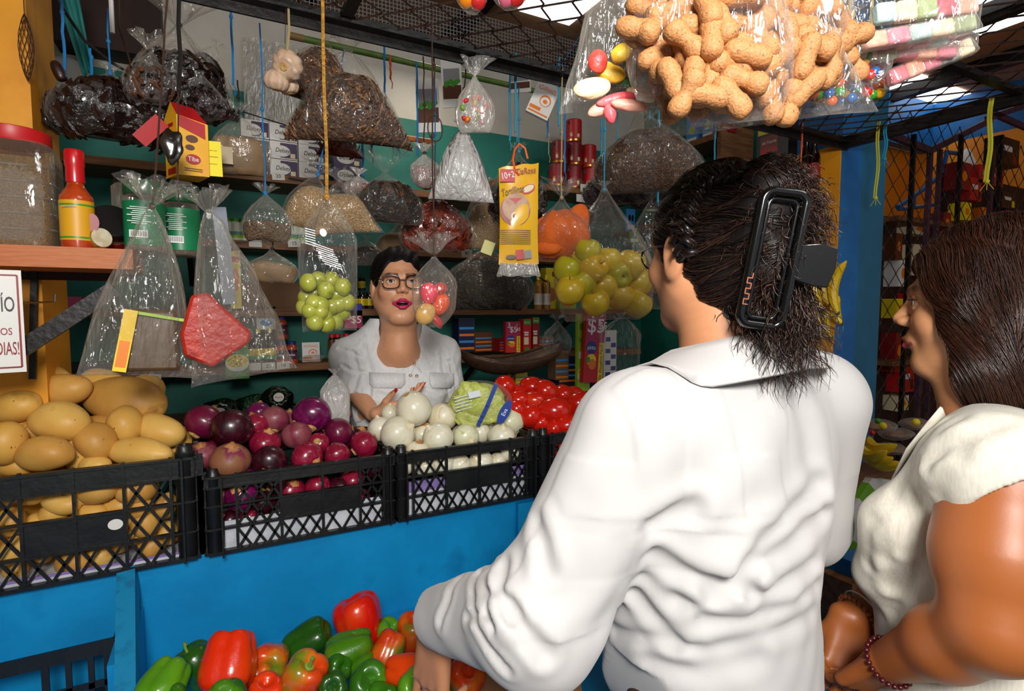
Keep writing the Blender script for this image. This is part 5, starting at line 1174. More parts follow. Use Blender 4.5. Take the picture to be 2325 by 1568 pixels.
# ================================================================ hanging bags
clear = film('clear_film', base=.015, edge=.26, gloss=.035)
milky = film('milky_film', '#efece4', base=.35, edge=.80, gloss=.08, rough=.2)
haze = film('hazy_film', '#e9e4d8', base=.06, edge=.46, gloss=.045)
whitebag = film('white_bag_film', '#f1efec', base=.80, edge=.96, gloss=.08, rough=.3)
def gran(n, a, b, c, sc_=260, bump=.7, rough=.7, **k): return mat(n, a, rough, c2=b, c3=c, kind='voronoi', scale=sc_, bump=bump, bdist=.004, sharp=(.1, .999), **k)
CM = {'rice': gran('puffed_grain', '#b08f64', '#c9ac80', '#8d6d46', 330), 'seed': gran('brown_seed', '#5a4530', '#3e2d1d', '#7a6248', 300), 'dark': gran('dark_seed', '#20160f', '#33241a', '#120c08', 200),
      'chile': mat('dried_black_chile', '#100807', .25, c2='#1f100c', scale=20, bump=.8, bscale=45, coat=.5, bdist=.02), 'hib': mat('dried_hibiscus', '#1e0d10', .4, c2='#33181a', scale=25, bump=.8, bscale=60, bdist=.02),
      'redchile': mat('dried_red_chile', '#5c1c0e', .3, c2='#7d2c16', c3='#3a0f08', scale=16, bump=.8, bscale=40, coat=.4, bdist=.02), 'powder': mat('orange_powder', '#e0691a', .8, c2='#d95f14', scale=30, bump=.3, bscale=180), 'clay': mat('tan_paste', '#8a6f4e', .6, c2='#7a5f40', scale=12, bump=.3),
      'herb': gran('herb_base', '#4a3020', '#63442a', '#2e1d12', 150), 'tan': gran('tan_grain', '#9a7c54', '#ad8f66', '#7f6340', 360), 'lentil': gran('lentil_grain', '#2e261c', '#463a28', '#191410', 230)}
string_c = {'blue': mat('blue_string', '#1576b8', .6), 'cyan': mat('cyan_string', '#1a8fb0', .6), 'yel': mat('yellow_rope', '#c08a2a', .8, c2='#8f6520', scale=200, bump=.4), 'brown': mat('brown_wire', '#3a2419', .6), 'black': mat('black_string', '#14110f', .7), 'orange': mat('orange_hook_plastic', '#e85c12', .35), 'lemon': mat('lemon_cord', '#c9c02c', .7), 'red': mat('orange_cord', '#d2541c', .7), 'beige': mat('beige_twine', '#a8946a', .8)}
def crumple(V, amp, seed, fr=38):
 r = np.random.default_rng(seed); o = np.zeros_like(V)
 for _ in range(6):
  k = r.normal(size=3) * fr * r.uniform(.5, 1.6); k[2] *= .5; o += np.sin(V @ k + r.uniform(0, 6))[:, None] * r.normal(size=3) * amp / 2.2
 return V + o
def ringmesh(rings, closed_top=True, closed_bot=True):
 n = len(rings[0]); V = np.concatenate(rings); K = len(rings); F = [(i * n + j, (i + 1) * n + j, (i + 1) * n + (j + 1) % n, i * n + (j + 1) % n) for i in range(K - 1) for j in range(n)]
 if closed_top: F.append(tuple(range(n)))
 if closed_bot: F.append(tuple((K - 1) * n + j for j in range(n))[::-1])
 return V, F
def prof(shape, v):
 if shape == 'tri': return .05 + .95 * v ** .8, math.sin(PI * min(1, v * .92 + .05)) ** .7
 if shape == 'pouch': return (.05 + .95 * math.sin(min(1, v / .68) * PI / 2) ** 1.2) * (1 - .25 * max(0, (v - .75) / .25) ** 2), math.sin(PI * min(1, v * .9 + .06)) ** .6
 if shape == 'ball': return (.06 + .94 * math.sin(min(1, v / .6) * PI / 2) ** 1.5) * (1 - .55 * max(0, (v - .7) / .3) ** 2), (.1 + .9 * math.sin(min(1, v / .6) * PI / 2)) * (1 - .75 * max(0, (v - .75) / .25) ** 2)
 if shape == 'long': return .10 + .90 * min(1, v / .30) ** .8 * (1 - .12 * v), math.sin(PI * min(1, v * .93 + .04)) ** .5
 if shape == 'sack': return (.05 + .95 * math.sin(min(1, v / .45) * PI / 2) ** 1.3) * (1 - .7 * max(0, (v - .72) / .28) ** 1.6), (.08 + .92 * math.sin(min(1, v / .5) * PI / 2)) * (1 - .8 * max(0, (v - .7) / .3) ** 2)
def bag(px, y0, y1, wpx, Y, label, shape='tri', fm_=None, cont=None, fill=.45, thick=.42, frill=26, seed=1, yaw=0., string=None, stop=None, name='plastic_bag', cat='bag', group='clear bags hanging over the stall', pl=.16, npl=11, tilt=0., chips=None, cs=1.0, lob=0, cname='contents', n=44):
 K = atY(px, y0, Y); d = depth(K); Hm, Wm = S(y1 - y0, d), S(wpx, d); rr = np.random.default_rng(seed)
 t = empty(name, K, face_cam(K, yaw), label, cat, group); t.rotation_euler = (0, tilt, face_cam(K, yaw))
 fm_ = fm_ or clear; ph = rr.uniform(0, 6.28, 4); rows = 16
 def ring(v, sc_=1.0, plt=1.0):
  hw, dp = prof(shape, v); hw *= Wm / 2 * sc_; dp *= Wm * thick / 2 * sc_ * (.12 + .88 * min(1, v * 2.5)); out = []
  for j in range(n):
   a = 2 * PI * j / n; c, s_ = math.cos(a), math.sin(a); q = 1 + pl * plt * (1 - v) ** 1.2 * math.sin(npl * a + ph[0] + 2 * v) + pl * .5 * plt * (1 - v) * math.sin((npl // 2) * a + ph[1])
   if lob: q *= 1 - .16 * sc_ * min(1, v * 2) * abs(math.cos(lob * a / 2 + ph[2])) ** 6
   x = hw * math.copysign(abs(c) ** .85, c) * q; out.append((x, dp * s_ * q, -Hm * v + .06 * Wm * (abs(c) ** 3) * v * (.0 if shape in ('ball', 'sack') else -.4)))
  return np.array(out)
 fr = S(frill, d); rings = []
 for i in range(4, 0, -1):
  v = i / 4; w_ = fr * (.16 + .75 * v); o = []
  for j in range(n): a = 2 * PI * j / n; q = 1 + .42 * v * math.sin(7 * a + ph[3]) + .2 * v * math.sin(13 * a); o.append((w_ * math.cos(a) * q, w_ * .5 * math.sin(a) * q, fr * v * (1 + .18 * math.sin(5 * a + ph[1]))))
  rings.append(np.array(o))
 rings += [ring(.0 + (i / rows) ** 1.0) for i in range(rows + 1)]
 V, F = ringmesh(rings, False, True); V = crumple(V, .0022 * min(1.6, Wm / .12), seed); MB().add(V, F, fm_).build('film', t, angle=180)
 MB().tube([(.0, 0, .004), (.0, 0, -.004)], max(.004, Wm * .035), fm_, 10).build('knot', t)
 if cont:
  v0 = 1 - fill; rs = [ring(v0 + (1 - v0) * u, .94, .3) for u in np.linspace(0, .985, 10)]; top = rs[0]; cen = top.mean(0)
  rs = [cen + (top - cen) * k + np.array([0, 0, S(10, d) * (1 - k * k)]) for k in (.02, .45, .8)] + rs; V, F = ringmesh(rs); V = crumple(V, .0028, seed + 9, 60)
  ob = MB().add(V, F, CM[cont] if isinstance(cont, str) else cont).build(cname, t, angle=180); ob['kind'] = 'stuff'
  if chips:
   cm_, cn_, (la, lb, lc) = chips; mb = MB(); Pn = V; ce = V.mean(0)
   for k in range(cn_):
    f = F[rr.integers(len(F) - 2)]; wv = rr.dirichlet([1] * len(f)); p = (Pn[list(f)] * wv[:, None]).sum(0); o = p - ce; o /= np.linalg.norm(o) + 1e-9
    e = Vector(o).to_track_quat('Z', 'X').to_matrix() @ Matrix.Rotation(rr.uniform(0, 6.28), 3, 'Z') @ Matrix.Rotation(rr.uniform(-.4, .4), 3, 'X'); k_ = rr.uniform(.6, 1.3)
    mb.box(p + o * .001, (la * k_, lb * k_, lc), cm_[k % len(cm_)], e, taper=.7)
   mb.build('flakes', t, smooth=False)['kind'] = 'stuff'
 if string:
  top = stop if stop is not None else 2.12; pts = [(rr.uniform(-.002, .002), 0, z) for z in np.linspace(0, top - K.z, 7)]; pts[0] = (0, 0, .0)
  mb = MB(); mb.tube(pts, .0022 if string != 'yel' else .0034, string_c[string], 6); mb.ell(pts[3], (.005, .005, .006), string_c[string], None, 8, 6); mb.ell((0, 0, .002), (.006, .006, .007), string_c[string], None, 8, 6); mb.build('string', t)
 return t
chipm = [mat('bark_flake%d' % i, c, .6, c2=e, scale=60) for i, (c, e) in enumerate([('#7a5230', '#9a6c42'), ('#4a2e1a', '#643f24'), ('#a87a4e', '#8a5e38'), ('#382112', '#4a2e1a')])]
leafm = [mat('dry_leaf%d' % i, c, .7, c2=e, scale=90) for i, (c, e) in enumerate([('#4c4224', '#5f5330'), ('#332c18', '#403820'), ('#6d5c38', '#57492a')])]
chilim = [mat('chile_skin%d' % i, c, .28, coat=.4, c2=e, scale=40, bump=.5, bscale=90) for i, (c, e) in enumerate([('#120808', '#1d0e0b'), ('#1e0f0c', '#2b1510')])]
redch = [mat('red_chile_skin%d' % i, c, .28, coat=.4, c2=e, scale=40, bump=.5, bscale=90) for i, (c, e) in enumerate([('#6a2212', '#8a3018'), ('#47150b', '#5c1d10'), ('#8f3a20', '#74260f')])]
# ---- far left
bag(250, 168, 312, 270, 1.72, 'wide bag of black dried chiles, hanging lowest at the far left', 'pouch', clear, 'chile', .82, .5, 18, 1, string='blue', chips=(chilim, 260, (.045, .02, .006)), lob=5)
bag(408, 58, 262, 200, 1.70, 'tall bag of dark pods with a long twisted neck, beside the black chiles', 'pouch', haze, 'chile', .62, .5, 60, 2, string='black', chips=(chilim, 160, (.05, .018, .006)), lob=5)
bag(345, 120, 235, 120, 1.66, 'bag of brown pods tucked in front of the tall dark one', 'pouch', haze, 'hib', .6, .5, 40, 3, chips=(chipm[1:2] + chilim, 80, (.04, .012, .004)))
bag(490, 108, 190, 96, 1.72, 'small bag of dark seeds sticking out at the right of the tall dark bag', 'tri', clear, 'dark', .6, .4, 14, 4, tilt=.5)
bag(455, 175, 268, 120, 1.64, 'flat bag of dark pods directly above the yellow carton', 'tri', clear, 'hib', .7, .4, 10, 5, tilt=-.2, chips=(chilim, 70, (.03, .012, .004)))
bag(543, 258, 392, 132, 1.66, 'bag of brown clay lumps with a blank paper tag, right of the yellow carton', 'pouch', haze, 'clay', .55, .5, 24, 6, string='black', lob=5, stop=1.98)
# stack of new clear bags on the wall
p = atY(625, 190, 2.72); t = empty('bag_packet', p, face_cam(p), 'flat packet of new clear plastic bags hanging behind the garlic', 'packet'); d = depth(p)
for i in range(4): MB().box((S(i * 4 - 6, d), .004 * i, S(-i * 4, d)), (S(118 - 12 * i, d), .003, S(185 - 16 * i, d)), milky).build('bag_sheet', t)
# garlic bulbs
garm = mat('garlic_skin', '#cdb497', .6, c2='#b9957a', c3='#dccbb4', scale=50, stretch=(1, 1, .1), bump=.3)
def garlic(px, py, w_, Y, ax, label, seed):
 p = atY(px, py, Y); r = S(w_, depth(p)) / 2; t = empty('garlic_bulb', p, label=label, cat='garlic', group='garlic bulbs on a string'); t.rotation_euler = orient(ax, seed).to_euler()
 nl = 9; rf = lambda a, z: 1 + .07 * abs(math.cos(nl * a / 2)) * 1.4 - .06
 MB().lathe([(q * r, z * r) for q, z in smoothprof([(.001, -.62), (.3, -.70), (.7, -.66), (.97, -.3), (1, 0), (.85, .42), (.5, .72), (.2, .92), (.12, 1.2), (.09, 1.6), (.001, 1.62)])], garm, n=54, rf=rf).build('bulb', t)
 MB().lathe([(.30 * r, -.69 * r), (.24 * r, -.78 * r), (.001, -.74 * r)], rootm, n=16).build('root', t)
garlic(654, 148, 66, 1.40, (.12, .55, -.8), 'upper garlic bulb, root end facing out', 1); garlic(628, 183, 56, 1.42, (.2, .95, .3), 'lower left garlic bulb with split cloves', 2); garlic(655, 196, 44, 1.44, (-.2, .9, .2), 'garlic bulb half hidden behind the other two', 3)
a, b = atY(652, 120, 1.40), atY(655, 20, 1.44)
tag(MB().tube([a, (a + b) / 2 + Vector((.003, 0, 0)), b], .003, string_c['beige'], 6).tube([a + Vector((-.004, 0, .02)), b + Vector((-.006, 0, 0))], .0008, string_c['brown'], 5).build('twine'), 'beige dry stalk holding the garlic bulbs under the black beam', 'string')
# herb bags
bag(742, 92, 235, 140, 1.58, 'smaller bag of woody herb pieces beside the garlic', 'pouch', clear, 'herb', .78, .5, 20, 7, chips=(chipm, 420, (.022, .004, .0016)), tilt=.25)
bag(790, 118, 318, 300, 1.56, 'largest bag, flat triangular, full of brown bark flakes', 'tri', clear, 'herb', .70, .26, 46, 8, chips=(chipm, 1100, (.024, .0042, .0018)), npl=15, yaw=.05, n=56)
bag(770, 290, 352, 110, 1.85, 'bag of dark red dried chiles behind the yellow rope', 'tri', clear, 'redchile', .8, .4, 6, 9, chips=(redch, 60, (.04, .014, .004)))
bag(1078, 172, 296, 88, 1.46, 'narrow bag of orange and red wrapped sweets under the black beam', 'pouch', milky, None, .6, .5, 36, 10, string=None)
swm = None; swm = [mat('sweet_%s' % n_, c, .3, coat=.4) for n_, c in (('orange', '#f08a1a'), ('red', '#d22c2a'), ('pink', '#e8708a'), ('green', '#7aa83a'), ('yellow', '#f2c72a'), ('blue', '#2a62c0'))]
for i in range(26):
 p = atY(1078 + random.uniform(-30, 30), 222 + 2.2 * i + random.uniform(-6, 6), 1.455 + random.uniform(-.008, .012)); o = MB().ell((0, 0, 0), (.009, .007, .006), swm[[0, 1, 0, 1, 2, 3, 4][i % 7]], None, 12, 8).build('wrapped_sweet'); o.location = p; o.rotation_euler = (random.random() * 6, random.random() * 6, 0)
 tag(o, 'small orange or red sweet inside the narrow bag under the beam', 'sweet', 'sweets in the narrow bag')
bag(1052, 292, 452, 150, 1.50, 'bunch of empty white carrier bags hanging by their handles', 'tri', whitebag, None, .5, .5, 20, 11, pl=.30, npl=17, string='black', tilt=.04)
# middle
bag(722, 398, 520, 112, 1.66, 'bag of toasted grain at the left of the pair by the yellow rope', 'pouch', clear, 'rice', .72, .5, 30, 12, string='blue', tilt=.22)
bag(770, 410, 528, 170, 1.62, 'flat pointed bag of toasted grain behind the grapes bag', 'tri', clear, 'rice', .70, .34, 26, 13, tilt=-.12)
bag(878, 388, 502, 165, 1.64, 'wide bag of dark brown seed pods with a very frilly white neck', 'pouch', clear, 'dark', .72, .5, 52, 14, chips=(chipm[1::2], 240, (.022, .005, .002)), lob=3)
bag(814, 398, 440, 70, 1.72, 'milky knotted bag end with a little brown meat left of the frilly one', 'pouch', milky, 'redchile', .4, .5, 16, 15)
bag(964, 348, 425, 66, 1.60, 'small milky bag of brick-red chile beside the white carrier bags', 'sack', milky, 'redchile', .55, .5, 20, 16, string='brown')
bag(990, 440, 566, 170, 1.70, 'bag of crinkled red-brown dried chiles over the shopkeeper', 'pouch', clear, 'redchile', .78, .5, 20, 17, chips=(redch, 260, (.028, .014, .003)), lob=4, string='blue')
bag(1105, 420, 562, 150, 1.78, 'bag of tan ground grain right of the crinkled chiles', 'tri', haze, 'tan', .66, .4, 16, 18)
bag(1178, 345, 500, 130, 1.66, 'rounded bag of black dried fruit behind the tortilla packet', 'pouch', clear, 'chile', .75, .6, 18, 19, chips=(chilim, 160, (.03, .02, .01)), string='cyan')
bag(1160, 420, 470, 110, 1.72, 'pale bag of dried corn behind the tortilla packet', 'pouch', haze, 'tan', .6, .5, 8, 20)
bag(602, 440, 545, 112, 1.62, 'bag of cloves hanging on a blue string at the left', 'pouch', haze, 'seed', .36, .5, 22, 21, string='blue', lob=3)
bag(618, 566, 640, 110, 1.66, 'bag of folded brown spice sachets below the cloves', 'pouch', haze, 'clay', .5, .5, 22, 22, string='black', stop=1.62)
bag(832, 545, 600, 76, 1.90, 'small dim bag of black beans right of the grapes', 'pouch', haze, 'dark', .6, .5, 10, 23)
bag(905, 508, 578, 100, 1.95, 'bag of beige dried herb just above the shopkeeper head', 'pouch', haze, 'clay', .6, .5, 12, 24)
bag(1105, 560, 700, 215, 2.05, 'large sagging bag of dark lentils right of the shopkeeper', 'pouch', clear, 'lentil', .74, .5, 30, 25, chips=(leafm, 500, (.008, .004, .002)))
bag(1475, 268, 432, 258, 1.50, 'large bag in four lobes of brown dried leaf near the beam', 'pouch', clear, 'herb', .80, .5, 22, 26, chips=(leafm + chipm[:1], 1100, (.010, .0032, .0014)), lob=5, string='cyan', yaw=.1)
bag(1400, 372, 462, 160, 1.70, 'bag of dark purple hibiscus flowers below the four-lobed one', 'pouch', clear, 'hib', .78, .5, 10, 27, chips=(chilim, 120, (.02, .012, .005)), string='cyan')
bag(1500, 385, 470, 150, 1.75, 'bag of dark hibiscus half hidden by the braided hair', 'pouch', clear, 'hib', .7, .5, 10, 28)
bag(1275, 450, 585, 140, 1.46, 'bag holding several smaller packs of bright orange powder', 'pouch', clear, 'powder', .74, .9, 40, 29, string='beige', lob=4)
for k, (x, y, w_, h_) in enumerate([(1245, 562, 62, 32), (1292, 560, 66, 34), (1312, 500, 50, 76), (1252, 520, 76, 60)]):
 p = atY(x, y, 1.445 + .012 * (k % 2)); d = depth(p); V = lump(SPH, .05, 2, k) * np.array([S(w_, d) / 2, S(24, d) / 2, S(h_, d) / 2])
 o = MB().add(V, SPF, CM['powder']).build('powder_pack'); o.location = p; o.rotation_euler = (0, .1 * k, face_cam(p)); tag(o, ['lower left pack of orange powder', 'lower right pack of orange powder', 'pack of orange powder standing at the right of its bag', 'biggest pack of orange powder, front middle'][k], 'pack', 'packs of orange powder')
bag(1488, 445, 700, 100, 1.60, 'empty hazy bag hanging between the yellow apples and the braided hair', 'long', clear, None, .3, .3, 16, 30, pl=.1)
bag(1265, 730, 800, 66, 2.0, 'small transparent bag with a green vegetable on the lower shelf', 'pouch', clear, None, .3, .5, 14, 31)
bag(1410, 720, 840, 90, 1.85, 'knotted clear bag holding two yellow fruits low at the right', 'long', clear, None, .3, .4, 10, 32)
# white tied bag roll beside the shopkeeper
bag(760, 850, 965, 66, 1.66, 'upright milky roll of produce bags beside the shopkeeper', 'long', whitebag, None, .3, .8, 12, 33, pl=.03, name='bag_roll', cat='roll', group='bag roll')
# ---- grapes
bag(742, 450, 748, 132, 1.12, 'long clear printed bag of green grapes on the yellow rope', 'long', clear, None, .4, .85, 22, 40, string='yel', npl=9, pl=.10)
grm = mat('green_grape', '#8e9130', .25, c2='#a0a344', c3='#7c8222', scale=30, coat=.3, sss=.15)
for i, (x, y) in enumerate([(700, 645), (722, 640), (752, 640), (778, 655), (788, 690), (715, 668), (740, 662), (765, 672), (697, 680), (728, 695), (752, 700), (775, 712), (705, 710), (735, 722), (760, 735), (715, 735), (742, 745 - 6), (692, 700), (725, 712), (768, 694), (748, 680), (712, 692)]):
 p = atY(x, y - 4, 1.105 + .014 * ((i * 7) % 3 - 1)); d = depth(p); V = lump(SPH, .01, 2, i) * np.array([S(19.5, d), S(19, d), S(21, d)])
 mb = MB().add(V, SPF, grm); mb.ell((0, 0, S(20.5, d)), (.0015, .0015, .001), pot_eye, None, 8, 4); o = mb.build('grape', angle=180); o.location = p; o.rotation_euler = (random.uniform(-.8, .8), random.uniform(-.8, .8), random.random() * 6); tag(o, 'green grape at the bottom of the long printed bag', 'grape', 'green grapes in the long bag')
o = MB(); wp = mat('white_print', '#e8e8e8', .5)
p = atY(752, 560, 1.083);
for k in range(9): o.dec('r', S(-20 + 3 * k, .95), S(-6 * k, .95) , S(52 - 4 * (k % 3), .95), S(2.0, .95), wp, a=-.32)
o.dec('e', S(-18, .95), S(34, .95), S(16, .95), S(20, .95), wp, a=.3)
for k in range(7): o.dec('r', S(-48, .95), S(40 - 6 * k, .95), S(24, .95), S(2, .95), wp, a=-.25)
q = o.build('print_on_bag', smooth=False); q.location = p; q.rotation_euler = (0, 0, face_cam(p)); r_ = [e for e in bpy.data.objects if e.get('label', '').startswith('long clear printed bag')][0]; bpy.context.view_layer.update(); q.parent = r_; q.matrix_parent_inverse = r_.matrix_world.inverted()
# ---- apples
bag(1372, 432, 722, 225, 1.41, 'big clear bag of yellow apples hanging under the black beam', 'pouch', clear, None, .5, .80, 14, 41, string='cyan', npl=13, pl=.10)
apm = [mat('yellow_apple', '#dcb51e', .3, c2='#e4c437', c3='#c9a316', scale=14, coat=.3), mat('green_apple', '#b5ad1c', .3, c2='#c6b828', c3='#d8bd2a', scale=14, coat=.3), mat('blush_apple', '#e0b326', .3, c2='#e6bd3c', c3='#cf7a2a', scale=9, coat=.3, sharp=(.5, .66))]
for i, (x, y, r_, m_, ax) in enumerate([(1293, 660, 33, 0, (0, 1, .4)), (1288, 612, 32, 1, (.3, .9, .2)), (1320, 640, 34, 1, (-.4, .6, .5)), (1345, 606, 35, 2, (.6, .2, .7)), (1368, 650, 35, 0, (.1, .9, .3)), (1404, 620, 34, 1, (.3, -.4, .8)), (1352, 686, 32, 0, (-.3, .7, .4)), (1405, 672, 33, 2, (.3, .9, .2)), (1380, 590, 30, 0, (0, 1, .2)), (1432, 600, 34, 0, (.2, .8, .3)), (1448, 640, 34, 0, (0, .8, .3)), (1446, 690, 33, 0, (.5, .8, .2)), (1335, 570, 30, 1, (.1, .9, .3)), (1318, 596, 30, 1, (.1, .9, .3))]):
 p = atY(x, y, 1.40 + .02 * ((i * 5) % 3 - 1)); r = S(r_, depth(p)); t = empty('apple', p, label=['yellow apple at the left edge of the bag', 'yellow-green apple at the upper left of the bag', 'green-tinged apple in the left middle of the bag', 'apple with a blush and its hollow turned right, in the centre', 'plain yellow apple in the very middle', 'greenest apple, stem hollow facing down front', 'yellow apple at the bottom of the bag', 'apple with a small red sticker low in the bag', 'pale apple at the back under the neck', 'yellow apple at the upper right', 'yellow apple touching the woman face line', 'yellow apple at the lower right corner', 'greenish apple behind at the top left', 'small greenish apple behind the left ones'][i], cat='apple', group='yellow apples in the clear bag'); t.rotation_euler = orient(ax, i).to_euler()
 MB().lathe([(q * r, z * r) for q, z in smoothprof([(.001, -.78), (.18, -.86), (.45, -.88), (.8, -.6), (1.0, -.05), (.98, .35), (.75, .74), (.45, .88), (.2, .80), (.001, .62)])], apm[m_], n=30, rf=lambda a, z: 1 + .02 * math.cos(5 * a)).build('flesh', t)
 MB().tube([(0, 0, .6 * r), (.02 * r, 0, .85 * r), (.1 * r, .05 * r, 1.02 * r)], .0015, woodm, 6).build('stem', t)
# ---- nopal / red bag pair on the black wire
bag(345, 470, 850, 235, 1.32, 'clear bag with a folded yellow packet and brown paste, front left', 'tri', haze, None, .4, .5, 60, 42, npl=13, tilt=.10, string='brown')
bag(478, 480, 862, 235, 1.31, 'clear bag with a brick-red paste, beside the folded yellow packet', 'tri', haze, None, .4, .5, 50, 43, npl=13, tilt=-.16)
pst = mat('red_paste', '#a81c0e', .45, c2='#b82c10', c3='#8e140c', scale=18, bump=.3, bscale=60); p = atY(486, 762, 1.30); d = depth(p)
pq = [(-42, 92), (-8, 98), (14, 72), (78, 6), (72, -18), (-6, -72), (-60, -44), (-66, 6)]
o = MB().poly([(S(x, d), -S(14, d), S(z, d)) for x, z in pq][::-1], pst, S(34, d), (0, -1, 0)).build('red_paste_block', angle=50, bevel=.007); o.location = p; o.rotation_euler = (0, 0, face_cam(p)); tag(o, 'brick-red block of chile paste inside a clear bag at the left', 'paste block')
bp_ = mat('brown_paste', '#5f4526', .4, c2='#4c3419', scale=14, bump=.35, bscale=40, coat=.3, stretch=(1, 1, .2)); p = atY(342, 772, 1.315); d = depth(p)
o = MB().box((0, 0, 0), (S(118, d), S(40, d), S(140, d)), bp_, taper=.86).build('brown_paste_slab', bevel=.008); o.location = p; o.rotation_euler = (0, .04, face_cam(p)); tag(o, 'slab of dark brown paste in the clear bag with the yellow packet', 'paste slab')
ylw = mat('yellow_packaging', '#f0cf1e', .35, c2='#e8c012', scale=10); p = atY(284, 772, 1.30); d = depth(p); lime = mat('lime_strip', '#9fc238', .4)
mb = MB(); mb.box((0, 0, 0), (S(26, d), S(50, d), S(140, d)), ylw).box((S(60, d), 0, S(66, d)), (S(118, d), S(34, d), S(7, d)), lime); mb.dec('r', 0, -S(30, d), S(20, d), S(60, d), mat('orange_print', '#e8801a', .4), y=-S(25.6, d))
o = mb.build('yellow_packet', smooth=False); o.location = p; o.rotation_euler = (0, .2, face_cam(p)); tag(o, 'narrow yellow packet folded beside the brown paste slab', 'packet')
a = atY(405, 455, 1.32); MBs = MB().tube([atY(405, 200, 1.33), atY(404, 400, 1.325), atY(406, 462, 1.32)], .0016, string_c['brown'], 6).tube([atY(408, -60, 1.45), atY(405, 60, 1.42), atY(410, 130, 1.38), atY(405, 210, 1.33)], .0042, string_c['black'], 7)
tag(MBs.build('hanging_wire'), 'dark knotted cord and wire holding the two paste bags', 'cord')
mb = MB().add(lump(SPH, .25, 4, 5) * np.array([.018, .008, .03]), SPF, mat('dark_crumpled_film', '#1a1512', .2, c2='#2c2620', scale=30, coat=.6)); o = mb.build('crumpled_film', angle=180); o.location = atY(392, 330, 1.31); tag(o, 'scrap of dark crumpled film knotted on the cord over the yellow carton', 'film scrap')
# ---- candy drop in front of the shopkeeper face
bag(985, 580, 742, 92, 1.36, 'clear bag of pink and orange sweets hanging before the shopkeeper face', 'sack', haze, None, .6, .85, 46, 44, string='brown', npl=9)
for k, (x, y, c, rx, rz, nm) in enumerate([(973, 665, '#f0405a', 20, 24, 'pink sweet at the top left'), (1000, 690, '#ee5a22', 20, 26, 'orange-red sweet at the right'), (966, 712, '#d8a860', 22, 26, 'tan sweet at the lower left'), (990, 726, '#d83a3a', 22, 10, 'red sweet at the very bottom'), (1000, 655, '#d23a30', 14, 16, 'dark red sweet near the knot')]):
 p = atY(x, y, 1.35 + .012 * (k % 2)); d = depth(p); o = MB().add(lump(SPH, .06, 2.4, k) * np.array([S(rx, d), S(16, d), S(rz, d)]), SPF, mat('hard_sweet%d' % k, c, .3, coat=.4, c2=c, scale=20, bump=.3)).build('sweet_piece', angle=180); o.location = p; o.rotation_euler = (0, .3 * k, face_cam(p)); tag(o, nm + ' of the bag before the shopkeeper', 'sweet', 'sweets before the shopkeeper face')
# ================================================================ near bags hanging from the netting (top right)
pnm = mat('peanut_shell', '#a9713f', .62, c2='#b98250', c3='#82522a', kind='noise', scale=330, bump=.55, bscale=420, bdist=.0022, sharp=(.42, .56))
def peanut_np(k):
 pr = smoothprof([(.001, -1.0), (.30, -.93), (.46, -.66), (.44, -.35), (.34, -.06), (.40, .22), (.50, .52), (.42, .86), (.15, 1.0), (.001, 1.02)] if k % 3 else [(.001, -1), (.34, -.9), (.48, -.5), (.42, -.05), (.47, .4), (.36, .85), (.1, 1.02), (.001, 1.04)], 3)
 V = []; n = 22
 for q, z in pr:
  for j in range(n): a = 2 * PI * j / n; g = q * (1 + .035 * math.cos(11 * a) + .02 * math.sin(24 * z + 5 * a)); V.append((g * math.cos(a) + .08 * math.sin(1.5 * z + k), g * math.sin(a), z))
 K = len(pr); return np.array(V), [(i * n + j, i * n + (j + 1) % n, (i + 1) * n + (j + 1) % n, (i + 1) * n + j) for i in range(K - 1) for j in range(n)]
PN = []
for k in range(4):
 V, F = peanut_np(k); o = MB().add(V * .0215, F, pnm).build('peanut', angle=180); tag(o, 'unshelled peanut inside the clear bags at the top right', 'peanut', 'peanuts in the near bags'); PN.append(o)
cnt = 0
def peanuts(cells, dd, sz=1.0):
 global cnt
 for (x, y, ang) in cells:
  o = PN[cnt % 4] if cnt < 4 else PN[cnt % 4].copy()
  if cnt >= 4: COL.objects.link(o)
  o.location = atD(x, y, dd + random.uniform(-.012, .012)); o.rotation_euler = (CB @ Matrix.Rotation(math.radians(ang), 3, 'Z') @ Matrix.Rotation(-PI/2 + random.uniform(-.35, .35), 3, 'X')).to_euler(); o.scale = (sz,) * 3; cnt += 1
# four sub-bags of peanuts, each cell: centre, extent
def fillcells(cx_, cy_, rx, ry, stp, seed, rot0, skip=lambda x, y: False):
 r = np.random.default_rng(seed); out = []; y = -ry
 row = 0
 while y <= ry:
  x = -rx + (row % 2) * stp * .5
  while x <= rx:
   if (x / rx) ** 2 + (y / ry) ** 2 < 1.02 and not skip(cx_ + x, cy_ + y): out.append((cx_ + x + r.uniform(-7, 7), cy_ + y + r.uniform(-6, 6), rot0 + r.uniform(-75, 75)))
   x += stp
  y += stp * .62; row += 1
 return out
peanuts(fillcells(1520, 60, 78, 125, 52, 1, 70), .53); peanuts(fillcells(1650, 105, 92, 150, 54, 2, 50), .50); peanuts(fillcells(1770, 150, 110, 85, 54, 3, 20), .52); peanuts(fillcells(1800, 30, 90, 75, 52, 4, 60), .55)
peanuts(fillcells(1580, 185, 85, 42, 54, 5, 10), .50); peanuts(fillcells(1640, 222, 150, 26, 52, 6, 0), .54); peanuts(fillcells(1680, 60, 190, 120, 50, 7, 45), .575); peanuts(fillcells(1880, 90, 70, 95, 50, 8, 60), .56); peanuts(fillcells(1560, 130, 110, 90, 48, 9, 30), .555)
def nbag(px, y0, y1, wpx, dd, label, seed, fm_=None, **k):
 k.setdefault('string', 'beige'); k.setdefault('stop', 2.10); p = atD(px, y0, dd); return bag(px, y0, y1, wpx, p.y, label, fm_=fm_ or haze, seed=seed, **k)
PB = 'clear bags of peanuts hanging from the netting'
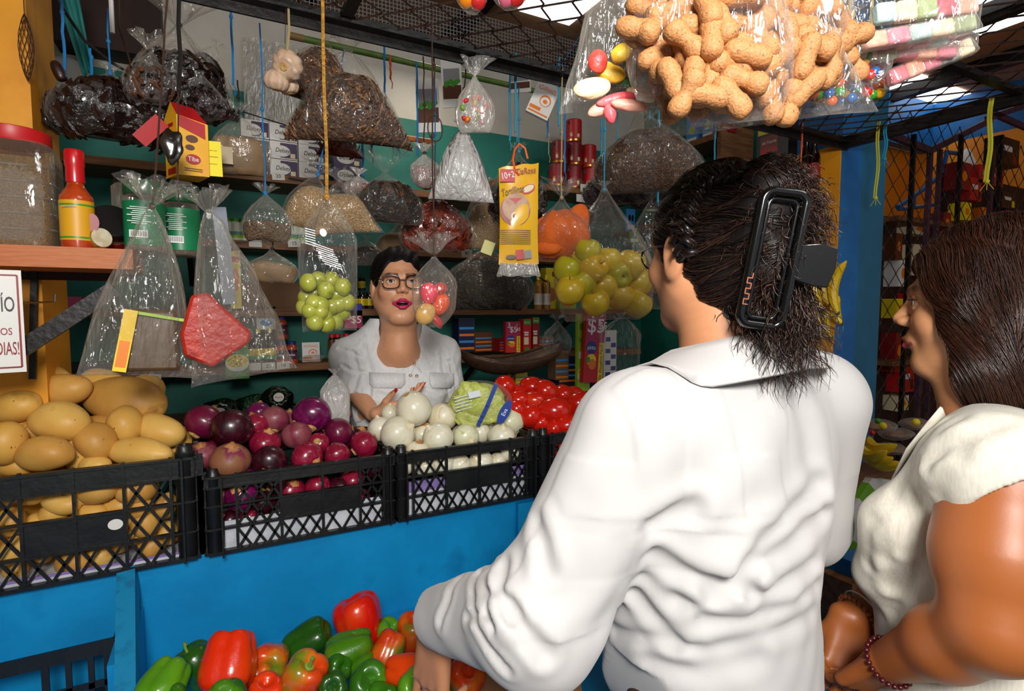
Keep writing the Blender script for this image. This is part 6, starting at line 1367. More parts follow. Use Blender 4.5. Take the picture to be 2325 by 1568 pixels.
nbag(1530, -190, 205, 190, .53, 'left bag of the peanut cluster, longest and slimmest', 50, film('peanut_film', base=.03, edge=.30, gloss=.06), shape='pouch', thick=.8, group=PB); nbag(1668, -180, 258, 235, .505, 'front middle bag of the peanut cluster, the largest', 51, _M['peanut_film'], shape='pouch', thick=.5, group=PB)
nbag(1815, -230, 112, 230, .55, 'upper right bag of the peanut cluster', 52, _M['peanut_film'], shape='pouch', thick=.45, group=PB); nbag(1690, -160, 268, 560, .58, 'wide outer bag that holds the whole peanut cluster', 53, _M['peanut_film'], shape='tri', thick=.3, group=PB, n=60)
# bag of gummy sweets at its left
nbag(1400, -120, 235, 250, .60, 'hazy bag of pink and yellow jelly sweets left of the peanuts', 54, haze, shape='tri', thick=.3, group='sweet bags hanging from the netting')
gm = {k: mat('jelly_' + k, a, .4, c2=b, scale=30, sss=.2, bump=.2, bscale=120) for k, a, b in (('pink', '#e9a08c', '#f0b8a2'), ('rose', '#d8505a', '#e87a7a'), ('yel', '#f2b81a', '#f7d052'), ('red', '#e23a34', '#ee5a4a'), ('cream', '#f2d9b4', '#ecc9a0'), ('green', '#3f7d4a', '#5a9a5a'))}
for k, (x, y, rx, rz, c, a, nm) in enumerate([(1358, 140, 22, 26, 'red', 0, 'red ring-shaped jelly in the hazy bag'), (1385, 165, 36, 22, 'yel', -20, 'yellow curved jelly touching the red ring'), (1420, 185, 34, 12, 'green', -10, 'green edge of a jelly beside the yellow one'), (1345, 200, 44, 24, 'cream', 10, 'large cream jelly at the left'), (1400, 225, 48, 14, 'rose', 12, 'rose-striped long jelly under the cream one'), (1365, 245, 34, 16, 'pink', 30, 'pink jelly at the bottom corner'), (1430, 240, 40, 14, 'pink', -8, 'pink jelly touching the peanuts'), (1385, 258, 14, 22, 'rose', 10, 'rose jelly tip hanging lowest'), (1455, 215, 34, 14, 'cream', -20, 'cream jelly under the peanuts'), (1410, 120, 26, 20, 'yel', 40, 'amber jelly near the peanuts')]):
 p = atD(x, y, .585 + .008 * (k % 3)); d = .59; o = MB().add(lump(SPH, .05, 2.4, k + 60) * np.array([S(rx, d), S(13, d), S(rz, d)]), SPF, gm[c]).build('jelly_sweet', angle=180); o.location = p; o.rotation_euler = (CB @ Matrix.Rotation(math.radians(a), 3, 'Z') @ Matrix.Rotation(-PI/2, 3, 'X')).to_euler(); tag(o, nm, 'sweet', 'jelly sweets in the hazy bag')
 if c == 'red': MB().ell((0, -S(12, d), 0), (S(9, d), S(3, d), S(9, d)), gm['rose'], None, 14, 8).build('centre_dot', o)
# sugared jelly bars, right
nbag(2075, -170, 120, 290, .62, 'clear bag of sugared jelly bars, the topmost at the right', 55, _M['peanut_film'], shape='long', thick=.25, group='sweet bags hanging from the netting', pl=.05)
barc = [('#e8a08a', '#f0b49c'), ('#d8748a', '#e38a9a'), ('#a9c4c4', '#bcd4d0'), ('#e9c9a8', '#f0d6ba'), ('#9aa87a', '#aab88a'), ('#c05a6a', '#cf7482')]; bm = [mat('sugared_jelly%d' % i, a, .8, c2=b, scale=90, bump=.6, bscale=240, bdist=.001) for i, (a, b) in enumerate(barc)]
for k, (x, y, ln_, th, a, off, nm) in enumerate([(2085, 75, 250, 34, 10, 0, 'thick pink and peach sugared bar across the top pack'), (2100, 22, 230, 44, 6, 2, 'flat pastel sugared bar seen through the top pack'), (2050, 95, 200, 30, 4, 4, 'greenish sugared bar behind the top pack'), (2055, 118, 230, 36, 1, 3, 'pastel bar wrapped level, below the top pack'), (2110, 142, 210, 36, 22, 5, 'dark rose sugared bar pointing down left'), (2150, 78, 100, 30, 14, 3, 'short peach sugared bar at the right')]):
 p = atD(x, y, .62 + .010 * k); t = empty('sugared_bar', p, label=nm, cat='sweet', group='sugared jelly bars'); t.rotation_euler = (CB @ Matrix.Rotation(math.radians(a), 3, 'Z') @ Matrix.Rotation(-PI/2, 3, 'X')).to_euler(); nb_ = 5; L_ = S(ln_, .63)
 for j in range(nb_):
  o = MB().box((-L_ / 2 + L_ * (j + .5) / nb_, 0, 0), (L_ / nb_ * .97, S(26, .63), S(th, .63)), bm[(j + off) % 6]).build('jelly_segment', t, bevel=.003)
 if k in (0, 3, 4): MB().box((0, 0, 0), (L_ * 1.10, S(32, .63), S(th * 1.15, .63)), haze, taper=.92).build('wrapper', t, bevel=.004)
# bags of coloured candy balls
PBc = [mat('candy_ball_%s' % n_, c, .2, coat=.5) for n_, c in (('red', '#d81f1a'), ('yellow', '#f4b40c'), ('green', '#2f8f2c'), ('blue', '#1d5fa8'), ('orange', '#ee6216'))]; CBs = []
for k, m_ in enumerate(PBc): o = MB().ell((0, 0, 0), (.0062,) * 3, m_, None, 16, 10).build('candy_ball', angle=180); tag(o, 'small glossy candy ball in the bags right of the peanuts', 'sweet', 'coloured candy balls'); CBs.append(o)
r = np.random.default_rng(9); k = 0
for (cx_, cy_, rx, ry, dd, nn) in ((1925, 150, 72, 28, .66, 44), (1905, 205, 66, 30, .68, 34), (1945, 105, 56, 16, .68, 16), (1975, 190, 34, 38, .70, 18)):
 for _ in range(nn):
  a, q = r.uniform(0, 6.28), math.sqrt(r.uniform()); o = CBs[k % 5] if k < 5 else CBs[r.integers(5)].copy()
  if k >= 5: COL.objects.link(o)
  o.location = atD(cx_ + rx * q * math.cos(a), cy_ + ry * q * math.sin(a), dd + r.uniform(-.012, .012)); k += 1
nbag(1930, 40, 190, 170, .66, 'little clear bag of candy balls, the upper one', 56, _M['peanut_film'], shape='pouch', thick=.4, group='bags of candy balls'); nbag(1905, 110, 245, 130, .68, 'little clear bag of candy balls, pointing down at the lower left', 57, _M['peanut_film'], shape='sack', thick=.4, group='bags of candy balls'); nbag(1978, 110, 235, 80, .70, 'little clear bag of candy balls, the one at the right behind', 58, _M['peanut_film'], shape='sack', thick=.4, group='bags of candy balls')
nbag(1072, -90, 30, 70, 1.2, 'bag of sweets cut by the top picture edge, left one', 59, haze, shape='sack', thick=.4, group='sweet bags at the top edge'); nbag(1160, -90, 18, 80, 1.2, 'bag of sweets cut by the top picture edge, right one', 60, haze, shape='sack', thick=.4, group='sweet bags at the top edge')
for k, (x, y, c) in enumerate([(1058, -2, 0), (1085, 4, 1), (1148, -4, 2), (1170, -6, 1), (1070, -20, 4), (1160, -22, 0)]):
 o = MB().add(lump(SPH, .08, 2, k) * .018, SPF, swm[c]).build('wrapped_sweet', angle=180); o.location = atD(x, y, 1.2); tag(o, 'sweet inside the bags cut by the top picture edge', 'sweet', 'sweets at the top edge')
# bagged lettuce on the onions
letm = mat('lettuce_leaf', '#b6c24e', .45, c2='#cfd47a', c3='#8fae34', scale=16, bump=.8, bscale=30, bdist=.02, stretch=(1, .4, 1)); p = atY(1083, 914, 1.60); d = depth(p)
t = empty('bagged_lettuce', p, face_cam(p), 'wrapped pale green lettuce with a blue printed band, on the white onions', 'lettuce'); t.rotation_euler = (0, -.12, face_cam(p))
Vv = lump(SPH, .10, 3.4, 4) * np.array([S(66, d), S(46, d), S(44, d)]); MB().add(Vv, SPF, letm).build('lettuce', t, angle=180)
for k in range(7):
 r_ = np.random.default_rng(k); V2 = lump(SPH, .16, 4, k + 20) * np.array([S(40, d), S(10, d), S(26, d)]); q = Matrix.Rotation(r_.uniform(-.6, .6), 3, 'Y'); MB().add(V2 @ np.array(q).T + np.array([S(r_.uniform(-34, 34), d), -S(30, d), S(r_.uniform(-26, 24), d)]), SPF, letm).build('leaf', t, angle=180)
V3 = lump(SPH, .07, 3, 8) * np.array([S(78, d), S(54, d), S(50, d)]); fo = MB().add(V3, SPF, clear); fo.build('film', t, angle=180)
blp = mat('blue_print', '#1f3f9a', .4); wpr = mat('pale_print', '#dfe6ee', .5); mb = MB(); yy = -S(55, d)
for q in range(8): u = q / 7; mb.dec('r', S(44 - 44 * u, d), S(36 - 74 * u, d), S(9, d), S(14, d), blp, y=yy * (.80 + .22 * math.sin(PI * u)), a=-.5)
mb.dec('e', S(58, d), S(-20, d), S(22, d), S(58, d), blp, y=yy * .92, a=-.6); mb.txt('Eva', S(58, d), S(-20, d), S(9, d), wpr, y=yy * .94, a=1.0)
for q in range(5): mb.dec('r', S(-28, d), S(26 - 7 * q, d), S(38, d), S(2, d), wpr, y=yy * .86, a=.15)
mb.dec('r', S(-2, d), S(28, d), S(26, d), S(14, d), wpr, y=yy * .98, a=.1); mb.build('print', t, smooth=False)
# ================================================================ shelves and goods
def shelf(name_label, lo, hi, m=woodm):
 t = empty('wall_shelf', ((lo[0] + hi[0]) / 2, (lo[1] + hi[1]) / 2, lo[2]), label=name_label, cat='shelf', group='wooden shelves'); MB().bbox(lo, hi, m).build('board', t, world=True, smooth=False)
 n = max(2, int((hi[0] - lo[0]) / .7))
 for i in range(n):
  if hi[0] - lo[0] < hi[1] - lo[1]: break
  x = lo[0] + (hi[0] - lo[0]) * (i + .5) / n; MB().bar((x, lo[1] + .03, lo[2]), (x, hi[1], lo[2] - .14), .02, .02, blackmetal).build('bracket', t, world=True, smooth=False)
 return t
SZ = {'a': 1.93, 'b': 1.655, 'c': 1.378, 'd': 1.143, 'e': .93}
shelf('topmost brown shelf of the back wall, under the tissue packs', (-.5, 2.50, SZ['a'] - .03), (1.25, 2.745, SZ['a']))
shelf('back shelf behind the cloves and grain bags, white and green jars on it', (-.55, 2.50, SZ['b'] - .03), (2.2, 2.745, SZ['b']))
shelf('back shelf level with the shopkeeper face', (-.55, 2.50, SZ['c'] - .03), (2.2, 2.745, SZ['c']))
shelf('back shelf with sauce bottles and price tags', (-.6, 2.50, SZ['d'] - .03), (2.2, 2.745, SZ['d']))
shelf('lowest back shelf holding the shiny dark green packs', (-.6, 2.46, SZ['e'] - .03), (2.2, 2.745, SZ['e']))
shelf('short shelf carrying the stacked red cans', (1.25, 2.50, 2.00), (2.2, 2.745, 2.03))
for z, lb in ((2.24, 'high side shelf above the black bottles on the right wall'), (1.86, 'side shelf with the black bottles on the right wall'), (1.50, 'side shelf hidden behind the braided hair')): shelf(lb, (2.18, 1.95, z - .03), (2.41, 2.745, z))
t = empty('shelf_upright', (2.2, 1.93, 0), label='brown wooden upright of the side shelves next to the yellow wall', cat='post'); MB().bbox((2.18, 1.93, 0), (2.41, 1.955, 2.35), woodm).build('board', t, world=True)
P_ = {n_: mat('print_' + n_, c, .4) for n_, c in (('white', '#e4e2dc'), ('red', '#c2181c'), ('dred', '#8c1218'), ('blue', '#1c2f86'), ('yel', '#f0d416'), ('green', '#3f8f26'), ('lime', '#9cc02a'), ('mag', '#a8104f'), ('black', '#0c0c0d'), ('purple', '#3d1f4d'), ('teal', '#157a68'), ('orange', '#e87a16'), ('cream', '#e6d8b0'), ('brown', '#5a3018'), ('grey', '#8a8a8c'), ('pink', '#e0568a'), ('navy', '#101a44'), ('sky', '#3a8ed0'), ('bean', '#c86e24'))}
def place(px, py, Y, zs=None):
 p = atY(px, py, Y)
 if zs is not None: p.z = zs
 return p
def boxitem(px, py, w_, h_, Y, dep, col, label, cat='box', group=None, name='product_box', deco=None, zs=None, rz=0., rx=0., bev=.0):
 """py = bottom edge pixel; zs = shelf height to stand on"""
 p = place(px, py, Y, zs); d = depth(p); w_, h_ = S(w_, d), S(h_, d); t = empty(name, p, rz, label, cat, group); t.rotation_euler = (rx, 0, rz)
 mb = MB(); mb.box((0, dep / 2, h_ / 2), (w_, dep, h_), P_[col] if isinstance(col, str) else col)
 if deco: deco(mb, w_, h_)
 o = mb.build('carton' if cat == 'box' else 'body', t, smooth=False); return t
def tissue(mb, w_, h_):
 mb.dec('r', w_ * .18, h_ * .5, w_ * .62, h_ * .86, P_['purple']); mb.dec('e', -w_ * .08, h_ * .45, w_ * .62, h_ * .66, P_['white'], y=-.001); mb.txt('Delsey', -w_ * .04, h_ * .48, h_ * .26, P_['black'], y=-.0015, wfit=w_ * .52, italic=.2); mb.dec('r', w_ * .32, h_ * .22, w_ * .18, h_ * .26, P_['cream'], y=-.001)
for i in range(3):
 for j in range(3):
  boxitem(582 + 60 * j + (4 * j), 392, 58, 38, 2.52 + .002 * j, .12, 'white', 'tissue pack in the %s row, %s column of the stack left of the yellow rope' % (['bottom', 'middle', 'top'][i], ['left', 'centre', 'right'][j]), 'tissue pack', 'tissue packs on the top shelf', 'tissue_pack', tissue, zs=SZ['a'] + i * .073)
for i in range(2): boxitem(790, 392, 62, 38, 2.52, .12, 'purple', 'dark purple tissue pack behind the rope, %s one' % ['lower', 'upper'][i], 'tissue pack', 'tissue packs on the top shelf', 'tissue_pack', tissue, zs=SZ['a'] + i * .074)
def can(px, py, w_, h_, Y, z, label, k):
 p = place(px, py, Y, z); d = depth(p); r, h_ = S(w_, d) / 2, S(h_, d); t = empty('food_can', p, face_cam(p), label, 'can', 'red cans stacked in the corner')
 mb = MB().lathe([(r * .94, 0), (r, .003), (r, h_ - .003), (r * .94, h_)], P_['dred'] if k % 3 else P_['red'], n=24); mb.lathe([(r * 1.003, h_ * .05), (r * 1.003, h_ * .12)], gold, n=24)
 for q in range(7): mb.ell((r * .5 * math.cos(q * 2.1), -r * .93 + .12 * r * abs(math.cos(q * 2.1)) ** 2, h_ * .30 + h_ * .11 * math.sin(q * 1.7)), (r * .24, r * .10, h_ * .07), P_['bean'] if q % 2 else P_['cream'], None, 8, 6)
 mb.build('can', t); MB().lathe([(r * .9, h_), (r * .95, h_ + .002), (r * .9, h_ + .002)], P_['grey'], n=24).build('lid', t)
 m2 = MB(); m2.dec('e', -r * .55, h_ * .84, r * .42, r * .42, P_['black'], y=-r * .86); m2.build('seal', t)
rows_ = [(1302, 2), (1303, 1), (1270, 1), (1335, 1), (1264, 0), (1302, 0), (1340, 0), (1380, 0)]
for k, (x, lv) in enumerate(rows_): can(x, 430, 36, 50, 2.56, 2.03 + lv * .125, ['red can at the very top of the stack', 'red can in the centre of the middle row', 'red can at the left of the middle row', 'red can at the right of the middle row', 'red can at the left end of the bottom row', 'second red can of the bottom row', 'third red can of the bottom row', 'red can at the right end of the bottom row'][k], k)
def jar(px, Y, z, w_, h_, body, lid, lab, label, group, name='jar', neck=.7, lidh=.14, cat='jar', lz=(.2, .62), py=700, txt=None, lab2=None, txc='white'):
 p = place(px, py, Y, z); d = depth(p); r, h_ = S(w_, d) / 2, S(h_, d); t = empty(name, p, face_cam(p), label, cat, group)
 MB().lathe(smoothprof([(r * .9, 0), (r, .004), (r, h_ * .68), (r * .9, h_ * .78), (r * neck, h_ * (.84)), (r * neck, h_ * (1 - lidh))], 3), body, n=24).build('glass_body', t)
 MB().lathe([(r * neck * 1.08, h_ * (1 - lidh)), (r * neck * 1.1, h_ * .99), (r * neck, h_)], lid, n=24).build('lid', t)
 if lab:
  mb = MB().lathe([(r * 1.012, h_ * lz[0]), (r * 1.012, h_ * lz[1])], lab, n=28)
  if lab2: mb.lathe([(r * 1.018, h_ * lz[0]), (r * 1.018, h_ * (lz[0] * .6 + lz[1] * .4))], lab2, n=28)
  if txt: mb.txt(txt, 0, h_ * (lz[0] + lz[1]) / 2, h_ * .10, P_[txc], y=-r * 1.03, wfit=r * 1.1)
  mb.build('label', t)
 return t
plg = mat('white_jar_plastic', '#cdd4c4', .35)
for i, x in enumerate((505, 522, 540, 560, 640, 668, 690)): jar(x, 2.56, SZ['b'], 24, 52, plg, P_['green'], P_['teal'], 'white and green seasoning jar, number %s from the left along its shelf' % ['one', 'two', 'three', 'four', 'five', 'six', 'seven'][i], 'white and green jars', lz=(.15, .42), lab2=P_['lime'])
sauce = mat('dark_sauce_glass', '#1c0a06', .1, coat=.7); redjar = mat('orange_salsa', '#a83a20', .25, c2='#c0522a', scale=90, coat=.5); mustard = mat('mustard_glass', '#9a6a12', .15, coat=.6)
for i, (x, lb) in enumerate(((560, 'dark sauce bottle with a yellow label, leftmost'), (585, 'dark sauce bottle with a yellow and green label, middle'), (611, 'dark sauce bottle with a yellow and green label, beside the blue-lidded jars'))): jar(x, 2.54, SZ['d'], 27, 82, sauce, P_['yel'], P_['yel'], lb, 'dark sauce bottles', 'sauce_bottle', .32, .12, 'bottle', (.16, .46), lab2=P_['green'])
for i, (x, z, lb) in enumerate(((636, 0, 'orange salsa jar with blue lid, bottom left of three'), (660, 0, 'orange salsa jar with blue lid, bottom right of three'), (638, .108, 'orange salsa jar with blue lid, standing on the other two'))): jar(x, 2.54, SZ['d'] + z, 25, 50, redjar, P_['blue'], P_['navy'], lb, 'blue-lidded salsa jars', neck=.72, txt='salsa')
def azaf(mb, w_, h_):
 mb.txt('AZAFRANOL', 0, h_ * .80, h_ * .13, P_['orange'], wfit=w_ * .8); mb.dec('e', w_ * .1, h_ * .48, w_ * .5, h_ * .34, P_['orange']); mb.dec('e', w_ * .1, h_ * .46, w_ * .40, h_ * .27, P_['white'], y=-.001); mb.dec('e', w_ * .1, h_ * .46, w_ * .2, h_ * .12, P_['orange'], y=-.0014); mb.dec('r', -w_ * .2, h_ * .2, w_ * .5, h_ * .1, P_['orange']); mb.dec('r', 0, h_ * .08, w_ * .9, h_ * .05, P_['orange'])
boxitem(707, 815, 38, 44, 2.58, .03, 'white', 'white box with an orange arc standing on the sauce shelf', 'box', None, 'tea_box', azaf, zs=SZ['d'], rx=-.12)
o = MB().add(lump(SPH, .2, 3, 4) * np.array([.05, .03, .016]), SPF, haze).build('plastic_packet', angle=180); o.location = place(712, 815, 2.54, SZ['d'] + .018); tag(o, 'crumpled clear packet lying before the white box with the orange arc', 'packet')
t = boxitem(1218, 262, 54, 78, 1.60, .018, 'white', 'white box with an orange arc hanging tilted on a blue string', 'box', None, 'tea_box', azaf); t.rotation_euler = (0, .42, face_cam(t.location) + .15)
p = t.location; MB().tube([(0, .009, .10), (.01, .009, .2), (.03, .009, .33)], .001, string_c['blue'], 5).build('string', t)
# price tags along the shelf edges
k = 0
for x, y, Y, tx in ((578, 832, 2.49, ''), (610, 831, 2.49, '25'), (643, 829, 2.49, '18'), (632, 400, 2.49, '20'), (350, 858, 2.455, '19'), (580, 552, 2.49, ''), (668, 552, 2.49, '15'), (1328, 427, 2.49, ''), (1320, 450, 2.49, ''), (735, 722, 2.49, ''), (1060, 575, 2.0, '45')):
 p = atY(x, y, Y); d = depth(p); mb = MB().box((0, 0, 0), (S(27, d), .0012, S(17, d)), white_paper)
 if tx: mb.txt(tx, 0, 0, S(8, d), P_['black'], y=-.0012)
 o = mb.build('price_tag', smooth=False); o.location = p; o.rotation_euler = (random.uniform(-.1, .1), random.uniform(-.08, .08), random.uniform(-.15, .15)); k += 1
 tag(o, 'white price tag ' + ['under the leftmost dark sauce bottle', 'under the middle dark sauce bottle', 'under the blue-lidded salsa jars', 'below the tissue packs', 'marked 19 above the largest potato', 'near the spice sachets, left', 'near the spice sachets, right', 'under the red cans', 'right below the tag of the red cans', 'by the tip of the grapes bag', 'pinned to the bag of tan grain'][k - 1], 'price tag', 'price tags')
# soup card packs
def soup(mb, w_, h_):
 mb.dec('r', 0, h_ * .86, w_ * .8, h_ * .16, P_['white']); mb.dec('e', 0, h_ * .40, w_ * 1.0, h_ * .42, P_['white']); mb.dec('e', 0, h_ * .44, w_ * .92, h_ * .32, P_['yel'], y=-.001); r = np.random.default_rng(3)
 for q in range(40): a, b = r.uniform(0, 6.28), r.uniform(0, 1) ** .5; mb.dec('e', w_ * .42 * b * math.cos(a), h_ * .44 + h_ * .14 * b * math.sin(a), w_ * .09, h_ * .03, P_[['orange', 'lime', 'cream', 'green', 'red'][q % 5]], y=-.0015, a=a, n=7)
boxitem(540, 860, 48, 92, 2.44, .02, 'green', 'green soup sachet strip with a bowl of noodles, hanging at the sauce shelf', 'sachet', None, 'soup_sachet', soup)
boxitem(1325, 888, 34, 175, 2.12, .02, 'lime', 'tall lime green soup sachet strip with a noodle bowl at its foot', 'sachet', None, 'soup_sachet', lambda mb, w_, h_: (soup(mb, w_, h_ * .55), mb.txt('POLLO', 0, h_ * .66, h_ * .06, P_['green'], wfit=w_ * .8), mb.dec('r', 0, h_ * .84, w_ * .7, h_ * .09, P_['green'])))
def three5(mb, w_, h_):
 mb.dec('r', 0, h_ * .76, w_ * .98, h_ * .46, P_['mag']); mb.txt('3', -w_ * .28, h_ * .88, h_ * .17, P_['white'], y=-.001); mb.txt('$5', w_ * .02, h_ * .74, h_ * .19, P_['white'], y=-.001); mb.txt('3', w_ * .26, h_ * .90, h_ * .07, P_['white'], y=-.001); mb.txt('$5', w_ * .36, h_ * .75, h_ * .10, P_['white'], y=-.001)
 mb.dec('e', -w_ * .16, h_ * .46, w_ * .56, h_ * .17, P_['blue'], y=-.001); mb.txt('pinto', -w_ * .16, h_ * .46, h_ * .06, P_['white'], y=-.0015, wfit=w_ * .42)
 mb.dec('r', w_ * .36, h_ * .27, w_ * .24, h_ * .52, P_['yel'], y=-.001); mb.txt('Se disuelve Fácil', w_ * .36, h_ * .27, w_ * .15, P_['black'], y=-.0015, a=PI / 2, wfit=h_ * .46)
 mb.dec('e', -w_ * .14, h_ * .30, w_ * .5, h_ * .16, P_['yel'], y=-.0008); mb.dec('e', -w_ * .08, h_ * .24, w_ * .4, h_ * .14, P_['orange'], y=-.0012); mb.dec('e', -w_ * .3, h_ * .3, w_ * .2, h_ * .08, P_['green'], y=-.0014)
t = boxitem(1345, 868, 50, 172, 2.08, .03, 'red', 'tall drink sachet strip offering 3 for 5 in front of the corner shelf', 'sachet', 'drink sachet strips', 'drink_sachet_strip', three5); t.rotation_euler = (0, .06, -.1)
boxitem(1165, 800, 36, 70, 2.35, .03, 'red', 'smaller drink sachet strip offering 3 for 5 behind the scale pan', 'sachet', 'drink sachet strips', 'drink_sachet_strip', three5, rz=-.1)
boxitem(803, 745, 40, 56, 2.5, .03, 'mag', 'drink sachet strip with a blue top left of the shopkeeper face', 'sachet', 'drink sachet strips', 'drink_sachet_strip', lambda mb, w_, h_: (mb.dec('r', 0, h_ * .86, w_, h_ * .28, P_['blue']), mb.txt('3', -w_ * .25, h_ * .48, h_ * .3, P_['white']), mb.txt('$5', w_ * .15, h_ * .34, h_ * .3, P_['white'])))
def carton(mb, w_, h_):
 mb.dec('r', 0, h_ * .91, w_ * .96, h_ * .16, P_['green']); mb.txt('Knorr', 0, h_ * .90, h_ * .06, P_['white'], y=-.001, wfit=w_ * .7); mb.dec('r', -w_ * .12, h_ * .60, w_ * .6, h_ * .05, P_['white']); mb.dec('r', -w_ * .1, h_ * .53, w_ * .5, h_ * .05, P_['white']); mb.dec('r', -w_ * .12, h_ * .35, w_ * .6, h_ * .22, P_['cream']); mb.dec('e', 0, h_ * .1, w_ * .6, h_ * .14, P_['green'])
boxitem(1197, 800, 20, 76, 2.38, .05, 'red', 'red carton with a green top, left of two behind the scale pan', 'box', 'red seasoning cartons', 'seasoning_carton', carton); boxitem(1217, 800, 18, 80, 2.40, .05, 'dred', 'darker red carton, right of two behind the scale pan', 'box', 'red seasoning cartons', 'seasoning_carton', carton)
# foil packs with crimped bottle-top look
foil = mat('green_black_foil', '#0a1a12', .18, c2='#123a22', scale=18, metal=.6, bump=.8, bscale=40, bdist=.02); silver = mat('silver_foil', '#8a8f8c', .2, metal=.9, bump=.5, bscale=60)
for i, (x, y, w_, h_, lb) in enumerate([(500, 938, 90, 70, 'dark green foil pack at the left end of the row'), (575, 940, 100, 86, 'green foil pack with a red and white badge in the middle of the row'), (630, 905, 70, 56, 'dark foil pack with a silver ring on top of the pile'), (655, 950, 90, 70, 'dark foil pack low behind the purple onions')]):
 p = atY(x, y, 2.38 + .03 * (i % 2)); d = depth(p); t = empty('foil_pack', p, 0, lb, 'pack', 'dark foil packs'); V = lump(SPH, .10, 3.5, 50 + i) * np.array([S(w_, d) / 2, .05, S(h_, d) / 2]); MB().add(V, SPF, foil).build('pouch', t, angle=180)
 R_ = S(17, d); mb = MB().tube([(R_ * math.cos(a) * (1 + .1 * math.sin(9 * a)), -.052, S(8, d) + R_ * math.sin(a) * (1 + .1 * math.sin(9 * a))) for a in np.linspace(0, 2 * PI, 37)[:-1]], .005, silver, 6, closed=True); mb.build('silver_ring', t)
 mb = MB(); mb.dec('e', 0, S(8, d), R_ * 1.3, R_ * 1.2, P_['white'], y=-.055); mb.txt('fort', 0, S(8, d), R_ * .3, P_['red'], y=-.056, wfit=R_ * .9); mb.build('badge', t, smooth=False)
# honey bottles, boxes, spice jars on the face-level shelf
for i, (x, lb) in enumerate(((1222, 'honey-coloured bottle, left of two right of the tortilla packet'), (1240, 'honey-coloured bottle, right of two beside the yellow box'))): jar(x, 2.52, SZ['c'], 19, 76, mustard, P_['yel'], P_['white'], lb, 'honey bottles', 'syrup_bottle', .42, .14, 'bottle', (.12, .45))
boxitem(1252, 706, 30, 92, 2.62, .06, 'yel', 'tall yellow box behind the honey-coloured bottles', 'box', 'cereal boxes', 'cereal_box', lambda mb, w_, h_: (mb.dec('r', w_ * .2, h_ * .85, w_ * .3, h_ * .12, P_['dred']), mb.dec('e', 0, h_ * .35, w_ * .8, h_ * .35, P_['bean'])), zs=SZ['c'])
for i, (x, w_, h_, c, lb) in enumerate([(1150, 34, 62, 'yel', 'faded yellow box left of the honey bottles'), (1185, 28, 56, 'bean', 'brown and yellow box below the lentil bag'), (1290, 44, 30, 'lime', 'low green and yellow packet behind the lowest apples'), (1395, 60, 34, 'lime', 'green and yellow packet with a pie picture, under the apples'), (1100, 40, 50, 'navy', 'dark blue carton under the lentil bag'), (1060, 36, 44, 'black', 'black carton behind the orange sweets')]):
 boxitem(x, 706, w_, h_, 2.58, .07, c, lb, 'box', 'cartons on the face-level shelf', 'carton_box', lambda mb, a, b: (mb.dec('e', 0, b * .4, a * .7, b * .5, P_['orange']), mb.dec('r', 0, b * .82, a * .8, b * .16, P_['red'])), zs=SZ['c'])
for i, (x, lb) in enumerate(((805, 'small black-lidded jar, left of three by the shopkeeper hair'), (822, 'small black-lidded jar, middle of three by the shopkeeper hair'), (838, 'small black-lidded jar, right of three by the shopkeeper hair'))): jar(x, 2.55, SZ['c'], 17, 38, sauce, P_['black'], P_['yel'], lb, 'black-lidded jars', lz=(.2, .6))
jar(822, 2.62, SZ['c'] + .085, 17, 30, sauce, P_['black'], P_['yel'], 'small jar stacked on the three black-lidded ones', 'black-lidded jars', lz=(.2, .7))
for i, (x, c, lb) in enumerate(((765, 'white', 'white-labelled spice bottle beside the grapes bag tip, left'), (785, 'dred', 'red-labelled spice bottle beside the white-labelled one'), (752, 'brown', 'brown spice bottle at the end of the sauce shelf'))): jar(x, 2.55, SZ['d'], 18, 62, sauce, P_['red'], P_[c], lb, 'spice bottles', 'spice_bottle', .7, .12, 'bottle', (.3, .8))
boxitem(605, 748, 40, 52, 2.56, .03, 'white', 'white and pink sachet card with two black dots', 'sachet', None, 'sachet_card', lambda mb, a, b: (mb.dec('e', a * .1, b * .7, a * .22, b * .2, P_['black']), mb.dec('e', a * .34, b * .7, a * .22, b * .2, P_['black']), mb.dec('r', -a * .25, b * .8, a * .4, b * .14, P_['pink']), mb.dec('e', 0, b * .3, a * .6, b * .3, P_['sky'])))
cardm = mat('brown_carton', '#6d5138', .8, c2='#7a5c40', scale=8); boxitem(650, 694, 190, 60, 2.56, .10, cardm, 'long flat brown carton behind the spice sachets', 'box', None, 'cardboard_box', zs=SZ['c'])
def yellowbird(mb, a, b): mb.dec('e', 0, b * .5, a * .7, b * .4, P_['orange']); mb.dec('r', 0, b * .85, a * .8, b * .1, P_['red'])
boxitem(537, 700, 22, 130, 2.45, .02, 'yel', 'yellow snack packet strip behind the grey strap', 'packet', None, 'snack_packet', yellowbird)
gs = mat('grey_strap', '#7e8694', .5); a, b = atY(497, 470, 1.75), atY(522, 690, 1.75); tag(MB().bar(a, b, .035, .004, gs).build('grey_strip', smooth=False), 'grey hanging strip right of the knotted paste bags', 'strip')
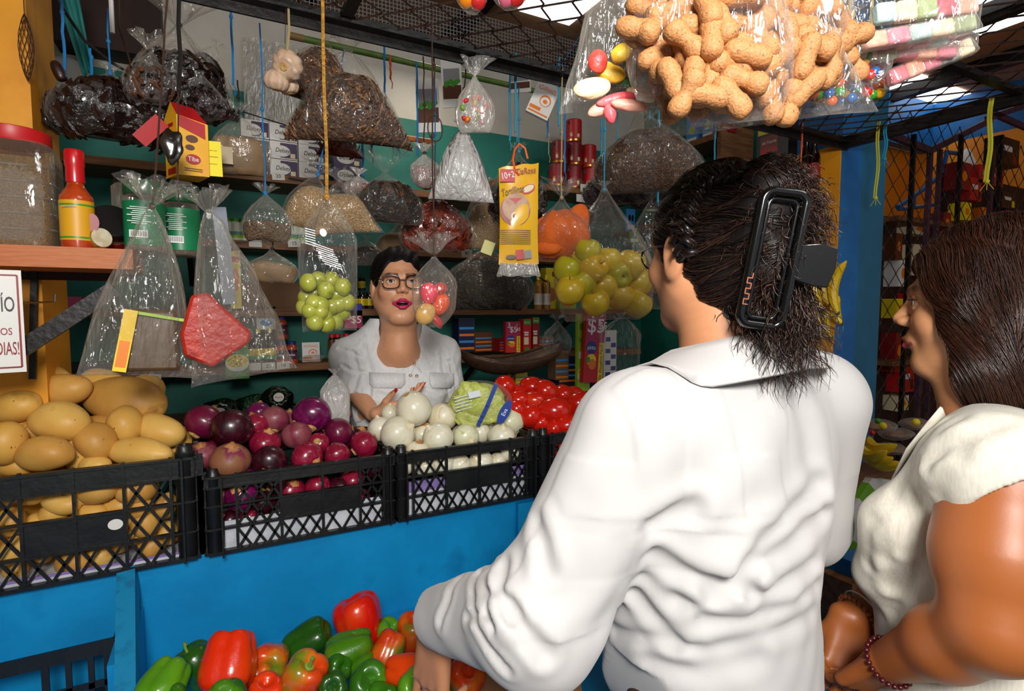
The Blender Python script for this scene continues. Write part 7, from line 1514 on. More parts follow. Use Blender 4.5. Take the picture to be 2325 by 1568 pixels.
# packaged goods low right behind the scale, jute
for i, (x, y, w_, h_, c, lb) in enumerate([(1060, 798, 40, 76, 'navy', 'dark blue packets stacked right of the shopkeeper shoulder'), (1098, 798, 46, 44, 'brown', 'brown foil bag beside the blue packets'), (1140, 798, 14, 30, 'dred', 'little red-brown packet before the drink sachets'), (1240, 798, 40, 34, cardm, 'open brown carton right of the red cartons'), (1290, 870, 50, 60, 'navy', 'blue packets heaped behind the tomatoes'), (1276, 862, 34, 64, cardm, 'brown carton standing behind the tomatoes'), (1385, 860, 34, 110, 'white', 'white and blue checked roll beside the tall sachets'), (1185, 880, 30, 34, 'yel', 'yellow bag behind the tomatoes'), (1365, 900, 50, 24, 'navy', 'dark blue packet just above the white collar tip')]):
 t = boxitem(x, y, w_, h_, 2.42 if y < 810 else 2.2, .08, c, lb, 'packet', 'goods around the scale', 'goods_packet', (lambda mb, a, b: [mb.dec('r', 0, b * (.1 + .2 * q), a * .9, b * .07, P_['sky'] if q % 2 else P_['orange']) for q in range(4)]) if c != 'white' else (lambda mb, a, b: [mb.dec('r', a * (.25 if q % 2 else -.2), b * (.1 + .12 * q), a * .4, b * .09, P_['blue']) for q in range(7)]), rz=.1 * math.sin(i))
# scale pan
p = atY(1165, 818, 2.05); d = depth(p); t = empty('hanging_scale', (p.x, p.y, .80), label='weathered brown scoop pan of a green counter scale behind the bagged lettuce', cat='scale')
panm = mat('worn_tin', '#5d4534', .5, c2='#4a3528', c3='#6f5540', scale=22, metal=.3, bump=.2, bscale=70); V = []; nu, nv = 28, 10
for i in range(nu + 1):
 u = -1 + 2 * i / nu; L_ = S(132, d) * u
 wd = .085 * math.sqrt(max(.0, 1 - abs(u) ** 2.6)) + .004
 for j in range(nv + 1):
  a = -PI * .42 + PI * .84 * j / nv; V.append((p.x + L_ * .97, p.y + wd * math.sin(a) * 1.3, p.z + .030 + .012 * u - wd * .95 * math.cos(a) + .035 * u * u))
F = [(i * (nv + 1) + j, (i + 1) * (nv + 1) + j, (i + 1) * (nv + 1) + j + 1, i * (nv + 1) + j + 1) for i in range(nu) for j in range(nv)]
o = MB().add(V, F, panm).build('pan', t, world=True, angle=180); md = o.modifiers.new('t', 'SOLIDIFY'); md.thickness = .003
MB().tube([V[i * (nv + 1)] for i in range(nu + 1)], .004, panm, 8).tube([V[i * (nv + 1) + nv] for i in range(nu + 1)], .004, panm, 8).build('rolled_rim', t, world=True)
scg = mat('green_scale_paint', '#1f5a3a', .4); mb = MB(); mb.box((p.x - .05, p.y + .03, .90), (.16, .14, .20), scg, taper=.7).box((p.x, p.y, 1.02), (.22, .03, .012), blackmetal).tube([(p.x, p.y, .98), (p.x, p.y, p.z - .055)], .008, blackmetal, 8); mb.build('scale_body', t, world=True)
struct(MB().bbox((.95, 1.98, .75), (2.2, 2.5, .80), woodm), 'trim_7')
# ---- bottles and boxes on the side shelves (right wall)
def sidebox(px, py, w_, h_, z, X, col, label, deco=None, nm='product_box', cat='box'):
 p = atX(px, py, X); p.z = z; d = depth(p); t = empty(nm, p, -PI / 2, label, cat, 'goods on the side shelves'); mb = MB(); a, b = S(w_, d) * 1.55, S(h_, d); mb.box((0, .03, b / 2), (a, .06, b), P_[col]);
 if deco: deco(mb, a, b)
 mb.build('carton', t, smooth=False)
def rest(mb, a, b): mb.dec('r', -a * .22, b * .93, a * .5, b * .11, P_['yel']); mb.dec('e', a * .3, b * .92, a * .34, b * .14, P_['white']); mb.dec('e', a * .3, b * .92, a * .24, b * .1, P_['black'], y=-.001); mb.dec('r', -a * .1, b * .68, a * .56, b * .3, P_['dred']); mb.txt('del Fuerte', -a * .1, b * .72, b * .06, P_['white'], y=-.001, wfit=a * .46); mb.dec('e', -a * .1, b * .3, a * .5, b * .3, P_['white'], y=-.0008); mb.dec('e', a * .2, b * .34, a * .34, b * .28, P_['red'], y=-.001); mb.dec('e', -a * .3, b * .25, a * .3, b * .22, P_['green'], y=-.0012)
sidebox(1750, 430, 52, 128, 1.93, 2.16, 'black', 'black box with yellow bands and vegetables, beside the wooden upright', rest)
def tic(mb, a, b): mb.dec('r', 0, b * .75, a * .8, b * .35, P_['red']); mb.dec('r', a * .05, b * .35, a * .6, b * .3, P_['white'])
for i, (x, w_, h_, c, lb) in enumerate([(1622, 22, 56, 'white', 'red and white carton left of the black bottles'), (1648, 26, 64, 'black', 'red and black carton next to the black bottles'), (1600, 20, 50, 'dred', 'dark red carton at the far end of the side shelf')]): sidebox(x, 400, w_, h_, 1.86, 2.22, c, lb, tic)
def sidebottle(px, z, h_, label, lab='grey', body=None):
 p = atX(px, 400, 2.24); p.z = z; d = depth(p); r = S(9, d); h_ = S(h_, d); t = empty('sauce_bottle', p, 0, label, 'bottle', 'black bottles on the side shelf'); MB().lathe(smoothprof([(r * .9, 0), (r, .004), (r, h_ * .5), (r * .8, h_ * .62), (r * .35, h_ * .72), (r * .32, h_ * .9)]), body or sauce, n=18).build('glass_body', t); MB().lathe([(r * .42, h_ * .9), (r * .42, h_)], P_['white'] if 'white' in label else P_['black'], n=14).build('cap', t); MB().lathe([(r * 1.02, h_ * .1), (r * 1.02, h_ * .42)], P_[lab], n=18).build('label', t)
for i, (x, lb) in enumerate(((1675, 'black bottle with a white cap on the side shelf'), (1693, 'black bottle, second in the side shelf row'), (1709, 'black bottle, third in the side shelf row'), (1724, 'black bottle nearest the box with yellow bands'))): sidebottle(x, 1.86, 96, lb, 'brown')
for i, (x, c, lb) in enumerate(((1571, 'sky', 'small blue carton on the high side shelf, left'), (1607, 'sky', 'taller blue and green carton on the high side shelf'), (1640, 'dred', 'red and white carton on the high side shelf'))): sidebox(x, 300, 22, 60, 2.24, 2.22, c, lb, lambda mb, a, b: (mb.dec('e', 0, b * .5, a * .6, b * .3, P_['lime']), mb.dec('r', 0, b * .12, a * .8, b * .18, P_['white']), mb.dec('e', 0, b * .85, a * .4, b * .14, P_['red'])))
for i, (x, z) in enumerate(((1828, 1.93), (1845, 1.93), (1830, 1.72), (1846, 1.72))):
 p = atX(x, 400, 2.36); p.z = z; t = empty('dark_bottle', p, 0, 'dark red bottle between the upright and the yellow wall, %s %s' % (('upper', 'upper', 'lower', 'lower')[i], ('left', 'right', 'left', 'right')[i]), 'bottle', 'bottles by the yellow wall'); MB().lathe([(.03, 0), (.03, .12), (.015, .16), (.013, .20)], sauce, n=16).build('glass_body', t); MB().lathe([(.0305, .02), (.0305, .09)], P_['dred'], n=16).build('label', t)
# sachets hung near the braided hair
for i, (x, y, w_, h_, c, lb) in enumerate([(1432, 500, 24, 50, 'sky', 'blue snack sachet under the hibiscus bag'), (1515, 480, 30, 34, 'red', 'red and white sachet with two black dots by the hair'), (1482, 470, 40, 20, 'lime', 'lime sachet tucked under the hibiscus bag'), (1440, 535, 26, 34, 'green', 'green sachet below the blue one')]):
 boxitem(x, y + h_ / 2, w_, h_, 2.48, .01, c, lb, 'sachet', 'sachets by the hair', 'snack_sachet', lambda mb, a, b: (mb.dec('e', -a * .15, b * .6, a * .28, b * .3, P_['black']), mb.dec('e', a * .2, b * .6, a * .28, b * .3, P_['black']), mb.dec('r', 0, b * .2, a * .8, b * .2, P_['white'])))
# ---- tortilla packet
p = atY(1178, 376, 1.43); d = depth(p); t = empty('tortilla_packet', p, face_cam(p, .12), 'yellow tortilla packet hanging on an orange hook, red plate print', 'packet'); w_, h_ = S(92, d), S(222, d)
ty = mat('yellow_wrapper', '#f2b40c', .28, c2='#f6bf1a', scale=6, coat=.4, bump=.12, bscale=18, bdist=.01)
V = []; NU, NV = 10, 26
for sg in (-1, 1):
 for j in range(NV + 1):
  for i in range(NU + 1):
   u, v = -1 + 2 * i / NU, j / NV; th = .014 * (1 - abs(u) ** 3) * math.sin(PI * min(1, .12 + v * .9)) ** .5 + .0008; V.append((u * w_ / 2 * (1 - .05 * math.sin(PI * v)), sg * th + .004 * math.sin(9 * v + u), -v * h_ + .002 * math.sin(7 * u) + .10 * u * w_ * (1 - v) * .8))
q = (NU + 1) * (NV + 1); F = [(j * (NU + 1) + i, (j + 1) * (NU + 1) + i, (j + 1) * (NU + 1) + i + 1, j * (NU + 1) + i + 1) for j in range(NV) for i in range(NU)]; F += [tuple(k + q for k in f)[::-1] for f in F]
MB().add(V, F, ty).build('wrapper', t, angle=180)
mb = MB(); yf = -.0165; mb.dec('r', -w_ * .29, -h_ * .115, w_ * .36, h_ * .125, P_['red'], y=yf); mb.txt('10+2', -w_ * .29, -h_ * .115, h_ * .065, P_['white'], y=yf - .0008, wfit=w_ * .30, a=.2)
mb.txt('TíaRosa', w_ * .16, -h_ * .065, h_ * .06, P_['dred'], y=yf, wfit=w_ * .50, italic=.2, a=.15); mb.txt('Tortillinas', -w_ * .16, -h_ * .265, h_ * .075, P_['brown'], y=yf - .001, wfit=w_ * .56, a=.22, italic=.1); mb.dec('e', w_ * .22, -h_ * .245, w_ * .36, h_ * .085, P_['red'], y=yf, a=.5); mb.dec('e', w_ * .22, -h_ * .240, w_ * .30, h_ * .06, P_['cream'], y=yf - .0006, a=.5)
wind = mat('plate_print', '#c9a184', .5, c2='#b98a6c', scale=40); mb.dec('e', -w_ * .10, -h_ * .46, w_ * .74, h_ * .32, P_['dred'], y=yf, n=32); mb.dec('e', -w_ * .08, -h_ * .43, w_ * .68, h_ * .29, wind, y=yf - .0006, n=32); mb.dec('e', -w_ * .1, -h_ * .52, w_ * .22, h_ * .09, P_['cream'], y=yf - .001); mb.dec('e', -w_ * .1, -h_ * .52, w_ * .13, h_ * .05, P_['dred'], y=yf - .0014)
mb.poly([(-w_ * .28, yf - .001, -h_ * .34), (w_ * .08, yf - .001, -h_ * .335), (-w_ * .06, yf - .001, -h_ * .375), (-w_ * .10, yf - .001, -h_ * .40), (-w_ * .14, yf - .001, -h_ * .375)], P_['red'])
for k in range(8): mb.dec('r', -w_ * .10, -h_ * (.66 + .019 * k), w_ * .76, h_ * .0065, P_['brown'], y=yf)
mb.dec('r', w_ * .02, -h_ * .905, w_ * .20, h_ * .10, P_['red'], y=yf + .004, a=.1); mb.dec('r', w_ * .22, -h_ * .90, w_ * .17, h_ * .085, P_['grey'], y=yf + .004, a=.1); mb.dec('e', -w_ * .2, -h_ * .93, w_ * .26, h_ * .045, P_['brown'], y=yf + .004); mb.build('print', t, smooth=False)
r0, r1 = [], []
for j in range(24): a = 2 * PI * j / 24; c, s_ = math.cos(a), math.sin(a); r0.append((w_ * .46 * c, .004 * s_, -h_ + .004)); r1.append((w_ * .56 * c, .010 * s_ * (1 + .4 * math.sin(5 * a)), -h_ - S(26, d) + .004 * math.sin(4 * a)))
V, F = ringmesh([np.array(r0), np.array(r1)], False, False); MB().add(V, F, milky).build('clear_end', t, angle=180)
MB().tube([(-.012, -.012, -.02), (-.018, -.004, .015), (-.012, 0, .045), (.002, 0, .062), (.018, 0, .05), (.026, 0, .02)], .0034, string_c['orange'], 8).tube([(.0, -.012, -.03), (-.012, -.012, -.018), (-.012, -.012, -.02)], .0030, string_c['orange'], 8).build('hook', t)
# ---- yellow chocolate cartons with a red top
p = atY(412, 250, 1.50); d = depth(p); t = empty('chocolate_carton', p, face_cam(p, -.35), 'yellow and red carton with a pointed top, hanging before the black chiles', 'carton'); cy, cr = mat('carton_yellow', '#f2b61c', .4, c2='#eaa814', scale=8), mat('carton_red', '#b3141c', .4)
w_, h_ = S(72, d), S(150, d); mb = MB(); V = [(-w_ * .62, .02, -h_), (-w_ * .0, -.03, -h_), (w_ * .75, .0, -h_ * .98), (w_ * .2, .05, -h_), (-w_ * .62, .02, -h_ * .12), (0, -.03, -h_ * .12), (w_ * .75, .0, -h_ * .20), (w_ * .2, .05, -h_ * .12), (-w_ * .32, .0, h_ * .12), (w_ * .30, .01, h_ * .06)]
F = [(0, 1, 5, 4), (1, 2, 6, 5), (2, 3, 7, 6), (3, 0, 4, 7), (0, 3, 2, 1), (4, 5, 8), (5, 6, 9), (6, 7, 9), (4, 8, 9, 7), (5, 9, 8)]; mb.add(V, F[:5] + F[5:6], cy).add(V, F[6:], cr); mb.build('carton', t, smooth=False)
mb = MB(); ang = math.atan2(.03, w_ * .75);
f2 = empty('front_print', (w_ * .37, -.0165, -h_ * .55), ang); f2.parent = t; M_ = MB(); M_.dec('e', 0, -h_ * .20, w_ * .42, h_ * .15, cr); M_.txt('Tibe', 0, -h_ * .20, h_ * .07, P_['white'], y=-.001, wfit=w_ * .3); M_.poly([(-w_ * .36, -.0006, h_ * .42), (w_ * .36, -.0006, h_ * .34), (w_ * .36, -.0006, h_ * .12), (-w_ * .36, -.0006, h_ * .26)], cr); M_.dec('e', -w_ * .02, h_ * .10, w_ * .34, h_ * .11, P_['brown'], y=-.0007); M_.dec('e', -w_ * .08, -h_ * .03, w_ * .26, h_ * .08, P_['brown'], y=-.0008)
for k in range(2): M_.dec('r', -w_ * .0, -h_ * (.34 + .03 * k), w_ * .5, h_ * .012, P_['brown'])
f2m = M_.build('front_print', t, smooth=False); f2m.location = f2.location; f2m.rotation_euler = (0, 0, ang); bpy.data.objects.remove(f2)
M_ = MB(); M_.dec('r', 0, h_ * .32, w_ * .4, h_ * .05, cr); M_.dec('r', 0, -h_ * .36, w_ * .56, h_ * .09, cr); M_.dec('r', 0, 0, w_ * .4, h_ * .26, P_['orange'], y=-.0004)
for k in range(4): M_.dec('r', 0, h_ * (.10 - .045 * k), w_ * .3, h_ * .008, P_['brown'], y=-.0008)
o = M_.build('side_print', t, smooth=False); o.location = (-w_ * .31, -.0062, -h_ * .56); o.rotation_euler = (0, 0, -math.atan2(.05, w_ * .62))
p = atY(342, 296, 1.50); d = depth(p); o = MB().box((0, 0, 0), (S(70, d), .003, S(34, d)), cr).build('carton_flap', smooth=False); o.location = p; o.rotation_euler = (.3, -.85, 0); tag(o, 'dark red cardboard flap sticking out left of the yellow carton', 'cardboard')
p = atY(481, 360, 1.50); d = depth(p); mb = MB().box((0, 0, 0), (S(40, d), .001, S(78, d)), mat('yellow_note', '#f0e012', .6)); mb.dec('r', 0, S(18, d), S(24, d), S(2, d), P_['orange']); mb.dec('r', 0, S(4, d), S(26, d), S(2, d), P_['orange']); mb.dec('r', 0, -S(12, d), S(20, d), S(2, d), P_['orange']); o = mb.build('paper_note', smooth=False); o.location = p; o.rotation_euler = (0, -.03, face_cam(p)); tag(o, 'bright yellow handwritten note right of the yellow carton', 'note')
p = atY(512, 352, 1.62); d = depth(p); o = MB().box((0, 0, 0), (S(30, d), .001, S(38, d)), mat('tan_tag', '#b9a98c', .7)).build('paper_tag', smooth=False); o.location = p; o.rotation_euler = (0, 0, face_cam(p)); tag(o, 'blank tan paper tag on the bag of brown clay lumps', 'tag')
p = atY(1108, 562, 1.74); d = depth(p); o = MB().box((0, 0, 0), (S(26, d), .001, S(30, d)), mat('pale_note', '#e3de94', .7)).build('paper_tag', smooth=False); o.location = p; o.rotation_euler = (0, .35, face_cam(p)); tag(o, 'pale yellow note on the bag left of the tortilla packet', 'tag')
for i, (x, y, w_, h_, lb) in enumerate(((972, 240, 52, 118, 'seed packet card with a plant photo, left of two under the beam'), (1026, 190, 46, 106, 'seed packet card with a plant photo, right of two under the beam'), (1180, 185, 50, 50, 'folded white packet left of the tilted box with the orange arc'))):
 p = atY(x, y, 1.95); d = depth(p); a, b = S(w_, d), S(h_, d); mb = MB().box((0, 0, 0), (a, .004, b), P_['white']); mb.dec('r', 0, -b * .18, a * .9, b * .28, P_['brown'], y=-.0025); mb.dec('r', 0, b * .16, a * .8, b * .3, P_['grey'], y=-.0025)
 if i < 2: [mb.dec('e', a * (-.3 + .12 * q), -b * (.02 - .03 * (q % 3)), a * .22, b * .12, P_['green'], y=-.003 - .0001 * q, a=q, n=8) for q in range(6)]
 o = mb.build('seed_packet', smooth=False); o.location = p; o.rotation_euler = (0, -.05, face_cam(p) - .1); tag(o, lb, 'packet', 'white cards under the beam' if i < 2 else None)
# rails and strings
a, b = atY(690, 88, 2.05), atY(1240, 212, 2.05); t = MB().tube([a, b], .011, mat('green_pole', '#5f7d30', .5, c2='#4f6d28', scale=30), 10).tube([a - (b - a).normalized() * .05, a], .012, mat('bamboo_end', '#8a6d3c', .6), 10); tag(t.build('pole'), 'green pole under the ceiling carrying blue strings', 'pole')
a, b = atY(850, 303, 2.10), atY(980, 322, 2.10); tag(MB().tube([a, b], .011, pinewood, 10).build('pole'), 'short light wooden pole behind the bark flake bag', 'pole')
a, b = atY(495, 410, 2.735), atY(665, 424, 2.735); tag(MB().tube([a, b], .011, mat('white_pipe', '#c9ccd0', .3), 12).build('pipe'), 'white pipe at the left behind the clove bag', 'pipe')
tag(MB().tube([atY(655, 405, 1.9), atY(1010, 470, 1.9), atY(1240, 640, 1.9)], .003, string_c['black'], 6).tube([atY(540, 250, 1.9), atY(700, 300, 1.9)], .002, string_c['black'], 6).build('wire'), 'thin dark wire running behind the middle bags', 'wire')
SP = [(522, -40, 190, 1.75, 'blue', 'blue string at the top left beside the dark bags'), (137, -40, 160, 1.72, 'blue', 'blue string in front of the white disc'), (205, 110, 170, 1.8, 'blue', 'short blue string above the black chiles'), (872, 80, 210, 1.9, 'blue', 'blue string from the green pole, behind the bark bag'), (946, 140, 350, 1.9, 'blue', 'long blue string left of the seed packets'), (985, 100, 250, 1.5, 'brown', 'brown wire holding the oval ring'), (1171, 120, 300, 1.52, 'cyan', 'cyan string over the tortilla packet'), (1158, 150, 320, 1.62, 'cyan', 'paler cyan string left of the tortilla packet'),
      (1270, 130, 285, 1.48, 'cyan', 'thick cyan string knotted on the netting'), (1283, 210, 390, 1.7, 'blue', 'blue string in front of the red cans'), (1244, 170, 312, 1.75, 'blue', 'blue string behind the tilted box'), (1246, 285, 350, 1.75, 'beige', 'thin beige thread under the blue string'), (1497, 240, 460, 1.49, 'cyan', 'cyan string crossing the four-lobed bag'), (1366, 270, 350, 1.5, 'cyan', 'short cyan string left of the four-lobed bag'), (1822, 278, 440, 1.46, 'red', 'orange cord hanging beside the wooden upright'), (1625, 250, 380, 1.6, 'cyan', 'cyan string in front of the side shelf'), (886, 125, 180, 1.9, 'red', 'orange strip behind the bark bag'),
      (823, 310, 400, 1.8, 'blue', 'blue string behind the yellow rope'), (843, 318, 350, 1.8, 'blue', 'short blue string right of the yellow rope'), (905, 305, 340, 1.9, 'blue', 'blue string under the light wooden pole')]
for x, y0, y1, Y, c, lb in SP:
 a, b = atY(x, y0, Y), atY(x, y1, Y); b.x, b.y = a.x, a.y; n_ = 9; pts = [a + (b - a) * (i / n_) + Vector((random.uniform(-.0015, .0015), 0, 0)) for i in range(n_ + 1)]; mb = MB().tube(pts, .0022 if c in ('beige', 'brown') else .0034, string_c[c], 6); mb.ell(pts[3], (.005, .005, .008), string_c[c], None, 8, 6); e = pts[-1]; mb.tube([e, e + Vector((.006, 0, -.012)), e + Vector((.004, 0, -.03))], .0016, string_c[c], 5); tag(mb.build('string'), lb, 'string', 'strings hanging over the stall')
for (x, y0, y1, c, dx, lb) in ((1996, 276, 448, 'lemon', 6, 'yellow cord hanging from the side beam before the blue column'), (2012, 280, 360, 'cyan', 12, 'faded green cord beside the yellow one'), (2252, 222, 410, 'lemon', 8, 'frayed yellow cord at the right end of the side beam')):
 a = atX(x, y0, 2.40); b = atX(x, y1, 2.40); b.y = a.y; mb = MB()
 for q in (-1, 1): mb.tube([a + (b - a) * (i / 8) + Vector((0, .004 * q + .004 * math.sin(i), 0)) for i in range(9)], .0040 if 'frayed' in lb else .003, string_c[c], 6)
 mb.ell(b, (.008, .008, .008), string_c[c], None, 8, 6); [mb.tube([b, b + Vector((0, .02 * q, -.03))], .0012, string_c[c], 4) for q in (-1, 0, 1)]; tag(mb.build('cord'), lb, 'cord', 'cords on the side beam')
c = atY(988, 292, 1.45); tag(MB().tube([c + Vector((.021 * math.cos(a), 0, .034 * math.sin(a))) for a in np.linspace(0, 2 * PI, 25)[:-1]], .0018, string_c['brown'], 6, closed=True).tube([c + Vector((0, 0, -.034)), atY(985, 480, 1.40), atY(985, 575, 1.36)], .0014, string_c['brown'], 5).build('wire_ring'), 'oval dark wire ring with a long wire down to the sweets bag', 'wire ring')
# curtain, disc and salami top left
p = atY(150, 195, 2.73); tag(MB().lathe([(S(60, depth(p)), 0), (S(62, depth(p)), .01), (.001, .012)], mat('white_disc', '#b9b4ac', .6), p, 36, Matrix.Rotation(PI / 2, 3, 'X')).build('round_plate'), 'large off-white round plate behind the black chiles at the far left', 'plate')
p = atY(132, 160, 1.70); d = depth(p); t = empty('dark_sausage', p, 0, 'small dark sausage tied with blue string before the white plate', 'sausage'); t.rotation_euler = (0, -.35, 0); MB().lathe(smoothprof([(.001, -S(24, d)), (S(10, d), -S(20, d)), (S(12, d), 0), (S(9, d), S(16, d)), (.002, S(22, d))]), mat('sausage_skin', '#2a130c', .4, coat=.3), n=16).build('casing', t)
curt = mat('teal_curtain', '#2f8f88', .7, c2='#277a74', scale=12, stretch=(6, 1, .3)); V = []
q = [atY(112, -60, 2.2), atY(170, -60, 2.2), atY(212, 160, 2.2), atY(190, 170, 2.2)]
mb = MB(); n_ = 16
for j in range(n_ + 1):
 for i in range(9): u, v = i / 8, j / n_; a = q[0].lerp(q[1], u); b = q[3].lerp(q[2], u); x = a.lerp(b, v); V.append((x.x, x.y + .015 * math.sin(u * 12), x.z))
mb.add(V, [(j * 9 + i, (j + 1) * 9 + i, (j + 1) * 9 + i + 1, j * 9 + i + 1) for j in range(n_) for i in range(8)], curt); o = mb.build('curtain', angle=180); md = o.modifiers.new('t', 'SOLIDIFY'); md.thickness = .003; tag(o, 'teal cloth strip hanging diagonally at the top left', 'cloth')
tag(MB().tube([atY(*s_) for s_ in ((110, -30, 1.9), (190, 90, 1.88), (250, 140, 1.86), (310, 175, 1.84), (370, 110, 1.84))], .004, string_c['black'], 7).tube([atY(252, 0, 1.9), atY(255, 75, 1.9)], .006, white_p, 7).tube([atY(270, -10, 1.95), atY(270, 60, 1.95), atY(305, 170, 1.9)], .003, string_c['brown'], 6).build('cable'), 'dark cables and a white cord sagging at the top left', 'cable')
t = MB(); K = atY(55, 30, 1.60); d = depth(K)
for k in range(10):
 a0 = 2 * PI * k / 10; t.tube([K + Vector((S(14, d) * math.sin(PI * v) ** .8 * math.cos(a0 + 3 * v), S(14, d) * math.sin(PI * v) ** .8 * math.sin(a0 + 3 * v), -S(150, d) * v)) for v in np.linspace(0, 1, 16)], .0007, string_c['brown'], 4)
t.tube([K, K + Vector((0, 0, .2))], .001, string_c['brown'], 5); tag(t.build('net_bag'), 'empty brown net bag hanging on the yellow wall at the top left', 'net bag')
# ================================================================ left shelf with jars
zt = 1.38 + (700 - 562) / 1250 * 1.13
sh = empty('wall_shelf', (-.4, 1.52, zt - .042), label='thick pine shelf board at the left with jars and a hot sauce bottle', cat='shelf', group='wooden shelves'); MB().bbox((-.66, 1.42, zt - .042), (-.155, 1.615, zt), pinewood).build('board', sh, world=True, smooth=False)
MB().bar(atY(262, 655, 1.44), atY(-10, 830, 1.44), .02, .032, blackmetal).build('strut', sh, world=True); MB().bbox((-.655, 1.60, zt - .06), (-.17, 1.62, zt - .042), darkwood).build('rail', sh, world=True)
MB().bar(atY(78, 612, 1.60), atY(74, 860, 1.60), .012, .012, blackmetal).build('bracket', sh, world=True)
jm = film('jar_plastic', '#eae2d0', base=.06, edge=.5, wr=.1, gloss=.16, rough=.06); brownp_ = gran('ground_spice', '#8a6a3c', '#9c7a48', '#735630', 420)
def boxjar(px, wpx, y0, y1, Y, label, lidm, lab=None):
 p = atY(px, y1, Y); p.z = zt; d = depth(p); w_, h_ = S(wpx, d), S(y1 - y0, d); t = empty('spice_jar', p, 0, label, 'jar', 'jars on the pine shelf'); r = w_ / 2
 rf = lambda a, z: (abs(math.cos(a)) ** 5 + abs(math.sin(a)) ** 5) ** (-1 / 5) * .93
 MB().lathe([(r * .96, 0), (r, .006), (r, h_ * .80), (r * .9, h_ * .87), (r * .75, h_ * .89)], jm, n=48, rf=rf).build('plastic_body', t); MB().lathe([(r * .93, .004), (r * .95, .01), (r * .95, h_ * .74), (r * .9, h_ * .75)], brownp_, n=40, rf=rf).build('ground_spice', t)
 MB().lathe([(r * .78, h_ * .88), (r * .80, h_ * .89), (r * .80, h_ * .99), (r * .74, h_)], lidm, n=40).build('lid', t)
 for k in range(5): MB().lathe([(r * 1.0, h_ * (.14 + .13 * k)), (r * 1.012, h_ * (.15 + .13 * k)), (r * 1.0, h_ * (.16 + .13 * k))], jm, n=48, rf=rf).build('rib', t)
boxjar(45, 168, 300, 562, 1.53, 'big square clear jar of brown ground spice with a red lid', P_['red'])
t = empty('hot_sauce_bottle', place(179, 560, 1.45, zt), face_cam(place(179, 560, 1.45, zt)), 'hot sauce bottle with red cap and yellow label on the pine shelf', 'bottle'); d = depth(t.location); u = lambda q: S(q, d)
hs = mat('hot_sauce', '#a8330c', .15, c2='#b8451a', scale=30, coat=.6); MB().lathe(smoothprof([(u(30), 0), (u(32), u(4)), (u(32), u(104)), (u(29), u(118)), (u(18), u(136)), (u(15), u(150))]), hs, n=28).build('glass_body', t)
MB().lathe([(u(18), u(146)), (u(17.5), u(180)), (u(19), u(184)), (u(19), u(214)), (u(17), u(218))], mat('red_cap', '#c40f16', .3, coat=.4), n=26).build('cap', t)
mb = MB().lathe([(u(32.6), u(16)), (u(32.6), u(104))], mat('golden_label', '#dca019', .45), n=32); mb.lathe([(u(32.9), u(92)), (u(32.9), u(96))], P_['green'], n=32).lathe([(u(32.9), u(20)), (u(32.9), u(24))], P_['green'], n=32); mb.dec('e', u(26), u(58), u(26), u(40), P_['dred'], y=-u(24)); mb.build('label', t)
for k in range(8): MB().dec('r', -u(14), u(88 - 7 * k), u(26), u(1.4), P_['brown'], y=-u(33.4)).build('label_text', t, smooth=False) if k < 1 else None
t = empty('spice_jar', place(255, 560, 1.49, zt + S(60, 1.2)), 0, 'clear jar with a black lid tipped towards the front', 'jar', 'jars on the pine shelf'); t.rotation_euler = (1.05, .35, .1); MB().lathe([(u(38), -u(95)), (u(42), -u(88)), (u(42), -u(10)), (u(38), 0)], jm, n=32).build('plastic_body', t); MB().lathe([(u(44), -u(4)), (u(44), u(18)), (u(41), u(21)), (.001, u(21))], P_['black'], n=36).build('lid', t); MB().lathe([(u(42.6), -u(70)), (u(42.6), -u(22))], P_['dred'], n=30).build('label', t)
t = empty('spice_vial', place(232, 545, 1.44, zt + u(26)), 0, 'small glass vial lying on its side, pale round bottom to the front', 'vial'); t.rotation_euler = (1.45, 0, .65); MB().lathe([(u(22), 0), (u(24), -u(4)), (u(24), -u(62)), (u(14), -u(72))], mat('amber_jar', '#8a6420', .2, coat=.6, c2='#b08a3a', scale=60), n=28).build('glass_body', t); MB().lathe([(.001, u(1.5)), (u(21), u(1.5)), (u(22), 0)][::-1], mat('pale_base', '#d9cdb2', .5, c2='#c4b694', scale=60), n=28).build('base_disc', t)
def gjar(px, Y, w_, h_, label):
 p = place(px, 560, Y, zt); d = depth(p); r, h_ = S(w_, d) / 2, S(h_, d); t = empty('spice_jar', p, face_cam(p), label, 'jar', 'jars on the pine shelf'); lidg = mat('green_lid', '#0b4a2a', .3, coat=.3); MB().lathe([(r * .95, 0), (r, .004), (r, h_ * .74), (r * .86, h_ * .80)], jm, n=32).build('plastic_body', t); MB().lathe([(r * .93, .003), (r * .93, h_ * .70)], CM['seed'], n=28).build('spice', t)
 MB().lathe([(r * .96, h_ * .80), (r * .98, h_ * .81), (r * .98, h_ * .98), (r * .93, h_)], lidg, n=36, rf=lambda a, z: 1 + .008 * math.sin(40 * a)).build('lid', t)
 mb = MB().lathe([(r * 1.01, h_ * .08), (r * 1.01, h_ * .70)], mat('green_label', '#0f7a4c', .4), n=36)
 for k in range(9): mb.dec('r', -r * .25, h_ * (.60 - .028 * k), r * (.8 + .3 * math.sin(k * 2)), h_ * .009, P_['white'], y=-r * 1.04)
 mb.dec('r', -r * .3, h_ * .23, r * .85, h_ * .10, P_['white'], y=-r * 1.03); [mb.dec('r', -r * .3 + r * .75 * (k / 14 - .5), h_ * .235, r * .022 * (1 + k % 2), h_ * .075, P_['black'], y=-r * 1.045) for k in range(15)]; mb.build('label', t)
gjar(331, 1.47, 80, 156, 'green-labelled spice jar with a barcode on the pine shelf'); gjar(412, 1.56, 78, 148, 'second green-lidded jar, behind the knotted paste bags')
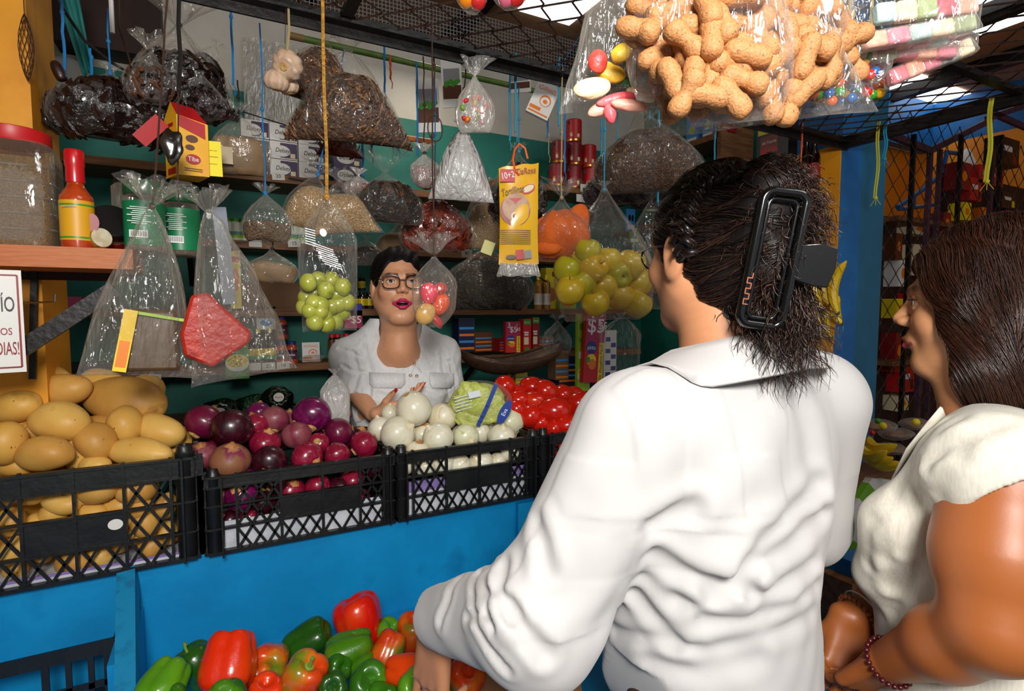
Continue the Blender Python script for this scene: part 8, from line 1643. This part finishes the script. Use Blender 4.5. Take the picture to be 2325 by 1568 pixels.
t = empty('spice_jar', place(300, 480, 1.60, zt), 0, 'tall clear jar with a black lid behind the green-labelled one', 'jar', 'jars on the pine shelf'); MB().lathe([(.04, 0), (.04, .16), (.03, .17)], jm, n=28).build('plastic_body', t); MB().lathe([(.034, .168), (.034, .19), (.03, .192)], P_['black'], n=28).build('lid', t)
# notice and wire hook on the yellow wall
p = atY(-18, 730, 1.40); d = depth(p); t = empty('notice_sign', p, face_cam(p, .0), 'white notice with red border and words FÍO and GUARDIAS at the left edge', 'sign'); a, b = S(108, d), S(236, d); mb = MB().box((0, 0, 0), (a, .003, b), P_['white']);
for x, z, ww, hh in ((a * .43, 0, a * .035, b * .9), (-a * .43, 0, a * .035, b * .9), (0, b * .45, a * .86, a * .035), (0, -b * .45, a * .86, a * .035)): mb.dec('r', x, z, ww, hh, P_['dred'], y=-.0022)
mb.txt('NO FÍO', 0, b * .16, b * .15, P_['black'], y=-.0025, wfit=a * .72); mb.txt('NI A LOS', 0, -b * .10, b * .07, P_['dred'], y=-.0025, wfit=a * .6); mb.txt('GUARDIAS!', 0, -b * .27, b * .13, P_['dred'], y=-.0025, wfit=a * .8); mb.build('board', t, smooth=False)
tag(MB().tube([atY(30, 687, 1.60), atY(118, 686, 1.52), atY(124, 683, 1.51), atY(125, 668, 1.51)], .002, mat('chrome_wire', '#9a9a9a', .25, metal=1), 8).build('wire_hook'), 'bent steel wire hook sticking out of the yellow wall', 'hook')
for i, (x, y, w_, h_, c, lb) in enumerate([(165, 660, 30, 28, 'pink', 'magenta packet in the gloom under the pine shelf'), (95, 900, 14, 120, 'orange', 'orange and red wrapper standing behind the potatoes'), (200, 900, 110, 150, 'black', 'black carton in the gloom behind the potatoes')]): boxitem(x, y, w_, h_, 2.55, .06, c, lb, 'packet', 'things under the pine shelf', 'goods_packet', zs=SZ['c'] if i == 0 else SZ['e'])
# ================================================================ right: bananas, neighbour stall
banm = mat('banana_skin', '#e6b90e', .4, c2='#f0ca20', c3='#b08a10', scale=18, coat=.2, sharp=(.4, .7)); bant = mat('banana_tip', '#4a5a12', .6)
def banana(p, L_, r, R, nm, group, bend=.5):
 t = empty('banana', p, 0, nm, 'banana', group); t.rotation_euler = R.to_euler(); pts, rs = [], []
 for i in range(13): v = i / 12; a = (v - .5) * bend * 2; pts.append((L_ * .5 * (1 - math.cos(a)) / max(bend, .1) * 1.6, 0, -L_ * (v - .5))); rs.append(r * (math.sin(PI * min(1, max(0, .04 + v * .93))) ** .45) * (1 if v > .06 else .45))
 mb = MB().tube(pts, rs, banm, 7); mb.build('peel', t, angle=50); MB().ell(pts[-1], (r * .35, r * .35, r * .5), bant, None, 8, 6).build('tip', t)
lbs = ['banana at the top left of the hanging hand', 'banana in the middle of the top row', 'banana curving down at the right of the hanging hand', 'short banana at the far right of the hand', 'banana in the lower left row', 'banana with green tip in the lower middle', 'banana at the bottom behind the white tag', 'small banana lowest at the right', 'banana half hidden by curly hair']
for i, (x, y, L_, tl) in enumerate([(1850, 660, .17, .1), (1868, 640, .20, .0), (1892, 650, .22, -.12), (1896, 705, .12, .15), (1834, 705, .15, .2), (1858, 705, .15, .05), (1850, 735, .13, .0), (1874, 735, .12, .05), (1827, 670, .17, .2)]):
 banana(atX(x, y, 2.34 + .02 * (i % 2)), L_, .021, Matrix.Rotation(PI, 3, 'Z') @ Matrix.Rotation(tl, 3, 'X') @ Matrix.Rotation(PI / 2 + .3 * (i - 4) / 4, 3, 'Z'), lbs[i], 'bananas on the yellow wall', .5)
p = atX(1852, 752, 2.33); o = MB().box(p, (.003, .05, .05), white_p).build('paper_tag', smooth=False); tag(o, 'striped white tag hanging below the bananas', 'tag')
# neighbour's cage
cg = empty('mesh_cage', (3.4, 1.7, 0), label='neighbour stall cage of purple-brown bars with chain-link wire', cat='cage'); net = MB()
chain(net, (2.79, 1.56, .75), (1, 0, 0), (0, 0, 1), 32, 26, .062, .0024, rust, (0, 1, 0)); net.build('wire_netting', cg, world=True, smooth=False)
for x, w_, m_ in ((2066, .018, blackmetal), (2104, .030, purplemetal), (2126, .024, purplemetal), (2172, .018, blackmetal), (2244, .034, purplemetal), (2262, .02, blackmetal)):
 Y = 1.58 if m_ is blackmetal else 1.66; q = atY(x, 600, Y); MB().bbox((q.x - w_ / 2, Y, .0), (q.x + w_ / 2, Y + .02, atY(x, 300 if m_ is blackmetal else 335, Y).z), m_).build('upright', cg, world=True, smooth=False)
for a, b in (((2012, 302), (2112, 342)), ((2112, 342), (2250, 272)), ((2240, 270), (2400, 215)), ((2250, 255), (2330, 290))): MB().bar(atY(a[0], a[1], 1.66), atY(b[0], b[1], 1.66), .02, .035, purplemetal).build('rail', cg, world=True, smooth=False)
struct(MB().bbox((3.9, 2.20, 0), (6.6, 2.25, 2.02), darkwood).bbox((4.95, 2.20, 2.02), (6.6, 2.25, 2.42), darkwood).bbox((3.9, 2.0, 1.95), (6.6, 2.2, 1.98), woodm).bbox((3.9, 2.0, 1.0), (6.6, 2.2, 1.03), woodm), 'trim_8')
hg = mat('blue_plastic_hanger', '#2a5a8c', .35); q = [atY(*s_, 2.3) for s_ in ((2038, 470), (2095, 430), (2140, 395), (2150, 345), (2185, 350))]; mb = MB().tube(q, .018, hg, 8).tube([atY(2040, 475, 2.3), atY(2100, 468, 2.3), atY(2135, 462, 2.3)], .014, hg, 8).tube([atY(2078, 440, 2.3), atY(2076, 470, 2.3)], .010, hg, 8); tag(mb.build('plastic_slide'), 'bent blue plastic shape hanging before the orange wall', 'toy')
r = np.random.default_rng(77)
cand = [(2250, 400, 130, 40, 'red', 'long red box at the right edge under the black one'), (2290, 345, 110, 60, 'black', 'black box at the right edge, above the red one'), (2215, 430, 60, 50, 'red', 'red box with white print behind the thick purple bar'), (2290, 455, 80, 36, 'black', 'black box with a white barcode label'), (2190, 400, 60, 60, 'dred', 'dark red box under the white cap'), (2150, 505, 36, 44, 'dred', 'dark red tin behind the cage'), (2195, 480, 40, 40, 'yel', 'yellow box above the brown hair'), (2300, 500, 70, 40, 'pink', 'pink wrapped toy at the right edge'), (2240, 490, 50, 36, 'orange', 'orange box behind the thick bar'), (2050, 620, 40, 60, 'white', 'white carton low behind the cage'), (2080, 590, 40, 70, 'cream', 'cream carton with a red ribbon'), (2045, 700, 40, 44, 'yel', 'yellow toy behind the cage'), (2080, 690, 36, 50, 'red', 'red packet behind the woman nose'), (2040, 800, 36, 90, 'dred', 'wine red cloth hanging behind the cage'), (2060, 860, 60, 60, 'red', 'red bundle low behind the cage'), (2110, 650, 40, 60, 'brown', 'brown box right by the woman forehead'), (2040, 560, 30, 60, 'brown', 'brown crate end at the foot of the blue toy'), (2090, 520, 80, 24, 'cream', 'cream paper roll under the blue toy'), (2050, 915, 50, 34, 'cream', 'pale goods on the table by the column foot'), (2085, 880, 40, 30, 'purple', 'purple lid low behind the cage')]
for i, (x, y, w_, h_, c, lb) in enumerate(cand):
 boxitem(x, y + h_ / 2, w_ * .9, h_, 2.10, .10, c, lb, 'box', 'goods in the neighbour stall', 'stall_goods', lambda mb, a, b: (mb.dec('r', -a * .1, b * .6, a * .5, b * .2, P_['white']) if c in ('red', 'black') else mb.dec('e', 0, b * .5, a * .5, b * .4, P_['orange']), mb.dec('r', a * .3, b * .3, a * .2, b * .4, P_[['yel', 'dred', 'black'][i % 3]])), rz=0)
p = atY(2195, 375, 2.2); o = MB().add(lump(SPH, .1, 2, 3) * np.array([.10, .05, .13]), SPF, P_['white']).build('cloth_hat', angle=180); o.location = p; o.rotation_euler = (0, -.5, 0); tag(o, 'white cloth cap hanging behind the cage', 'cap')
# table with plastic-wrapped goods, bananas and a printed bag, between the two customers
struct(MB().bbox((1.72, .95, .70), (2.38, 1.45, .735), woodm), 'trim_9')
mbx = MB(); a, b = atY(1850, 1240, .98), atY(1960, 1312, .80)
tag(MB().tube([atY(1870, 1262, .95), atY(1962, 1316, .88)], .008, pinewood, 8).build('stick'), 'brown stick slanting between the two customers', 'stick')
tag(MB().tube([atY(1835, 1428, .90), atY(1905, 1388, .82)], .007, pinewood, 8).build('stick'), 'lower brown stick behind the beaded wrist', 'stick')
struct(MB().bbox((1.31, .70, .0), (2.0, .78, .78), blue_d), 'trim_10')
for i, (x, y, lb) in enumerate(((1992, 966, 'stack of clear wrapped trays nearest the blue column'), (2035, 985, 'flattened clear wrapped tray in the middle of the table'), (2075, 962, 'clear wrapped tray against the cream blouse'), (2020, 1018, 'clear wrapped tray above the ripe bananas'))):
 p = atY(x, y, 1.15); t = empty('wrapped_tray', p, 0, lb, 'tray', 'wrapped trays on the side table'); MB().add(lump(SPH, .12, 3, i) * np.array([.075, .05, .022]), SPF, haze).build('film', t, angle=180); MB().add(lump(SPH, .12, 3, i + 4) * np.array([.062, .04, .015]), SPF, woodm).build('sweets', t, angle=180)
for i, (x, y, c) in enumerate(((2004, 966, 'yel'), (2080, 958, 'yel'), (1993, 955, 'green'), (1980, 982, 'red'))):
 o = MB().add(lump(SPH, .05, 2, i) * (.013 if i < 2 else .010), SPF, P_[c]).build('candy_ball', angle=180); o.location = atY(x, y, 1.08); tag(o, ['yellow ball on the wrapped trays by the column', 'yellow ball at the cream blouse edge', 'small green ball by the blue column', 'red piece beside the white shirt'][i], 'sweet')
for i, (x, y, a, lb) in enumerate(((1990, 1018, .9, 'upper ripe banana on the side table'), (1985, 1048, 1.1, 'middle ripe banana with dark spots on the side table'), (2000, 1056, .8, 'ripe banana at the right of the side table bunch'), (1975, 1035, 1.3, 'ripe banana against the white shirt'))): banana(atY(x, y, .98), .13, .019, CB @ Matrix.Rotation(a, 3, 'Z'), lb, 'bananas on the side table', .6)
gw = mat('leaf_print_bag', '#cfcdc4', .5, c2='#62a01c', scale=9, sharp=(.52, .535), detail=0); p = atY(1945, 1180, .98); tag(MB().poly([atY(1965, 1082, 1.0), atY(2060, 1090, 1.0), atY(2040, 1230, .94), atY(1950, 1290, .90), atY(1890, 1260, .92), atY(1900, 1180, .96)], gw, .02, (0, 1, 0)).build('printed_bag', smooth=False), 'green and white leaf-printed bag hanging between the two customers', 'bag')
